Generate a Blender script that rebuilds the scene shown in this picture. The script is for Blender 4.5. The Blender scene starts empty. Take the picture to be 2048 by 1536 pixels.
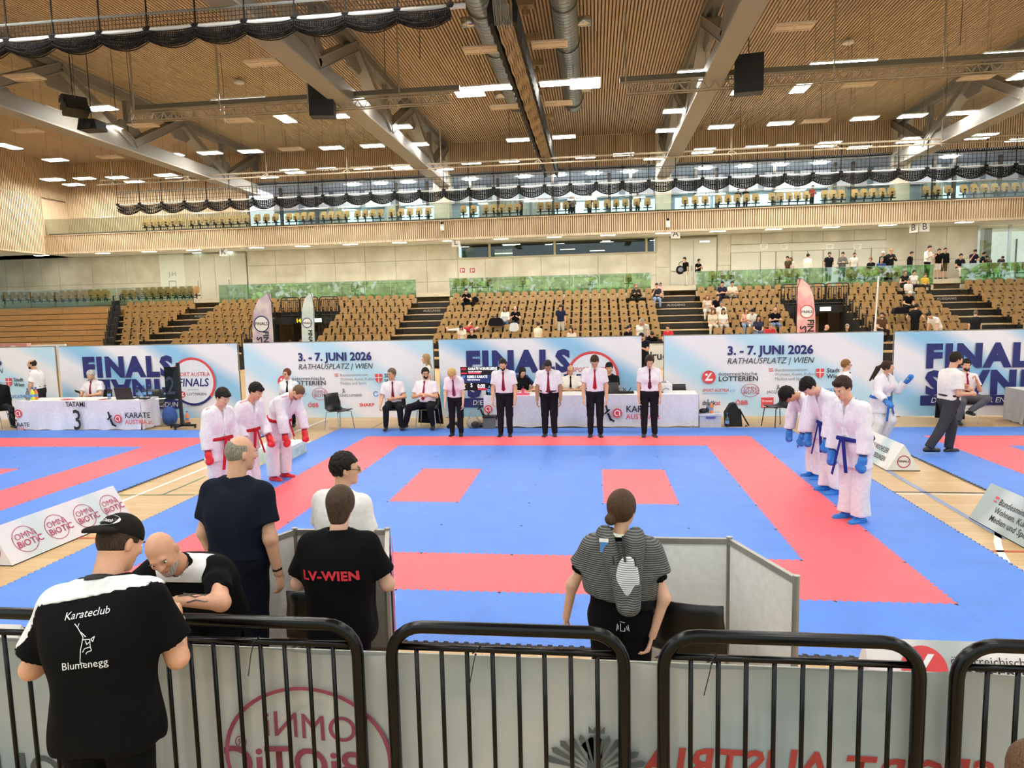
import bpy, bmesh, math, random
import numpy as np
from mathutils import Matrix, Vector

# ------------------------------------------------------------------ camera
CF, CC = 1367.78, np.array([.887, -6.1155, 2.6398])
def _rot(yaw, pitch, roll):
    cy, sy, cp, sp = math.cos(yaw), math.sin(yaw), math.cos(pitch), math.sin(pitch)
    f = np.array([-sy*cp, cy*cp, sp]); r = np.array([cy, sy, 0.]); u = np.cross(r, f)
    c, s = math.cos(roll), math.sin(roll)
    return np.array([c*r+s*u, -s*r+c*u, f])
CR = _rot(.1203, -.1057, -.0231)
def ray(x, y): return np.array([(x-1024)/CF, (768-y)/CF, 1.])@CR
def atz(x, y, z=0.):
    d = ray(x, y); return CC+(z-CC[2])/d[2]*d
def atY(x, y, Y):
    d = ray(x, y); return CC+(Y-CC[1])/d[1]*d
def atX(x, y, X):
    d = ray(x, y); return CC+(X-CC[0])/d[0]*d
def pxd(x, y, D): return CC+D*ray(x, y)

sc = bpy.context.scene
COL = sc.collection
cam = bpy.data.cameras.new('camera'); camo = bpy.data.objects.new('camera', cam); COL.objects.link(camo)
cam.sensor_width = 36; cam.lens = 36*CF/2048; cam.clip_end = 400; cam.clip_start = .05
m = Matrix(((CR[0][0], CR[1][0], -CR[2][0], CC[0]), (CR[0][1], CR[1][1], -CR[2][1], CC[1]),
            (CR[0][2], CR[1][2], -CR[2][2], CC[2]), (0, 0, 0, 1)))
camo.matrix_world = m; sc.camera = camo

# ------------------------------------------------------------------ world and exposure
W = bpy.data.worlds.new('world'); sc.world = W; W.use_nodes = True
bg = W.node_tree.nodes['Background']; bg.inputs[0].default_value = (.93, .97, 1., 1); bg.inputs[1].default_value = 1.1
vs = sc.view_settings; vs.view_transform = 'Standard'; vs.look = 'None'; vs.gamma = 1; vs.use_curve_mapping = False
vs.exposure = .5
# daylight outside: it reaches only the trees behind the photographer that mirror in the glass
sun = bpy.data.lights.new('sun', 'SUN'); sun.energy = 6.; sun.angle = .01; sun.color = (1, .97, .9)
suno = bpy.data.objects.new('sun', sun); COL.objects.link(suno); suno.rotation_euler = (math.radians(-52), 0, 0)
LAMP = 60.0      # radiance of the lit ceiling panels
try:
    sc.cycles.use_denoising = True; sc.cycles.max_bounces = 6; sc.cycles.diffuse_bounces = 4
    sc.cycles.transparent_max_bounces = 10; sc.cycles.sample_clamp_indirect = 6
except Exception: pass
random.seed(4)

# ------------------------------------------------------------------ materials
def s2l(c):
    if isinstance(c, str): c = [int(c[i:i+2], 16)/255 for i in (0, 2, 4)]
    return tuple(((v+.055)/1.055)**2.4 if v > .04045 else v/12.92 for v in c)
MATS = {}
def M(name, col=None, rough=.6, metal=0., var=.06, scale=18., bump=0., bscale=None, emit=0., coat=0.):
    """plain procedural material: noise-varied colour and optional fine relief"""
    if name in MATS: return MATS[name]
    m = bpy.data.materials.new(name); m.use_nodes = True; nt = m.node_tree; N = nt.nodes; L = nt.links
    b = N['Principled BSDF']; c = s2l(col)
    b.inputs['Roughness'].default_value = rough; b.inputs['Metallic'].default_value = metal
    if coat: b.inputs['Coat Weight'].default_value = coat
    tc = N.new('ShaderNodeTexCoord'); nz = N.new('ShaderNodeTexNoise'); nz.inputs['Scale'].default_value = scale
    nz.inputs['Detail'].default_value = 4; L.new(tc.outputs['Object'], nz.inputs['Vector'])
    r = N.new('ShaderNodeValToRGB')
    r.color_ramp.elements[0].position = .3; r.color_ramp.elements[1].position = .7
    r.color_ramp.elements[0].color = tuple(v*(1-var) for v in c)+(1,)
    r.color_ramp.elements[1].color = tuple(min(1, v*(1+var)) for v in c)+(1,)
    L.new(nz.outputs[0], r.inputs[0]); L.new(r.outputs[0], b.inputs['Base Color'])
    if bump:
        n2 = N.new('ShaderNodeTexNoise'); n2.inputs['Scale'].default_value = bscale or scale*4
        L.new(tc.outputs['Object'], n2.inputs['Vector'])
        bp = N.new('ShaderNodeBump'); bp.inputs['Strength'].default_value = bump; bp.inputs['Distance'].default_value = .01
        L.new(n2.outputs[0], bp.inputs['Height']); L.new(bp.outputs[0], b.inputs['Normal'])
    if emit:
        b.inputs['Emission Color'].default_value = c+(1,); b.inputs['Emission Strength'].default_value = emit
    MATS[name] = m; m.diffuse_color = c+(1,)
    return m
def nodes(name):
    m = bpy.data.materials.new(name); m.use_nodes = True; MATS[name] = m
    return m, m.node_tree.nodes, m.node_tree.links, m.node_tree.nodes['Principled BSDF']

# ------------------------------------------------------------------ mesh helpers
class MB:
    """collects shapes (with a material index each) and builds them as ONE mesh object"""
    def __init__(s): s.v = []; s.f = []; s.mi = []; s.n = 0
    def add(s, v, f, mi=0):
        v = np.asarray(v, float).reshape(-1, 3); s.v.append(v); o = s.n; s.n += len(v)
        for q in f: s.f.append(tuple(int(i)+o for i in q)); s.mi.append(mi)
        return s
    def box(s, x0, x1, y0, y1, z0, z1, mi=0):
        v = [(x, y, z) for z in (z0, z1) for y in (y0, y1) for x in (x0, x1)]
        return s.add(v, [(0, 2, 3, 1), (4, 5, 7, 6), (0, 1, 5, 4), (2, 6, 7, 3), (0, 4, 6, 2), (1, 3, 7, 5)], mi)
    def bar(s, a, b, w, h, up=(0, 0, 1), mi=0):
        a, b, up = np.array(a, float), np.array(b, float), np.array(up, float)
        d = b-a; d /= np.linalg.norm(d); r = np.cross(d, up)
        if np.linalg.norm(r) < 1e-6: r = np.cross(d, (1, 0, 0))
        r /= np.linalg.norm(r); u = np.cross(r, d)
        v = [p+r*i*w/2+u*j*h/2 for p in (a, b) for j in (-1, 1) for i in (-1, 1)]
        return s.add(v, [(0, 1, 3, 2), (4, 6, 7, 5), (0, 4, 5, 1), (2, 3, 7, 6), (0, 2, 6, 4), (1, 5, 7, 3)], mi)
    def tube(s, pts, r, n=8, caps=True, mi=0, closed=False, flat=1.):
        pts = [np.array(p, float) for p in pts]; rs = r if hasattr(r, '__len__') else [r]*len(pts)
        V = []; F = []; up = None; k = len(pts)
        for i, p in enumerate(pts):
            if closed: d = pts[(i+1) % k]-pts[i-1]
            else: d = pts[min(i+1, k-1)]-pts[max(i-1, 0)]
            d = d/max(1e-9, np.linalg.norm(d))
            if up is None: up = np.array((0, 0, 1.)) if abs(d[2]) < .9 else np.array((0, 1., 0))
            x = np.cross(d, up); x /= max(1e-9, np.linalg.norm(x)); up = np.cross(x, d)
            for j in range(n):
                t = 2*math.pi*j/n; V.append(p+rs[i]*(math.cos(t)*x+flat*math.sin(t)*up))
        for i in range(k if closed else k-1):
            a, b = i*n, ((i+1) % k)*n
            for j in range(n): F.append((a+j, a+(j+1) % n, b+(j+1) % n, b+j))
        if caps and not closed:
            F.append(tuple(range(n-1, -1, -1))); F.append(tuple((k-1)*n+j for j in range(n)))
        return s.add(V, F, mi)
    def prism(s, poly, a0, a1, axis='y', mi=0):
        """poly in the two other axes, extruded along axis"""
        n = len(poly); V = []
        for a in (a0, a1):
            for p, q in poly:
                V.append({'y': (p, a, q), 'x': (a, p, q), 'z': (p, q, a)}[axis])
        F = [tuple(range(n)), tuple(range(2*n-1, n-1, -1))]+[(i, i+n, (i+1) % n+n, (i+1) % n) for i in range(n)]
        return s.add(V, F, mi)
    def lathe(s, prof, c=(0, 0, 0), n=12, mi=0):
        V = []; F = []
        for r, z in prof:
            for j in range(n):
                t = 2*math.pi*j/n; V.append((c[0]+r*math.cos(t), c[1]+r*math.sin(t), c[2]+z))
        for i in range(len(prof)-1):
            for j in range(n): F.append((i*n+j, i*n+(j+1) % n, (i+1)*n+(j+1) % n, (i+1)*n+j))
        F.append(tuple(range(n-1, -1, -1))); F.append(tuple((len(prof)-1)*n+j for j in range(n)))
        return s.add(V, F, mi)
    def ball(s, c, r, n=10, mi=0):
        r = r if hasattr(r, '__len__') else (r, r, r); V = []; F = []; k = n//2
        for i in range(k+1):
            a = math.pi*i/k
            for j in range(n):
                t = 2*math.pi*j/n
                V.append((c[0]+r[0]*math.sin(a)*math.cos(t), c[1]+r[1]*math.sin(a)*math.sin(t), c[2]+r[2]*math.cos(a)))
        for i in range(k):
            for j in range(n): F.append((i*n+j, (i+1)*n+j, (i+1)*n+(j+1) % n, i*n+(j+1) % n))
        return s.add(V, F, mi)
    def mesh(s, name, smooth=False):
        me = bpy.data.meshes.new(name)
        V = np.concatenate(s.v) if s.v else np.zeros((0, 3))
        me.from_pydata(V.tolist(), [], s.f)
        if len(set(s.mi)) > 1: me.polygons.foreach_set('material_index', s.mi)
        if smooth: me.polygons.foreach_set('use_smooth', [True]*len(me.polygons))
        me.update(); return me
    def build(s, name, mat, parent=None, smooth=False, loc=None):
        return put(name, s.mesh(name, smooth), mat, parent, loc)
def put(name, me, mat, parent=None, loc=None, rot=None):
    o = bpy.data.objects.new(name, me); COL.objects.link(o)
    mats = mat if isinstance(mat, (list, tuple)) else [mat]
    if me is not None and not me.materials:
        for x in mats: me.materials.append(x)
    elif me is not None and mats[0] is not None and list(me.materials) != list(mats):
        for i, x in enumerate(mats[:len(me.materials)]):
            o.material_slots[i].link = 'OBJECT'; o.material_slots[i].material = x
    if parent: o.parent = parent
    if loc is not None: o.location = loc
    if rot is not None: o.rotation_euler = rot
    return o
def tag(o, label, cat, group=None):
    o['label'] = label; o['category'] = cat
    if group: o['group'] = group
    return o
def empty(name, loc=(0, 0, 0), rz=0., label=None, cat=None, group=None):
    o = bpy.data.objects.new(name, None); COL.objects.link(o); o.location = loc; o.rotation_euler = (0, 0, rz)
    o.empty_display_size = .1
    if label: tag(o, label, cat, group)
    return o
def struct(o): o['kind'] = 'structure'; return o
def stuff(o): o['kind'] = 'stuff'; return o
def copy_tree(o, parent=None):
    c = o.copy(); COL.objects.link(c)
    if parent: c.parent = parent
    for ch in o.children: copy_tree(ch, c)
    return c
_ORD = 'first second third fourth fifth sixth seventh eighth ninth tenth eleventh twelfth thirteenth fourteenth fifteenth sixteenth seventeenth eighteenth nineteenth twentieth'.split()
def ordw(i):
    if i < 20: return _ORD[i]
    return ('twenty' if i < 29 else 'thirty')+'-'+_ORD[(i+1) % 10-1] if (i+1) % 10 else 'thirtieth'

# ------------------------------------------------------------------ lettering (built-in font, turned into flat meshes)
_TXT = {}; _TS = bpy.data.scenes.new('lettering_workshop')
def textmesh(body, size=1., bold=0., shear=0., sx=1., align='LEFT', space=1., mirror=False, res=2):
    key = (body, size, bold, shear, sx, align, space, mirror, res)
    if key in _TXT: return _TXT[key]
    cu = bpy.data.curves.new('t', 'FONT'); cu.body = body; cu.size = size; cu.offset = bold*size; cu.shear = shear
    cu.align_x = align; cu.space_character = space; cu.resolution_u = res; cu.fill_mode = 'FRONT'
    o = bpy.data.objects.new('t', cu); _TS.collection.objects.link(o)
    with bpy.context.temp_override(scene=_TS, view_layer=_TS.view_layers[0]): dg = bpy.context.evaluated_depsgraph_get()
    me = bpy.data.meshes.new_from_object(o.evaluated_get(dg))
    me.name = 'lettering'
    bpy.data.objects.remove(o); bpy.data.curves.remove(cu)
    n = len(me.vertices); v = np.empty(n*3); me.vertices.foreach_get('co', v); v = v.reshape(-1, 3)
    v[:, 0] *= sx*(-1 if mirror else 1); me.vertices.foreach_set('co', v.ravel()); me.update()
    _TXT[key] = me
    return me
def text(body, mat, parent, loc, size, rot=(math.pi/2, 0, 0), name='lettering', **k):
    """flat lettering placed in the parent's frame; default reads from -Y"""
    o = put(name, textmesh(body, size, **k), mat, parent, loc, rot)
    return o
def ring(mb, c, r0, r1, n=36, plane='xz', a0=0., a1=2*math.pi, y=0., mi=0, sx=1.):
    V = []; F = []; full = abs(a1-a0-2*math.pi) < 1e-6; k = n if full else n+1
    for j in range(k):
        t = a0+(a1-a0)*j/n
        for r in (r0, r1):
            p, q = c[0]+sx*r*math.cos(t), c[1]+r*math.sin(t)
            V.append((p, y, q) if plane == 'xz' else (p, q, y))
    for j in range(n):
        a, b = 2*j, 2*((j+1) % k); F.append((a, a+1, b+1, b))
    mb.add(V, F, mi)
def disc(mb, c, r, n=28, y=0., mi=0, sx=1.):
    mb.add([(c[0]+sx*r*math.cos(2*math.pi*j/n), y, c[1]+r*math.sin(2*math.pi*j/n)) for j in range(n)], [tuple(range(n))], mi)
def poly(mb, pts, y=0., mi=0): mb.add([(p, y, q) for p, q in pts], [tuple(range(len(pts)))], mi)
# ================================================================== surface materials
def wood_floor():
    m, N, L, b = nodes('wood_floor')
    tc = N.new('ShaderNodeTexCoord'); mp = N.new('ShaderNodeMapping'); L.new(tc.outputs['Object'], mp.inputs[0])
    br = N.new('ShaderNodeTexBrick'); br.offset = .37; br.inputs['Scale'].default_value = 1
    br.inputs['Brick Width'].default_value = 1.9; br.inputs['Row Height'].default_value = .13; br.inputs['Mortar Size'].default_value = .0025
    br.inputs['Color1'].default_value = s2l('dcbb87')+(1,); br.inputs['Color2'].default_value = s2l('d0aa74')+(1,)
    br.inputs['Mortar'].default_value = s2l('a98455')+(1,)
    L.new(mp.outputs[0], br.inputs['Vector'])
    nz = N.new('ShaderNodeTexNoise'); m2 = N.new('ShaderNodeMapping'); m2.inputs['Scale'].default_value = (.8, 22, 1)
    L.new(tc.outputs['Object'], m2.inputs[0]); L.new(m2.outputs[0], nz.inputs['Vector']); nz.inputs['Detail'].default_value = 5
    mx = N.new('ShaderNodeMix'); mx.data_type = 'RGBA'; mx.blend_type = 'MULTIPLY'; mx.inputs[0].default_value = .35
    L.new(br.outputs[0], mx.inputs[6]); L.new(nz.outputs[0], mx.inputs[7])
    L.new(mx.outputs[2], b.inputs['Base Color']); b.inputs['Roughness'].default_value = .38
    return m
def concrete():
    m, N, L, b = nodes('concrete')
    tc = N.new('ShaderNodeTexCoord'); nz = N.new('ShaderNodeTexNoise'); nz.inputs['Scale'].default_value = .9; nz.inputs['Detail'].default_value = 8
    g = N.new('ShaderNodeNewGeometry'); L.new(g.outputs['Position'], nz.inputs['Vector'])
    r = N.new('ShaderNodeValToRGB'); r.color_ramp.elements[0].position = .35; r.color_ramp.elements[1].position = .68
    r.color_ramp.elements[0].color = s2l('bfb7a4')+(1,); r.color_ramp.elements[1].color = s2l('d8d1bf')+(1,)
    L.new(nz.outputs[0], r.inputs[0]); L.new(r.outputs[0], b.inputs['Base Color']); b.inputs['Roughness'].default_value = .8
    return m
def wood(name, c1, c2, stretch=(1, 1, 14), rough=.55, scale=2.):
    m, N, L, b = nodes(name)
    g = N.new('ShaderNodeNewGeometry'); mp = N.new('ShaderNodeMapping'); mp.inputs['Scale'].default_value = stretch
    L.new(g.outputs['Position'], mp.inputs[0]); nz = N.new('ShaderNodeTexNoise'); nz.inputs['Scale'].default_value = scale; nz.inputs['Detail'].default_value = 6
    L.new(mp.outputs[0], nz.inputs['Vector']); r = N.new('ShaderNodeValToRGB')
    r.color_ramp.elements[0].position = .3; r.color_ramp.elements[1].position = .72
    r.color_ramp.elements[0].color = s2l(c1)+(1,); r.color_ramp.elements[1].color = s2l(c2)+(1,)
    L.new(nz.outputs[0], r.inputs[0]); L.new(r.outputs[0], b.inputs['Base Color']); b.inputs['Roughness'].default_value = rough
    return m
def glass(name, refl=.10, tint='eef7f2', tr=.95):
    m = bpy.data.materials.new(name); m.use_nodes = True; MATS[name] = m; N = m.node_tree.nodes; L = m.node_tree.links
    N.remove(N['Principled BSDF']); o = N['Material Output']
    t = N.new('ShaderNodeBsdfTransparent'); t.inputs[0].default_value = tuple(v*tr for v in s2l(tint))+(1,)
    gl = N.new('ShaderNodeBsdfGlossy'); gl.inputs['Roughness'].default_value = .02; gl.inputs[0].default_value = s2l(tint)+(1,)
    fr = N.new('ShaderNodeLayerWeight'); pw = N.new('ShaderNodeMath'); pw.operation = 'POWER'; pw.inputs[1].default_value = 5; L.new(fr.outputs['Facing'], pw.inputs[0])
    mth = N.new('ShaderNodeMath'); mth.operation = 'MULTIPLY_ADD'; mth.inputs[1].default_value = 1-refl; mth.inputs[2].default_value = refl; L.new(pw.outputs[0], mth.inputs[0]); mth.use_clamp = True
    mx = N.new('ShaderNodeMixShader'); L.new(mth.outputs[0], mx.inputs[0]); L.new(t.outputs[0], mx.inputs[1]); L.new(gl.outputs[0], mx.inputs[2])
    L.new(mx.outputs[0], o.inputs[0]); return m
FLOORW = wood_floor(); CONC = concrete()
SLAT = wood('slat_wood', 'c9ac88', 'dac2a2', (3, 3, .6), .6, 3.)
SLATBACK = M('slat_backing', '7d654e', .8)
CEILW = wood('ceiling_slat_wood', 'b9a182', 'c9b294', (4, .5, 4), .6, 2.)
BENCHW = wood('bench_board_wood', 'b0814a', 'c79a5e', (.6, 3, 12), .5, 2.)
TREADW = wood('tread_wood', 'b3935f', 'c7a874', (.6, 8, 8), .55, 2.)
SEATW = wood('seat_plywood', '9d7a49', 'b18c57', (5, 5, 1.2), .5, 3.)
STEEL = M('grey_painted_steel', '7d7870', .6, .0, .05)
WHITE = M('white_paint', 'e9e9e6', .5)
SOFFIT = M('soffit_plaster', 'dedbd0', .7)
BLACK = M('black_metal', '060606', .45, .0)
DARK = M('dark_panel', '1b1714', .6)
PALE = M('pale_door_panel', 'd3cfc0', .55)
GLASS = glass('balustrade_glass', .22, 'e4f2ea', .92)
GLASSU = glass('gallery_glass', .05, 'eaf2ee', .9)
GLASSW = glass('window_glass', .045, 'e6f0f0', .9)
LIT = M('lit_panel', 'fffdf6', .5, emit=LAMP)
DOWN = M('lit_downlight', 'fff6e0', .5, emit=32.)
CHROME = M('chrome', 'c9c9c9', .2, .9)

# ================================================================== floor and painted court lines
floor = struct(MB().box(-44, 44, -14, 46, -.2, 0).build('floor', FLOORW))
def line(pts, w, col, name='court_line'):
    P = [atz(*p) if len(p) == 2 else np.array(p, float) for p in pts]; mb = MB()
    for a, b in zip(P[:-1], P[1:]):
        d = b-a; n = np.array((-d[1], d[0], 0)); n = n/np.linalg.norm(n)*w/2
        q = [a-n, b-n, b+n, a+n]
        mb.add([(p[0], p[1], .003) for p in q], [(0, 1, 2, 3)])
    return mb.build(name, col, floor)
LW = M('white_line_paint', 'f2efe6', .45); LG = M('green_line_paint', '5d7a55', .45); LR = M('red_line_paint', 'c85c3c', .45)
LB = M('blue_line_paint', '7f8fb0', .45); LK = M('black_line_paint', '2b2926', .45); LBR = M('brown_line_paint', '9a6a4c', .45)
line([(236, 1006), (655, 838)], .06, LW); line([(225, 990), (390, 990)], .04, LG); line([(325, 990), (412, 953)], .04, LG)
line([(60, 1077), (200, 1076)], .05, LR); line([(1965, 1102), (2120, 1105)], .05, LR)
line([(1690, 892), (2010, 1078)], .08, LB); line([(1785, 984), (1990, 986.5)], .05, LK); line([(1788, 987.5), (1990, 990)], .03, LW)
line([(1800, 921), (1845, 922)], .04, LB); line([(742, 858), (778, 839)], .04, LBR); line([(585, 884), (640, 884)], .06, LW)
line([(2042, 1003), (2025, 1018), (2006, 1040), (1996, 1065), (1995, 1085), (2001, 1105), (2014, 1126), (2032, 1146), (2070, 1175)], .07, LW)
line([(0, 838.6), (90, 838)], .06, LW)

# ================================================================== back of the hall: concourse, concrete wall, gallery
YW, YF, ZC, ZS, ZT = 37., 34.6, 3.85, 6.96, 8.1
def wx(px, Y=YW): return float(atY(px, 540, Y)[0])
wall = struct(MB().box(-44, wx(916), YW+.06, YW+.4, 0, ZS).box(wx(916), wx(1312), YW+.06, YW+.4, 0, 6.06).box(wx(1312), wx(1952), YW+.06, YW+.4, 0, ZS).box(wx(1952), 36, YW+.06, YW+.4, 0, ZC-.2).build('wall_back', M('joint_concrete', '8f856c', .9)))  # darker concrete behind the panels, showing in their joints
def panels(x0, x1, z0, z1, n, nz=2, mat=CONC, name='concrete_panel', y=YW, par=None, th=.06, gap=.02):
    me = {}
    for i in range(n):
        for j in range(nz):
            w, h = (x1-x0)/n, (z1-z0)/nz; k = (round(w, 3), round(h, 3))
            if k not in me:
                me[k] = MB().box(-w/2+gap/2, w/2-gap/2, 0, th, -h/2+gap/2, h/2-gap/2).mesh(name)
            put(name, me[k], mat, par or wall, (x0+(i+.5)*w, y, z0+(j+.5)*h))
panels(-43.2, wx(118), ZC-.6, ZS, 6); panels(wx(118), wx(320), ZC-.6, ZS, 3); panels(wx(493), wx(916), ZC-.6, 6.0, 7)
panels(wx(493), wx(916), 6.0, ZS, 7, 1); panels(wx(916), wx(1312), ZC-.6, 6.06, 7); panels(wx(1312), wx(1339), ZC-.6, ZS, 1)
panels(wx(1433), wx(1461), ZC-.6, ZS, 1); panels(wx(1461), wx(1770), 6.32, ZS, 5, 1); panels(wx(1770), wx(1952), ZC-.6, ZS, 3)
# white sign panel beside the doors at the left, its faint lettering
jp = MB().box(wx(320), wx(369), YW-.02, YW+.05, ZC-.4, ZS-.02).build('trim_1', M('white_lacquer_panel', 'e4e6da', .35)); struct(jp)
GREYP = M('grey_print', '9fa39a', .6)
text('J-H', GREYP, jp, (wx(337), YW-.025, 5.5), .42, name='lettering', bold=.01)
f = MB()
for a, b, c, d in ((336, 351, 4.62, 4.68), (336, 351, 5.13, 5.19), (336, 337.3, 4.62, 5.19), (349.7, 351, 4.62, 5.19)):
    f.box(wx(a), wx(b), YW-.03, YW-.021, c, d)
f.build('pictogram', GREYP, jp)
def leafdoor(n, x0, x1, z0, z1, leaves, handles=True, bar=True):
    d = empty('door_%d' % n, ((x0+x1)/2, YW, z0)); struct(d); cx = (x0+x1)/2
    MB().box(x0-cx-.08, x1-cx+.08, 0., .05, 0, z1-z0+.08).build('door_frame', M('door_frame_paint', 'bdb8a6', .5), d)
    w = (x1-x0)/leaves
    for i in range(leaves):
        MB().box(-w/2+.012, w/2-.012, -.05, 0, .02, z1-z0).build('door_leaf', PALE, d, loc=(x0-cx+(i+.5)*w, 0, 0))
        if handles and i % 2 == 0 or leaves == 2:
            MB().tube([(0, -.06, 1.0), (0, -.12, 1.0), (0, -.12, 1.28), (0, -.06, 1.28)], .02, 6).build('door_handle', CHROME, d, loc=(x0-cx+(i+1)*w-.12 if i % 2 == 0 else x0-cx+i*w+.12, 0, 0))
    return d
leafdoor(1, wx(369), wx(493), ZC, ZS-.12, 4)
dA = leafdoor(2, wx(1341), wx(1432), ZC, 6.75, 2)
MB().box(-1.35, -.2, -.16, -.08, 1.02, 1.12).build('push_bar', PALE, dA); MB().box(.35, .95, -.12, -.05, 2.66, 2.76).build('door_closer', CHROME, dA)
# folding store doors with paper notices
sd = empty('door_3', (wx(1461), YW, ZC)); struct(sd); sw = wx(1770)-wx(1461); o0 = wx(1461)
MB().box(0, sw, -.02, .04, 2.0, 2.45).build('door_header', PALE, sd)
me = MB().box(-.01, -.01+1.15-.03, -.04, .02, 0, 1.98).mesh('door_leaf')
for i, px in enumerate((1461, 1520, 1551, 1583, 1614, 1645, 1677, 1709, 1741)):
    nx = (1461, 1520, 1551, 1583, 1614, 1645, 1677, 1709, 1741, 1770)[i+1]
    MB().box(wx(px)-o0+.02, wx(nx)-o0-.02, -.04, .02, 0, 1.98).build('door_leaf', PALE, sd)
NOTE = M('paper_notice', 'e8e6dc', .7)
for px in (1528, 1568, 1660, 1715):
    q = atY(px, 493, YW-.03); nt = MB().box(-.22, .22, 0, .008, -.16, .16).build('paper_notice', NOTE, loc=(q[0], YW-.03, q[2]))
    tag(nt, {1528: 'white paper notice at left end over the pale folding doors', 1568: 'second white paper notice over the pale folding doors', 1660: 'third white paper notice over the pale folding doors', 1715: 'rightmost white paper notice over the pale folding doors'}[px], 'notice')
    p = MB(); [p.box(-.15, .15-.04*k, -.004, -.001, .06-.07*k, .085-.07*k) for k in range(3)]; p.build('lettering', GREYP, nt)
# fire-hose cabinet flush in the wall
q0, q1 = atY(917, 538, YW), atY(956, 560, YW)
fc = MB().box(q0[0], q1[0], YW-.05, YW-.02, q1[2], q0[2]).build('hose_cabinet', PALE); tag(fc, 'pale wall cabinet with two small red fire pictograms', 'cabinet')
RED = M('sign_red', 'b3303a', .5)
for px in (925, 945):
    c = atY(px, 541, YW); MB().box(c[0]-.16, c[0]+.16, YW-.06, YW-.051, c[2]-.14, c[2]+.14).build('fire_pictogram', RED, fc)
    MB().box(c[0]-.1, c[0]-.02, YW-.066, YW-.061, c[2]-.1, c[2]+.1).box(c[0]+.02, c[0]+.1, YW-.066, YW-.061, c[2]-.05, c[2]+.08).build('pictogram_mark', WHITE, fc)
# control-room window band
wb = empty('window_1', (wx(916), YW, 6.08)); struct(wb); wl = wx(1312)-wx(916)
r = MB(); r.box(0, wl, 1.4, 1.5, -.1, 1.1); r.box(0, wl, .05, 1.5, .88, .95); r.box(0, wl, .05, 1., -.06, -.01); r.build('room_lining', M('control_room_dark', '3a3630', .8), wb)
for a, b in ((917, 977), (983, 1107), (1113, 1290), (1296, 1311)):
    MB().box(wx(a)-wx(916), wx(b)-wx(916), .02, .04, 0, .84).build('pane', GLASSW, wb)
f = MB()
for px in (916, 980, 1110, 1293, 1312): f.box(wx(px)-wx(916)-.07, wx(px)-wx(916)+.07, -.02, .08, 0, .84)
f.box(-.07, wl+.07, -.04, .08, -.1, 0); f.box(-.07, wl+.07, -.02, .08, .82, .88); f.build('window_frame', M('bronze_frame', 'a89f88', .5, .2), wb)
for i, (a, b, h, mt) in enumerate(((924, 972, .7, DARK), (988, 1002, .5, PALE), (1003, 1024, .5, PALE), (1075, 1104, .72, DARK), (1117, 1165, .74, DARK), (1200, 1248, .62, DARK), (1262, 1284, .78, DARK))):
    MB().box(wx(a)-wx(916), wx(b)-wx(916), .5, .62, .04, h).build('console_panel', mt, wb)
for a, b, z in ((988, 1024, .2), (1090, 1104, .66), (1120, 1150, .32), (1180, 1210, .18), (1004, 1040, .74), (1205, 1222, .75)):
    MB().box(wx(a)-wx(916), wx(b)-wx(916), .48, .5, z, z+.05).build('strip_light', M('strip_glow', 'fff4dc', .5, emit=2.5), wb)
# glass corner room at the right
gr = empty('window_2', (wx(1952), YW, ZC)); struct(gr)
for a, b in ((1957, 2014), (2019, 2090)): MB().box(wx(a)-wx(1952), wx(b)-wx(1952), .03, .05, 0, 3.05).build('pane', GLASSW, gr)
f = MB(); [f.box(wx(p)-wx(1952)-.07, wx(p)-wx(1952)+.07, -.03, .1, 0, 3.08) for p in (1954, 2016.5, 2092)]; f.build('window_frame', CHROME, gr)
MB().box(wx(1996)-wx(1952), wx(2012)-wx(1952), 1.6, 2.4, -.2, 3.1).build('concrete_column', CONC, gr)
BRIGHTW = M('foyer_glow_wall', 'eef1ee', .7, emit=.55)  # the wall itself glows, standing in for the foyer's room light
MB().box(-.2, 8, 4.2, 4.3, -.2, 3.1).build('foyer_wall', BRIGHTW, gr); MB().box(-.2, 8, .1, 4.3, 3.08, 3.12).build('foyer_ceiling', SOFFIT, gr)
for a, z in ((1, .9), (2.6, .9), (4.4, .9), (1.8, 1.9)): MB().box(a, a+.06, 4.1, 4.19, 0, 2.6).build('mullion', STEEL, gr)

# concourse slab, soffit with downlights
struct(MB().box(-43, 36, 33.35, YW+.4, ZC-.25, ZC).build('floor_concourse', M('concourse_screed', 'cfc6ae', .6)))
sof = struct(MB().box(-43, 36, YF, YW+.4, ZS, ZS+.12).build('ceiling_concourse', SOFFIT))
DL = [(46, 507), (186, 504), (284, 501), (383, 499), (484, 490), (583, 487), (684, 484), (788, 481), (893, 478), (999, 475), (1107, 471), (1217, 465.5), (1330, 461.5), (1445, 456), (1563, 451), (1685, 446), (1806, 441), (1934, 443)]
for i, (a, b) in enumerate(DL):
    p = atz(a, b, ZS); p[1] = min(max(p[1], YF+.4), YW-.6)
    o = empty('downlight', (p[0], p[1], ZS-.012)); tag(o, 'square soffit downlight under the gallery, %s from the left' % ordw(i), 'downlight', 'soffit downlights')
    MB().box(-.46, .46, -.17, .17, 0, .012).build('frame', WHITE, o); MB().box(-.42, .42, -.14, .14, -.006, 0).build('diffuser', DOWN, o)
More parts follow.
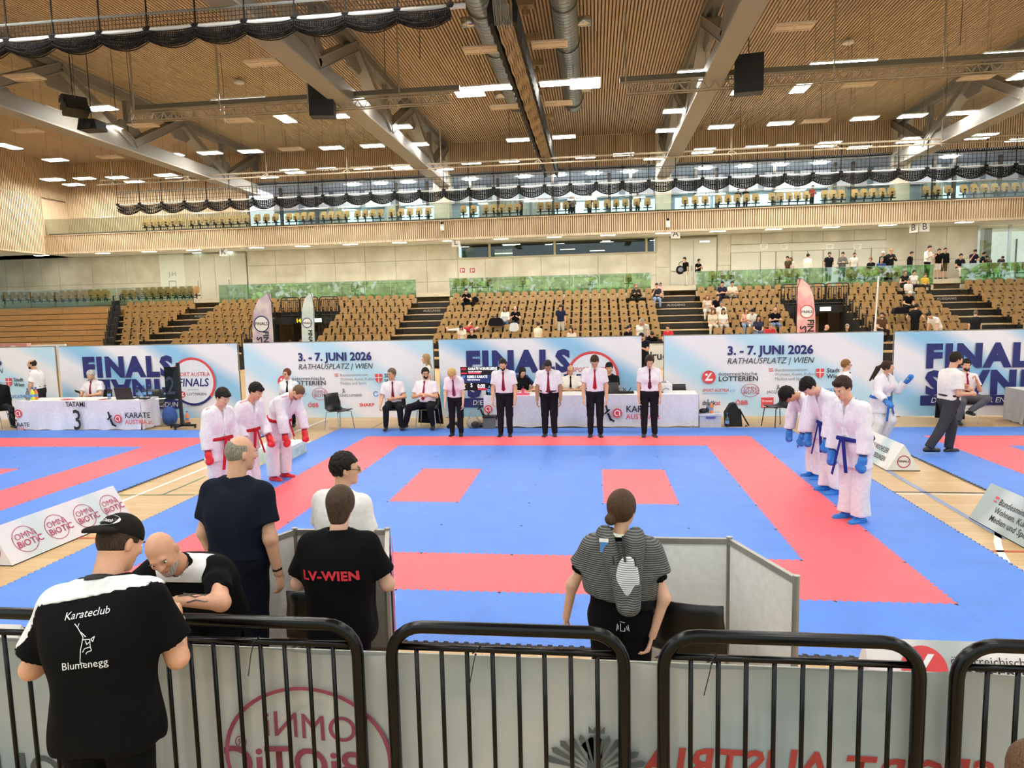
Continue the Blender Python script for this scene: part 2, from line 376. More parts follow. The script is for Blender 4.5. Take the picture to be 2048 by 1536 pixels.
# lettered section signs hanging from the soffit
for px, py, ch, twin in ((447, 503, 'K', 1), (912, 484, 'L', 0), (1351, 467, 'A', 0), (1849, 453, 'B', 1)):
    p = atY(px, py, YF+.1); s = empty('section_sign', p)
    tag(s, {'K': 'white square sign with a black K under the gallery', 'L': 'white square sign with a black L under the gallery', 'A': 'white square sign with a black A above double doors', 'B': 'white square sign with a black B under the gallery'}[ch], 'sign')
    MB().box(-.26, .26, -.02, .02, -.28, .28).build('sign_plate', M('sign_white', 'e9e8df', .5), s)
    MB().box(-.2, -.17, -.01, .01, .28, max(.3, ZS-p[2])).box(.17, .2, -.01, .01, .28, max(.3, ZS-p[2])).build('hanger', STEEL, s)
    text(ch, M('sign_black', '1a1a1a', .5), s, (0, -.025, -.17), .5, align='CENTER')
    if twin:
        q = MB().box(-.02, .02, -.26, .26, -.28, .28).build('sign_plate', M('sign_white', 'e9e8df', .5), s, loc=(-.42, .3, 0)); q.rotation_euler = (0, 0, .5)
        text(ch, M('sign_black', '1a1a1a', .5), s, (-.46, .28, -.17), .5, rot=(math.pi/2, 0, -.9), align='CENTER')
# green-lit exit luminaires over the doors
EXG = M('exit_glow', 'd8fff0', .5, emit=3.)
for px, py in ((393, 503), (456, 503), (1385, 466)):
    p = atY(px, py, YW-.15); e = MB().box(-.3, .3, -.04, .04, -.1, .1).build('exit_lamp', EXG, loc=p)
    tag(e, {393: 'glowing exit lamp above the left pair of grey doors', 456: 'glowing exit lamp beside the K sign', 1385: 'glowing exit lamp above the double doors under sign A'}[px], 'exit lamp')
# gallery fascia with vertical slats (too fine to pick apart singly)
fas = struct(MB().box(-34, 34, YF+.03, YF+.12, ZS-.02, ZT).build('wall_gallery_fascia', SLATBACK))
def slats(x0, x1, z0, z1, y, pitch=.125, w=.075, d=.05, mat=SLAT, par=None, name='slats'):
    mb = MB(); n = int((x1-x0)/pitch)
    for i in range(n): mb.box(x0+i*pitch, x0+i*pitch+w, y, y+d, z0, z1)
    return stuff(mb.build(name, mat, par))
slats(-34, 34, ZS-.02, ZT, YF-.02, par=fas)
struct(MB().box(-34, 34, YF-.05, YF+.2, ZT, ZT+.04).build('trim_1', SLAT))
struct(MB().box(-36, 34, YF+.5, 41, ZT-.5, ZT+.2).build('floor_gallery', M('gallery_floor', '6f675c', .7)))
# gallery glass, one pane per bay
gg = empty('gallery_balustrade', (0, YF+.16, ZT)); tag(gg, 'long clear glass balustrade along the upper gallery edge', 'balustrade')
me = MB().box(-1.19, 1.19, 0, .02, .04, 1.02).mesh('pane')
for i in range(25): put('pane', me, GLASSU, gg, (-32.8+i*2.4, 0, 0))
MB().tube([(-34, 0, 1.05), (27, 0, 1.05)], .018, 6).build('handrail', CHROME, gg)
# upper back wall: slatted part at the left, slatted band above the glazed corridor
YU = 36.8; XC = float(atY(137, 358, YU)[0]); XG = wx(503, YU)
struct(MB().box(-34.2, -34.05, YF, YU+.3, 7.5, 10.6).build('wall_left_gallery', SLAT))
up = struct(MB().box(-34.2, XG, YU+.05, YU+.3, ZT-.5, 13.1).build('wall_back_upper', SLATBACK)); slats(-34.05, XG, ZT-.5, 13.1, YU, par=up)
bnd = struct(MB().box(XG, 34, YU+.05, YU+.3, 11.15, 13.1).build('wall_upper_band', SLATBACK)); slats(XG, 34, 11.15, 13.1, YU, par=bnd)
for a, b in ((876, 906), (1311, 1340), (1777, 1804)):
    struct(MB().box(wx(a, YU), wx(b, YU), YU-.6, YU+.3, ZT-.5, 13.1).build('column', CONC))
# glazed corridor behind the gallery
cor = struct(MB().box(XG, 34, 40.6, 40.8, 7.6, 11.2).build('wall_corridor', M('corridor_blue_grey', 'a9b7c2', .6)))
struct(MB().box(XG, 34, YU, 40.8, 11.15, 11.25).build('ceiling_corridor', M('corridor_ceiling', 'b4bac8', .7)))
BLU = M('lit_room', 'c4e6ee', .6, emit=1.5)
for a, b in ((700, 750), (805, 872), (925, 960), (1112, 1210), (1220, 1310), (1350, 1420), (1426, 1540), (1565, 1640), (1880, 1925), (560, 600)):
    MB().box(wx(a, 40.4), wx(b, 40.4), 40.45, 40.55, 8.1, 9.75).build('lit_room_pane', BLU, cor)
PANEL = M('corridor_upper_panel', 'dde4ee', .5)
x = XG
while x < 30:
    MB().box(x+.1, x+1.9, 40.3, 40.45, 9.95, 11.1).build('upper_panel', PANEL, cor); x += 2.2
MULL = M('dark_mullion', '4a4743', .5)
for px in (570, 640, 800, 860, 945, 1000, 1108, 1220, 1262, 1390, 1432, 1545, 1665, 1700, 1860, 1900, 1990):
    struct(MB().box(wx(px, 38.5)-.09, wx(px, 38.5)+.09, 38.4, 38.6, 7.7, 11.15).build('mullion', MULL))
CURT = M('grey_curtain', 'b9bdbb', .8)
for i, (a, b) in enumerate(((660, 700), (775, 805), (962, 1060), (1065, 1105), (1650, 1690), (1840, 1880), (1935, 1985))):
    x0, x1 = wx(a, 39.5), wx(b, 39.5); n = max(8, int((x1-x0)/.07)); mb = MB(); V = []; F = []
    for k in range(n+1):
        for z in (7.7, 9.9): V.append((x0+(x1-x0)*k/n, 39.5+.06*math.sin(k*1.6), z))
    for k in range(n): F.append((2*k, 2*k+2, 2*k+3, 2*k+1))
    c = mb.add(V, F).build('curtain', CURT); tag(c, 'grey pleated curtain in the glazed gallery corridor, %s from left' % ordw(i), 'curtain', 'gallery corridor curtains')
for i, px in enumerate((705, 760, 815, 940, 1048, 1118, 1187, 1258, 1410, 1490, 1560, 1640, 1900)):
    p = atY(px, 345-(px-705)*.028, 38.2); o = MB().box(-.35, .35, -.15, .15, -.03, .03).build('corridor_lamp', M('corridor_glow', 'fffdf2', .5, emit=45.), loc=(p[0], 38.2, min(11.1, p[2])))
    tag(o, 'small lit corridor ceiling lamp above the gallery, %s from left' % ordw(i), 'lamp', 'corridor ceiling lamps')
# leaning ladder in the corridor
# left side of the hall
lw = struct(MB().box(-34.2, -34.03, -9, YF+.1, ZS-.02, 10.6).build('wall_left_fascia', SLATBACK))
mb = MB(); y = -9.
while y < YF: mb.box(-34.03, -33.98, y, y+.075, ZS-.02, 10.6); y += .125
stuff(mb.build('slats', SLAT, lw))
ul = struct(MB().box(-34.2, -34.1, -9, YU+.3, 10.5, 13.1).build('wall_left_upper', SLATBACK))
mb = MB(); y = -9.
while y < YU: mb.box(-34.1, -34.05, y, y+.075, 10.5, 13.1); y += .125
stuff(mb.build('slats', SLAT, ul))
struct(MB().box(-42, -34, -9, 38, ZS, ZS+.1).build('ceiling_left_soffit', SOFFIT)); lf = struct(empty('window_3', (-41.9, 0, 0)))
for k in range(20): MB().box(-.03, .03, -9+k*2.4, -8.9+k*2.4, 0, ZS).build('mullion', STEEL, lf); MB().box(-.01, .01, -8.9+k*2.4, -6.62+k*2.4, 0, ZS).build('pane', GLASSW, lf)
# ceiling with slats running away from the camera
cl = struct(MB().box(-36, 36, -9, 38, 13.12, 13.3).build('ceiling', M('ceiling_backing', '6f5c48', .8)))
mb = MB(); x = -35.2
while x < 36: mb.box(x, x+.07, -9, YU, 13.05, 13.12); x += .125
stuff(mb.build('slats', CEILW, cl))
# ================================================================== telescopic stands
def Yi(i): return 32.5-.85*i
def Zi(i): return 2.95-.35*i
RISER = M('black_riser', '14110f', .6); NOSE = M('step_nosing', 'c9c4b8', .5)
BL = {'B': (-21.15, -17.0), 'C': (-13.2, -9.2), 'D': (-7.15, 4.2), 'E': (6.45, 10.55), 'F': (13.6, 17.95), 'G': (20.1, 29.)}
NAME = {'A': 'far left block', 'B': 'block left of the left gangway arch', 'C': 'block right of the left gangway arch', 'D': 'wide central block', 'E': 'block left of the right gangway arch', 'F': 'block right of the right gangway arch', 'G': 'far right block'}
def left_A(i): return -27.3+.53*i
def tier(x0, x1, i, par):
    MB().box(x0, x1, Yi(i)-.62, Yi(i)+.24, Zi(i)-.06, Zi(i)).build('row_board', TREADW, par)
    MB().box(x0, x1, Yi(i)-.6, Yi(i)-.56, Zi(i)-.36, Zi(i)-.06).build('row_riser', RISER, par)
for k, (x0, x1) in list(BL.items())+[('A', (0, -22.8))]:
    t = struct(empty('floor_stand_%s' % k.lower()))
    for i in range(0, 8):
        a = left_A(i) if k == 'A' else x0; b = x1
        tier(a, b, i, t)
for x0, x1, nm in ((-17., -13.2, 'left'), (10.55, 13.6, 'right')):
    t = struct(empty('floor_stand_%s_arch' % nm))
    for i in (0, 1): tier(x0, x1, i, t)
# stairways between the blocks: half steps, each tread and riser a piece
SLOT = M('step_marking', 'b9b5aa', .6)
for n, (x0, x1) in enumerate(((-22.8, -21.15), (-9.2, -7.15), (4.2, 6.45), (17.95, 20.1))):
    t = struct(empty('floor_stairway_%d' % (n+1)))
    x0 += .02; x1 -= .02
    mt = MB().box(x0, x1, -.45, .43, -.05, 0).mesh('tread'); mr = MB().box(x0, x1, -.43, -.4, -.3, -.05).mesh('riser')
    for i in range(-1, 8):
        put('tread', mt, TREADW, t, (0, Yi(i)-.15, Zi(i))); put('riser', mr, RISER, t, (0, Yi(i)-.15, Zi(i)))
        MB().box(x0+.2, x1-.2, Yi(i)-.615, Yi(i)-.575, Zi(i)-.02, Zi(i)+.005).build('nosing', NOSE, t)
        if i in (0, 7): 
            o = text('AUSGANG', SLOT, t, ((x0+x1)/2, Yi(i)-.59, Zi(i)-.22), .17, align='CENTER', sx=1.2)
# seats ------------------------------------------------------------
def rr(x0, x1, z0, z1, r, n=3, top=0.):
    P = []
    for cx, cz, a in ((x1-r, z0+r, -90), (x1-r-top, z1-r, 0), (x0+r+top, z1-r, 90), (x0+r, z0+r, 180)):
        for j in range(n+1):
            t = math.radians(a+90*j/n); P.append((cx+r*math.cos(t), cz+r*math.sin(t)))
    return P
def tiltmesh(mb, name, piv, ang):
    me = mb.mesh(name); v = np.empty(len(me.vertices)*3); me.vertices.foreach_get('co', v); v = v.reshape(-1, 3)
    c, s = math.cos(ang), math.sin(ang); y, z = v[:, 1].copy(), v[:, 2]-piv
    v[:, 1] = y*c-z*s; v[:, 2] = y*s+z*c+piv; me.vertices.foreach_set('co', v.ravel()); me.update(); return me
S_BACK = tiltmesh(MB().prism(rr(-.195, .195, .36, .80, .1, 3, .015), 0, .035), 'backrest', .3, -.12)
S_PAN = tiltmesh(MB().prism(rr(-.185, .185, .3, .60, .06, 2), -.13, -.095), 'seat_pan', .3, -.06)
S_BRK = MB().box(-.055, .055, -.175, -.13, .475, .53).box(-.05, .05, -.15, .03, .2, .4).box(-.245, .245, -.03, .03, .2, .25).box(-.03, .03, -.02, .02, 0, .22).mesh('bracket')
SEATS = []
def seatrow(k, x0, x1, i, skip=()):
    n = max(1, int((x1-x0)/.485+.3)); p = (x1-x0)/n
    for j in range(n): SEATS.append((k, i, j, x0+(j+.5)*p, Yi(i), Zi(i)))
for k, (x0, x1) in BL.items():
    for i in range(0, 7):
        if k == 'G' and i > 6: continue
        seatrow(k, x0+.04, x1-.04, i)
for i in range(0, 7): seatrow('A', left_A(i)+.1, -22.85, i)
for i in (0, 1): seatrow('B', -17., -13.2, i); seatrow('E', 10.55, 13.6, i)
# rows on the concourse behind the glass
UP = []
for a, b, y, rowi in ((905, 985, 34.0, 0), (1040, 1052, 34.0, 0), (1180, 1190, 34.0, 0), (1252, 1262, 34.0, 0), (700, 720, 34., 0), (1415, 1470, 34., 0), (268, 400, 34., 0), (240, 392, 33.75, 0), (115, 215, 34.6, 0), (0, 62, 34.6, 0), (60, 220, 33.9, 0), (1550, 1600, 34.0, 0), (1690, 1800, 33.8, 0), (1935, 2060, 34., 0)):
    p0, p1 = float(atY(a, 580, y)[0]), float(atY(b, 580, y)[0]); n = max(1, round((p1-p0)/.5))
    for j in range(n): UP.append((p0+(j+.5)*(p1-p0)/n, y, ZC-(.0 if y > 33.9 else .12)))
GAL = []
for a, b in ((284, 368), (376, 500), (505, 560), (570, 630), (640, 700), (708, 768), (775, 866), (917, 958), (965, 1043), (1073, 1140), (1168, 1200), (1205, 1260), (1262, 1306), (1360, 1420), (1428, 1520), (1535, 1620), (1640, 1690), (1700, 1790), (1840, 1905), (1915, 2060)):
    p0, p1 = float(atY(a, 430, 35.6)[0]), float(atY(b, 430, 35.6)[0]); n = max(1, round((p1-p0)/.52))
    for j in range(n): GAL.append((p0+(j+.5)*(p1-p0)/n, 35.6, ZT+.2))
ALL = [(k, i, j, x, y, z) for k, i, j, x, y, z in SEATS]
ALL.sort(key=lambda s: s[4])
def seat(loc, label, group):
    r = empty('tip_up_seat', loc); tag(r, label, 'seat', group)
    put('backrest', S_BACK, SEATW, r); put('seat_pan', S_PAN, SEATW, r); put('bracket', S_BRK, BLACK, r)
TAKEN = set()        # filled seats: spectators sit on an unfolded pan there
def restmesh(lst, name):
    mb = MB()
    src = [(S_BACK, 0), (S_PAN, 0), (S_BRK, 1)]; data = []
    for me, mi in src:
        v = np.empty(len(me.vertices)*3); me.vertices.foreach_get('co', v); data.append((v.reshape(-1, 3), [tuple(p.vertices) for p in me.polygons], mi))
    for x, y, z in lst:
        for v, f_, mi in data: mb.add(v+np.array((x, y, z)), f_, mi)
    return mb.build(name, [SEATW, BLACK])
def vis(x, y, z):
    q = CR@(np.array((x, y, z))-CC); u = 1024+CF*q[0]/q[2]; return -30 < u < 2080
ALL = [s for s in ALL if vis(s[3], s[4], s[5]+.5)]
rest = restmesh(GAL, 'gallery_seats'); stuff(rest); tag(rest, 'tan seats in a row along the upper gallery', 'seats')
# ---------------------------------------------------------------- gangway arches, guard rails
def guard(x0, x1, y, z, h, label, n=9, r=.03):
    g = empty('guard_rail', ((x0+x1)/2, y, z)); tag(g, label, 'railing'); w = (x1-x0)/2; c = .14
    MB().tube([(-w, 0, 0), (-w, 0, h-c), (-w+c*.3, 0, h-c*.3), (-w+c, 0, h), (w-c, 0, h), (w-c*.3, 0, h-c*.3), (w, 0, h-c), (w, 0, 0)], r, 6).build('frame', BLACK, g)
    MB().tube([(-w, 0, .1), (w, 0, .1)], r*.7, 5).build('rail', BLACK, g); MB().tube([(-w, 0, h-.16), (w, 0, h-.16)], r*.7, 5).build('rail', BLACK, g)
    me = MB().tube([(0, 0, .1), (0, 0, h-.16)], r*.55, 5).mesh('bar')
    for i in range(n): put('bar', me, BLACK, g, (-w+(i+1)*2*w/(n+1), 0, 0))
    return g
for (x0, x1, nm, pans) in ((-17., -13.2, 'left', ((562, 598), (600, 636), (639, 676))), (10.55, 13.6, 'right', ((1562, 1650), (1652, 1697)))):
    for j, (a, b) in enumerate(pans):
        guard(float(atY(a, 600, 30.95)[0]), float(atY(b, 600, 30.95)[0]), 30.95, 2.6, 1.1, 'black barred guard rail above the %s gangway arch, %s from left' % (nm, ordw(j)), 8 if b-a < 60 else 11)
    t = empty('gangway_arch', ((x0+x1)/2, 31., 0)); tag(t, 'dark gangway opening under the seats, the %s one' % nm, 'gangway'); w = (x1-x0)/2
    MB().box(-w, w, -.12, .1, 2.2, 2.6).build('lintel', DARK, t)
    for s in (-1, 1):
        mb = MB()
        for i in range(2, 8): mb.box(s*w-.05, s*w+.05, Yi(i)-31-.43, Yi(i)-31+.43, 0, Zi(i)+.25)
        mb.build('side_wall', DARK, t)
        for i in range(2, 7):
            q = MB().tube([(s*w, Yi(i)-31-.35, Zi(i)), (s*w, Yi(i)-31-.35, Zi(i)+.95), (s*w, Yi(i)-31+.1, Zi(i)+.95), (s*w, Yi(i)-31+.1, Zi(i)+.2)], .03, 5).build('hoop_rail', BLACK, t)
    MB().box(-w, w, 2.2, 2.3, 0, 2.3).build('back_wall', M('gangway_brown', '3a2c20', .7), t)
    if nm == 'right':
        MB().box(-.05, .55, 2.0, 2.1, 0, 1.9).build('side_panel', M('gangway_grey', '8a867e', .7), t); MB().box(.55, 1.0, 2.05, 2.15, 0, 2.0).build('lit_doorway', M('gangway_lit_wood', 'b98a58', .6), t)
    else: MB().box(-.3, .9, 2.1, 2.18, 0, 2.2).build('door_leaf', M('gangway_door', '5b4632', .6), t)
    MB().box(-.9, .9, -.2, -.13, 2.24, 2.56).build('display_housing', BLACK, t)
    text('14' if nm == 'left' else '1 31', M('amber_digits', 'f5c518', .5, emit=2.), t, (-.62, -.21, 2.3), .3, bold=.02)
    MB().box(.35, .88, -.22, -.2, 2.3, 2.5).build('exit_panel', M('exit_panel_glow', 'd6f2e2', .5, emit=1.2), t)
# glass balustrade in front of the concourse
for n, (a, b) in enumerate(((-5, 232), (233, 386), (437, 832), (899, 1302), (1392, 1866), (1921, 2080))):
    x0, x1 = float(atY(a, 575, 33.3)[0]), float(atY(b, 575, 33.3)[0]); k = max(1, round((x1-x0)/1.45)); w = (x1-x0)/k
    g = empty('glass_balustrade', (x0, 33.3, 3.55)); tag(g, ['clear glass balustrade above the stacked bench boards', 'clear glass balustrade above the far left seats', 'glass balustrade between the left doors and first stairs', 'glass balustrade above the wide central seating block', 'glass balustrade in front of the folding doors', 'glass balustrade at the far right in front of spectators'][n], 'balustrade')
    me = MB().box(.01, w-.01, 0, .02, 0, 1.06).mesh('pane')
    for j in range(k): put('pane', me, GLASSU if n < 2 else GLASS, g, (j*w, 0, 0))
    MB().box(0, x1-x0, -.01, .03, 1.06, 1.075).build('edge_profile', CHROME, g)
    MB().box(0, x1-x0, -.05, .1, -.3, 0).build('plinth', TREADW if n < 2 else M('concourse_edge', 'bdb193', .7), g)
# retracted bench boards at the far left
bb = empty('bench_stack', (-36, 31.9, 0)); tag(bb, 'retracted wooden benches stacked as horizontal boards at far left', 'benches')
MB().box(0, 7.4, .06, .12, .5, 3.4).build('backing', RISER, bb)
for i in range(9):
    z = 3.42-.33*(i+1); e = 7.75-max(0, i-2)*.0
    cuts = [0, 2.4+.5*(i % 3), 5.1-.3*(i % 2), 7.55-.3*max(0, i-1), 8.0]
    for a, b in zip(cuts[:-1], cuts[1:]):
        if b-a > .1: MB().box(a+.008, b-.008, 0-.02*i, .06, z+.03, z+.325).build('bench_board', BENCHW, bb)
hr = struct(empty('trim_2', (-28.2, 30., 0)))
for i in range(-1, 7):
    x = -28.0+.53*i+.15; y = Yi(i)-30; z = Zi(i)
    MB().tube([(x+28.2, y-.3, z-.3), (x+28.2, y-.3, z+.85), (x+28.2+.12, y+.15, z+.9), (x+28.2+.12, y+.15, z-.3)], .05, 6).build('hoop', BLACK, hr)
    MB().box(x+28.15, x+28.35, y-.3, y+.2, z-.35, z+.55).build('end_plate', RISER, hr)
    MB().box(x+28.4, x+29.1, y-.4, y-.35, z-.32, z+.0).build('bench_board', BENCHW, hr)
# trees outside, mirrored in the glass (the windows behind the camera look onto them)
# ================================================================== roof trusses
FL = M('truss_flange_light', '948e84', .55, .0)
def nrm_(v): return np.asarray(v, float)/np.linalg.norm(v)
for n, X in enumerate((-20.4, -8.1, 5.05, 18.15)):
    t = empty('roof_truss', (X, 18, 10.6)); tag(t, 'grey steel roof truss, %s from the left' % ordw(n), 'truss', 'roof trusses')
    y0, y1 = -18-6, 36.2-18
    b = MB().box(-.2, .2, y0, y1, -.2, .42); b.build('bottom_chord', STEEL, t)
    MB().box(-.36, .36, y0, y1, -.27, -.2).build('bottom_flange', FL, t)
    MB().box(-.2, .2, y0, y1, 2.05, 2.4).build('top_chord', STEEL, t)
    MB().box(-.28, .28, y0, y1, 2.36, 2.42).build('top_flange', FL, t)
    me_p = MB().bar((0, 0, .3), (0, 0, 2.1), .22, .26, (0, 1, 0)).mesh('post')
    for yt in (-4, 4.2, 12.3, 20.2, 28.4, 36.6):
        for yb in (yt-3.95, yt+4.1):
            if not -5 < yb < 36: continue
            a, c = np.array((0, yt-18, 2.2)), np.array((0, yb-18, .2)); MB().bar(a, c, .3, .46, (1, 0, 0)).build('diagonal', STEEL, t)
            u_ = nrm_(np.cross((1, 0, 0), c-a)); [MB().bar(a+u_*q*.17, c+u_*q*.17, .03, .52, (1, 0, 0)).build('diagonal_flange', FL, t) for q in (-1, 1)]
        if -5 < yt+4.1 < 36: put('post', me_p, STEEL, t, (0, yt+4.1-18, 0))
        g = MB().prism([(-1.5+yt-18, 2.1), (1.5+yt-18, 2.1), (.5+yt-18, 1.3), (-.5+yt-18, 1.3)], -.05, .05, 'x'); g.build('gusset_plate', STEEL, t)
        g = MB().prism([(-1.5+yt+4.1-18, .4), (1.5+yt+4.1-18, .4), (.5+yt+4.1-18, 1.15), (-.5+yt+4.1-18, 1.15)], -.05, .05, 'x')
        if yt < 35: g.build('gusset_plate', STEEL, t)
# ================================================================== hanging light panels
UNL = M('unlit_panel_white', 'd9c8b2', .5); WIRE = M('thin_wire', '6b5a48', .5); GRL = M('panel_groove', '9a8a76', .6)
def lamp_meshes(kind, lit):
    nx, ny = {'T': (2, 1), 'Q': (4, 1), 'D': (2, 2)}[kind]; w, h = .57, .6
    fr = MB().box(-nx*w/2-.015, nx*w/2+.015, -ny*h/2-.015, ny*h/2+.015, 0, .05).mesh('housing')
    df = MB().box(-w/2+.025, w/2-.025, -h/2+.03, h/2-.03, -.012, 0).mesh('diffuser')
    gv = MB().box(-w/2+.06, w/2-.06, -.015, .015, -.016, -.012).mesh('groove')
    return nx, ny, w, h, fr, df, gv, MB().tube([(0, 0, .05), (0, 0, 1.85)], .006, 4).mesh('wire')
LMESH = {(k, l): lamp_meshes(k, l) for k in 'TQD' for l in (0, 1)}
LAMPS = [(202, 217, 'T'), (102, 222, 'Y'), (484, 202, 'Q'), (571, 238, 'Y'), (670, 233, 'T'), (214, 256, 'T'), (343, 310, 'T'), (420, 306, 'T'), (501, 303, 'T'), (663, 296, 'T'), (111, 320, 'T'), (104, 360, 'T'), (169, 357, 'T'), (234, 355, 'T'), (270, 364, 'T'), (337, 352, 'D'), (447, 348, 'D'), (536, 354, 'T'), (586, 343, 'D'), (655, 338, 'T'), (17, 293, 'Y'), (20, 363, 'T'), (32, 375, 'T'),
 (938, 184, 'D'), (994, 175, 'T'), (1110, 167, 'T'), (1170, 167, 'D'), (729, 189, 'T'), (798, 254, 'T'), (834, 289, 'T'), (745, 292, 'T'), (1036, 280, 'T'), (1128, 274, 'T'), (724, 336, 'T'), (801, 334, 'D'), (887, 338, 'T'), (942, 326, 'T'), (1018, 322, 'T'), (1171, 314, 'T'), (1247, 309, 'T'), (1308, 317, 'T'), (1336, 261, 'T'), (1353, 222, 'T'), (1386, 146, 'T'),
 (1683, 128, 'Q'), (2030, 108, 'Q'), (1601, 177, 'Y'), (1492, 184, 'T'), (1442, 254, 'T'), (1561, 247, 'T'), (1729, 237, 'T'), (1825, 232, 'T'), (1925, 226, 'T'), (1407, 302, 'D'), (1512, 294, 'T'), (1574, 291, 'T'), (1655, 289, 'D'), (1718, 295, 'T'), (1823, 280, 'D'), (1963, 273, 'D'), (2037, 280, 'T'), (2046, 150, 'Y')]
OFF = [(50, 156), (526, 127), (476, 242), (287, 252), (55, 263), (220, 315), (583, 299), (962, 101), (1099, 90), (1009, 215), (1117, 208), (1587, 55), (1719, 170), (1953, 156), (1631, 243)]
def lamp(px, py, kind, lit, label):
    p = atz(px, py, 11.2); p[0] = max(p[0], -31.5); o = empty('ceiling_light', p, math.pi/2 if kind == 'Y' else 0); tag(o, label, 'ceiling light', 'lit ceiling panels' if lit else 'unlit ceiling panels')
    nx, ny, w, h, fr, df, gv, wr = LMESH[('T' if kind == 'Y' else kind, lit)]
    put('housing', fr, WHITE if lit else UNL, o); [put('wire', wr, WIRE, o, (s*nx*w*.4, 0, 0)) for s in (-1, 1)]
    for i in range(nx):
        for j in range(ny):
            q = ((i-(nx-1)/2)*w, (j-(ny-1)/2)*h, 0); d = put('diffuser', df, LIT if lit else UNL, o, q)
            if not lit: [put('groove', gv, GRL, o, (q[0], q[1]+s*.18, 0)) for s in (-1, 1)]
def rowlabel(lst):
    P = sorted([(float(atz(a[0], a[1], 11.2)[1]), a) for a in lst]); rows = []; out = {}
    for y, a in P:
        if rows and y-rows[-1][0] < 1.2: rows[-1][1].append(a)
        else: rows.append((y, [a]))
    for r, (y, l) in enumerate(rows):
        for j, a in enumerate(sorted(l)): out[a] = (r, j)
    return out
RL = rowlabel(LAMPS)
for a in LAMPS: lamp(*a, 1, 'lit white ceiling panel, %s from left in %s row from the front' % (ordw(RL[a][1]), ordw(RL[a][0])))
for j, a in enumerate(sorted(OFF)): lamp(*a, 'T', 0, 'unlit twin ceiling panel, %s from the left among the dark ones' % ordw(j))
# lights over the part of the hall behind the photographer
for j, (x, y) in enumerate([(x, y) for y in (-6, -1, 4, 9) for x in (-14, -5, 5, 14)]):
    o = empty('ceiling_light', (x, y, 11.2)); tag(o, 'lit four-part ceiling panel over the mats, %s from left, %s row' % (ordw(j % 4), ordw(j//4)), 'ceiling light', 'ceiling panels over the mats')
    nx, ny, w, h, fr, df, gv, wr = LMESH[('Q', 1)]; put('housing', fr, WHITE, o); [put('wire', wr, WIRE, o, (s*.9, 0, 0)) for s in (-1, 1)]
    for i in range(4): put('diffuser', df, LIT, o, ((i-1.5)*w, 0, 0))
# ================================================================== ducts
GALV = M('galvanised_duct', '8a8a80', .35, .7, .08, 6.); SEAM = M('duct_seam', '5a5a54', .4, .6)
for n, (X, y1) in enumerate(((-2.55, 26.9), (.05, 27.3))):
    t = empty('air_duct', (X, 0, 12.3)); tag(t, ['round spiral air duct left of the rolled curtain', 'round spiral air duct right of the rolled curtain'][n], 'duct')
    MB().tube([(0, -6, 0), (0, y1, 0)], .42, 24).build('pipe', GALV, t, True)
    mb = MB(); y = 4.
    while y < y1: mb.tube([(.424*math.cos(a), y+.12*a/6.283, .424*math.sin(a)) for a in [k*math.pi/8 for k in range(17)]], .008, 4, False); y += .25
    stuff(mb.build('seams', GALV, t))
    y = 13.
    while y < y1+.1:
        MB().tube([(.44*math.cos(a), y, .44*math.sin(a)) for a in [k*math.pi/10 for k in range(20)]], .022, 5, closed=True).build('clamp_ring', SEAM, t); y += 3.4
    s = 1 if n else -1
    for y in ((18.2, 25.2) if n else (17.6, 25.4)):
        MB().tube([(s*.3, y, 0), (s*.85, y, 0)], .17, 14).build('outlet_stub', CHROME, t, True)
# ================================================================== rolled divider curtain under the ceiling
t = empty('divider_curtain', (-1.55, 24, 10.75)); tag(t, 'long raised divider curtain, black net around white folds', 'curtain')
CW = M('curtain_white', 'd6c5ae', .7); CK = M('curtain_black', '15130f', .8, bump=.5, bscale=60)
me = MB()
for k in range(6):
    x = -.21+k*.085; V = []; F = []; n = 60
    for i in range(n+1):
        y = -10+i*22.2/n; w = .02*math.sin(i*1.7+k)
        V += [(x+w, y, .0), (x+.03+w, y, -.13-.02*math.sin(i*.9+k*2)), (x+.06+w, y, 0), (x+.06+w, y, .5), (x+w, y, .5)]
    for i in range(n):
        for j in range(5): F.append((5*i+j, 5*(i+1)+j, 5*(i+1)+(j+1) % 5, 5*i+(j+1) % 5))
    F += [(0, 1, 2, 3, 4), tuple(5*n+j for j in (4, 3, 2, 1, 0))]
    MB().add(V, F).build('fold', CW, t)
for s in (-1, 1):
    V = []; F = []; n = 120
    for i in range(n+1):
        y = -10.2+i*22.5/n; b = .05*abs(math.sin(i*.9+s))
        V += [(s*.29, y, .75), (s*(.4+b), y, .3), (s*(.36+b), y, -.1-b), (s*.28, y, -.06)]
    for i in range(n):
        for j in range(4): F.append((4*i+j, 4*(i+1)+j, 4*(i+1)+(j+1) % 4, 4*i+(j+1) % 4))
    F += [(0, 1, 2, 3), tuple(4*n+j for j in (3, 2, 1, 0))]
    MB().add(V, F).build('net_side', CK, t)
mb = MB()
for k in range(9): mb.tube([(-.24+k*.055, -10, -.06), (-.2+k*.045, -10.6, .25), (-.12+k*.03, -11.6, .9)], .02, 5)
mb.build('gathered_cords', M('cord_grey', '6d7270', .6), t)
for i, (px, py) in enumerate(((1050, 12), (1064, 78), (1074, 131), (1078, 178), (1097, 236))):
    p = atz(px, py, 12.9); o = MB().box(-.3, .3, -.18, .18, -.04, .16).box(-.06, .06, -.06, .06, -.3, -.04).tube([(.1*math.cos(a), 0, -.2+.1*math.sin(a)) for a in [k*.52 for k in range(12)]], .025, 5, closed=True).build('hoist_bracket', M('hoist_paint', 'a89270', .5), loc=p)
    tag(o, 'small hoist bracket beside the rolled curtain, %s from the front' % ordw(i), 'bracket', 'hoist brackets')
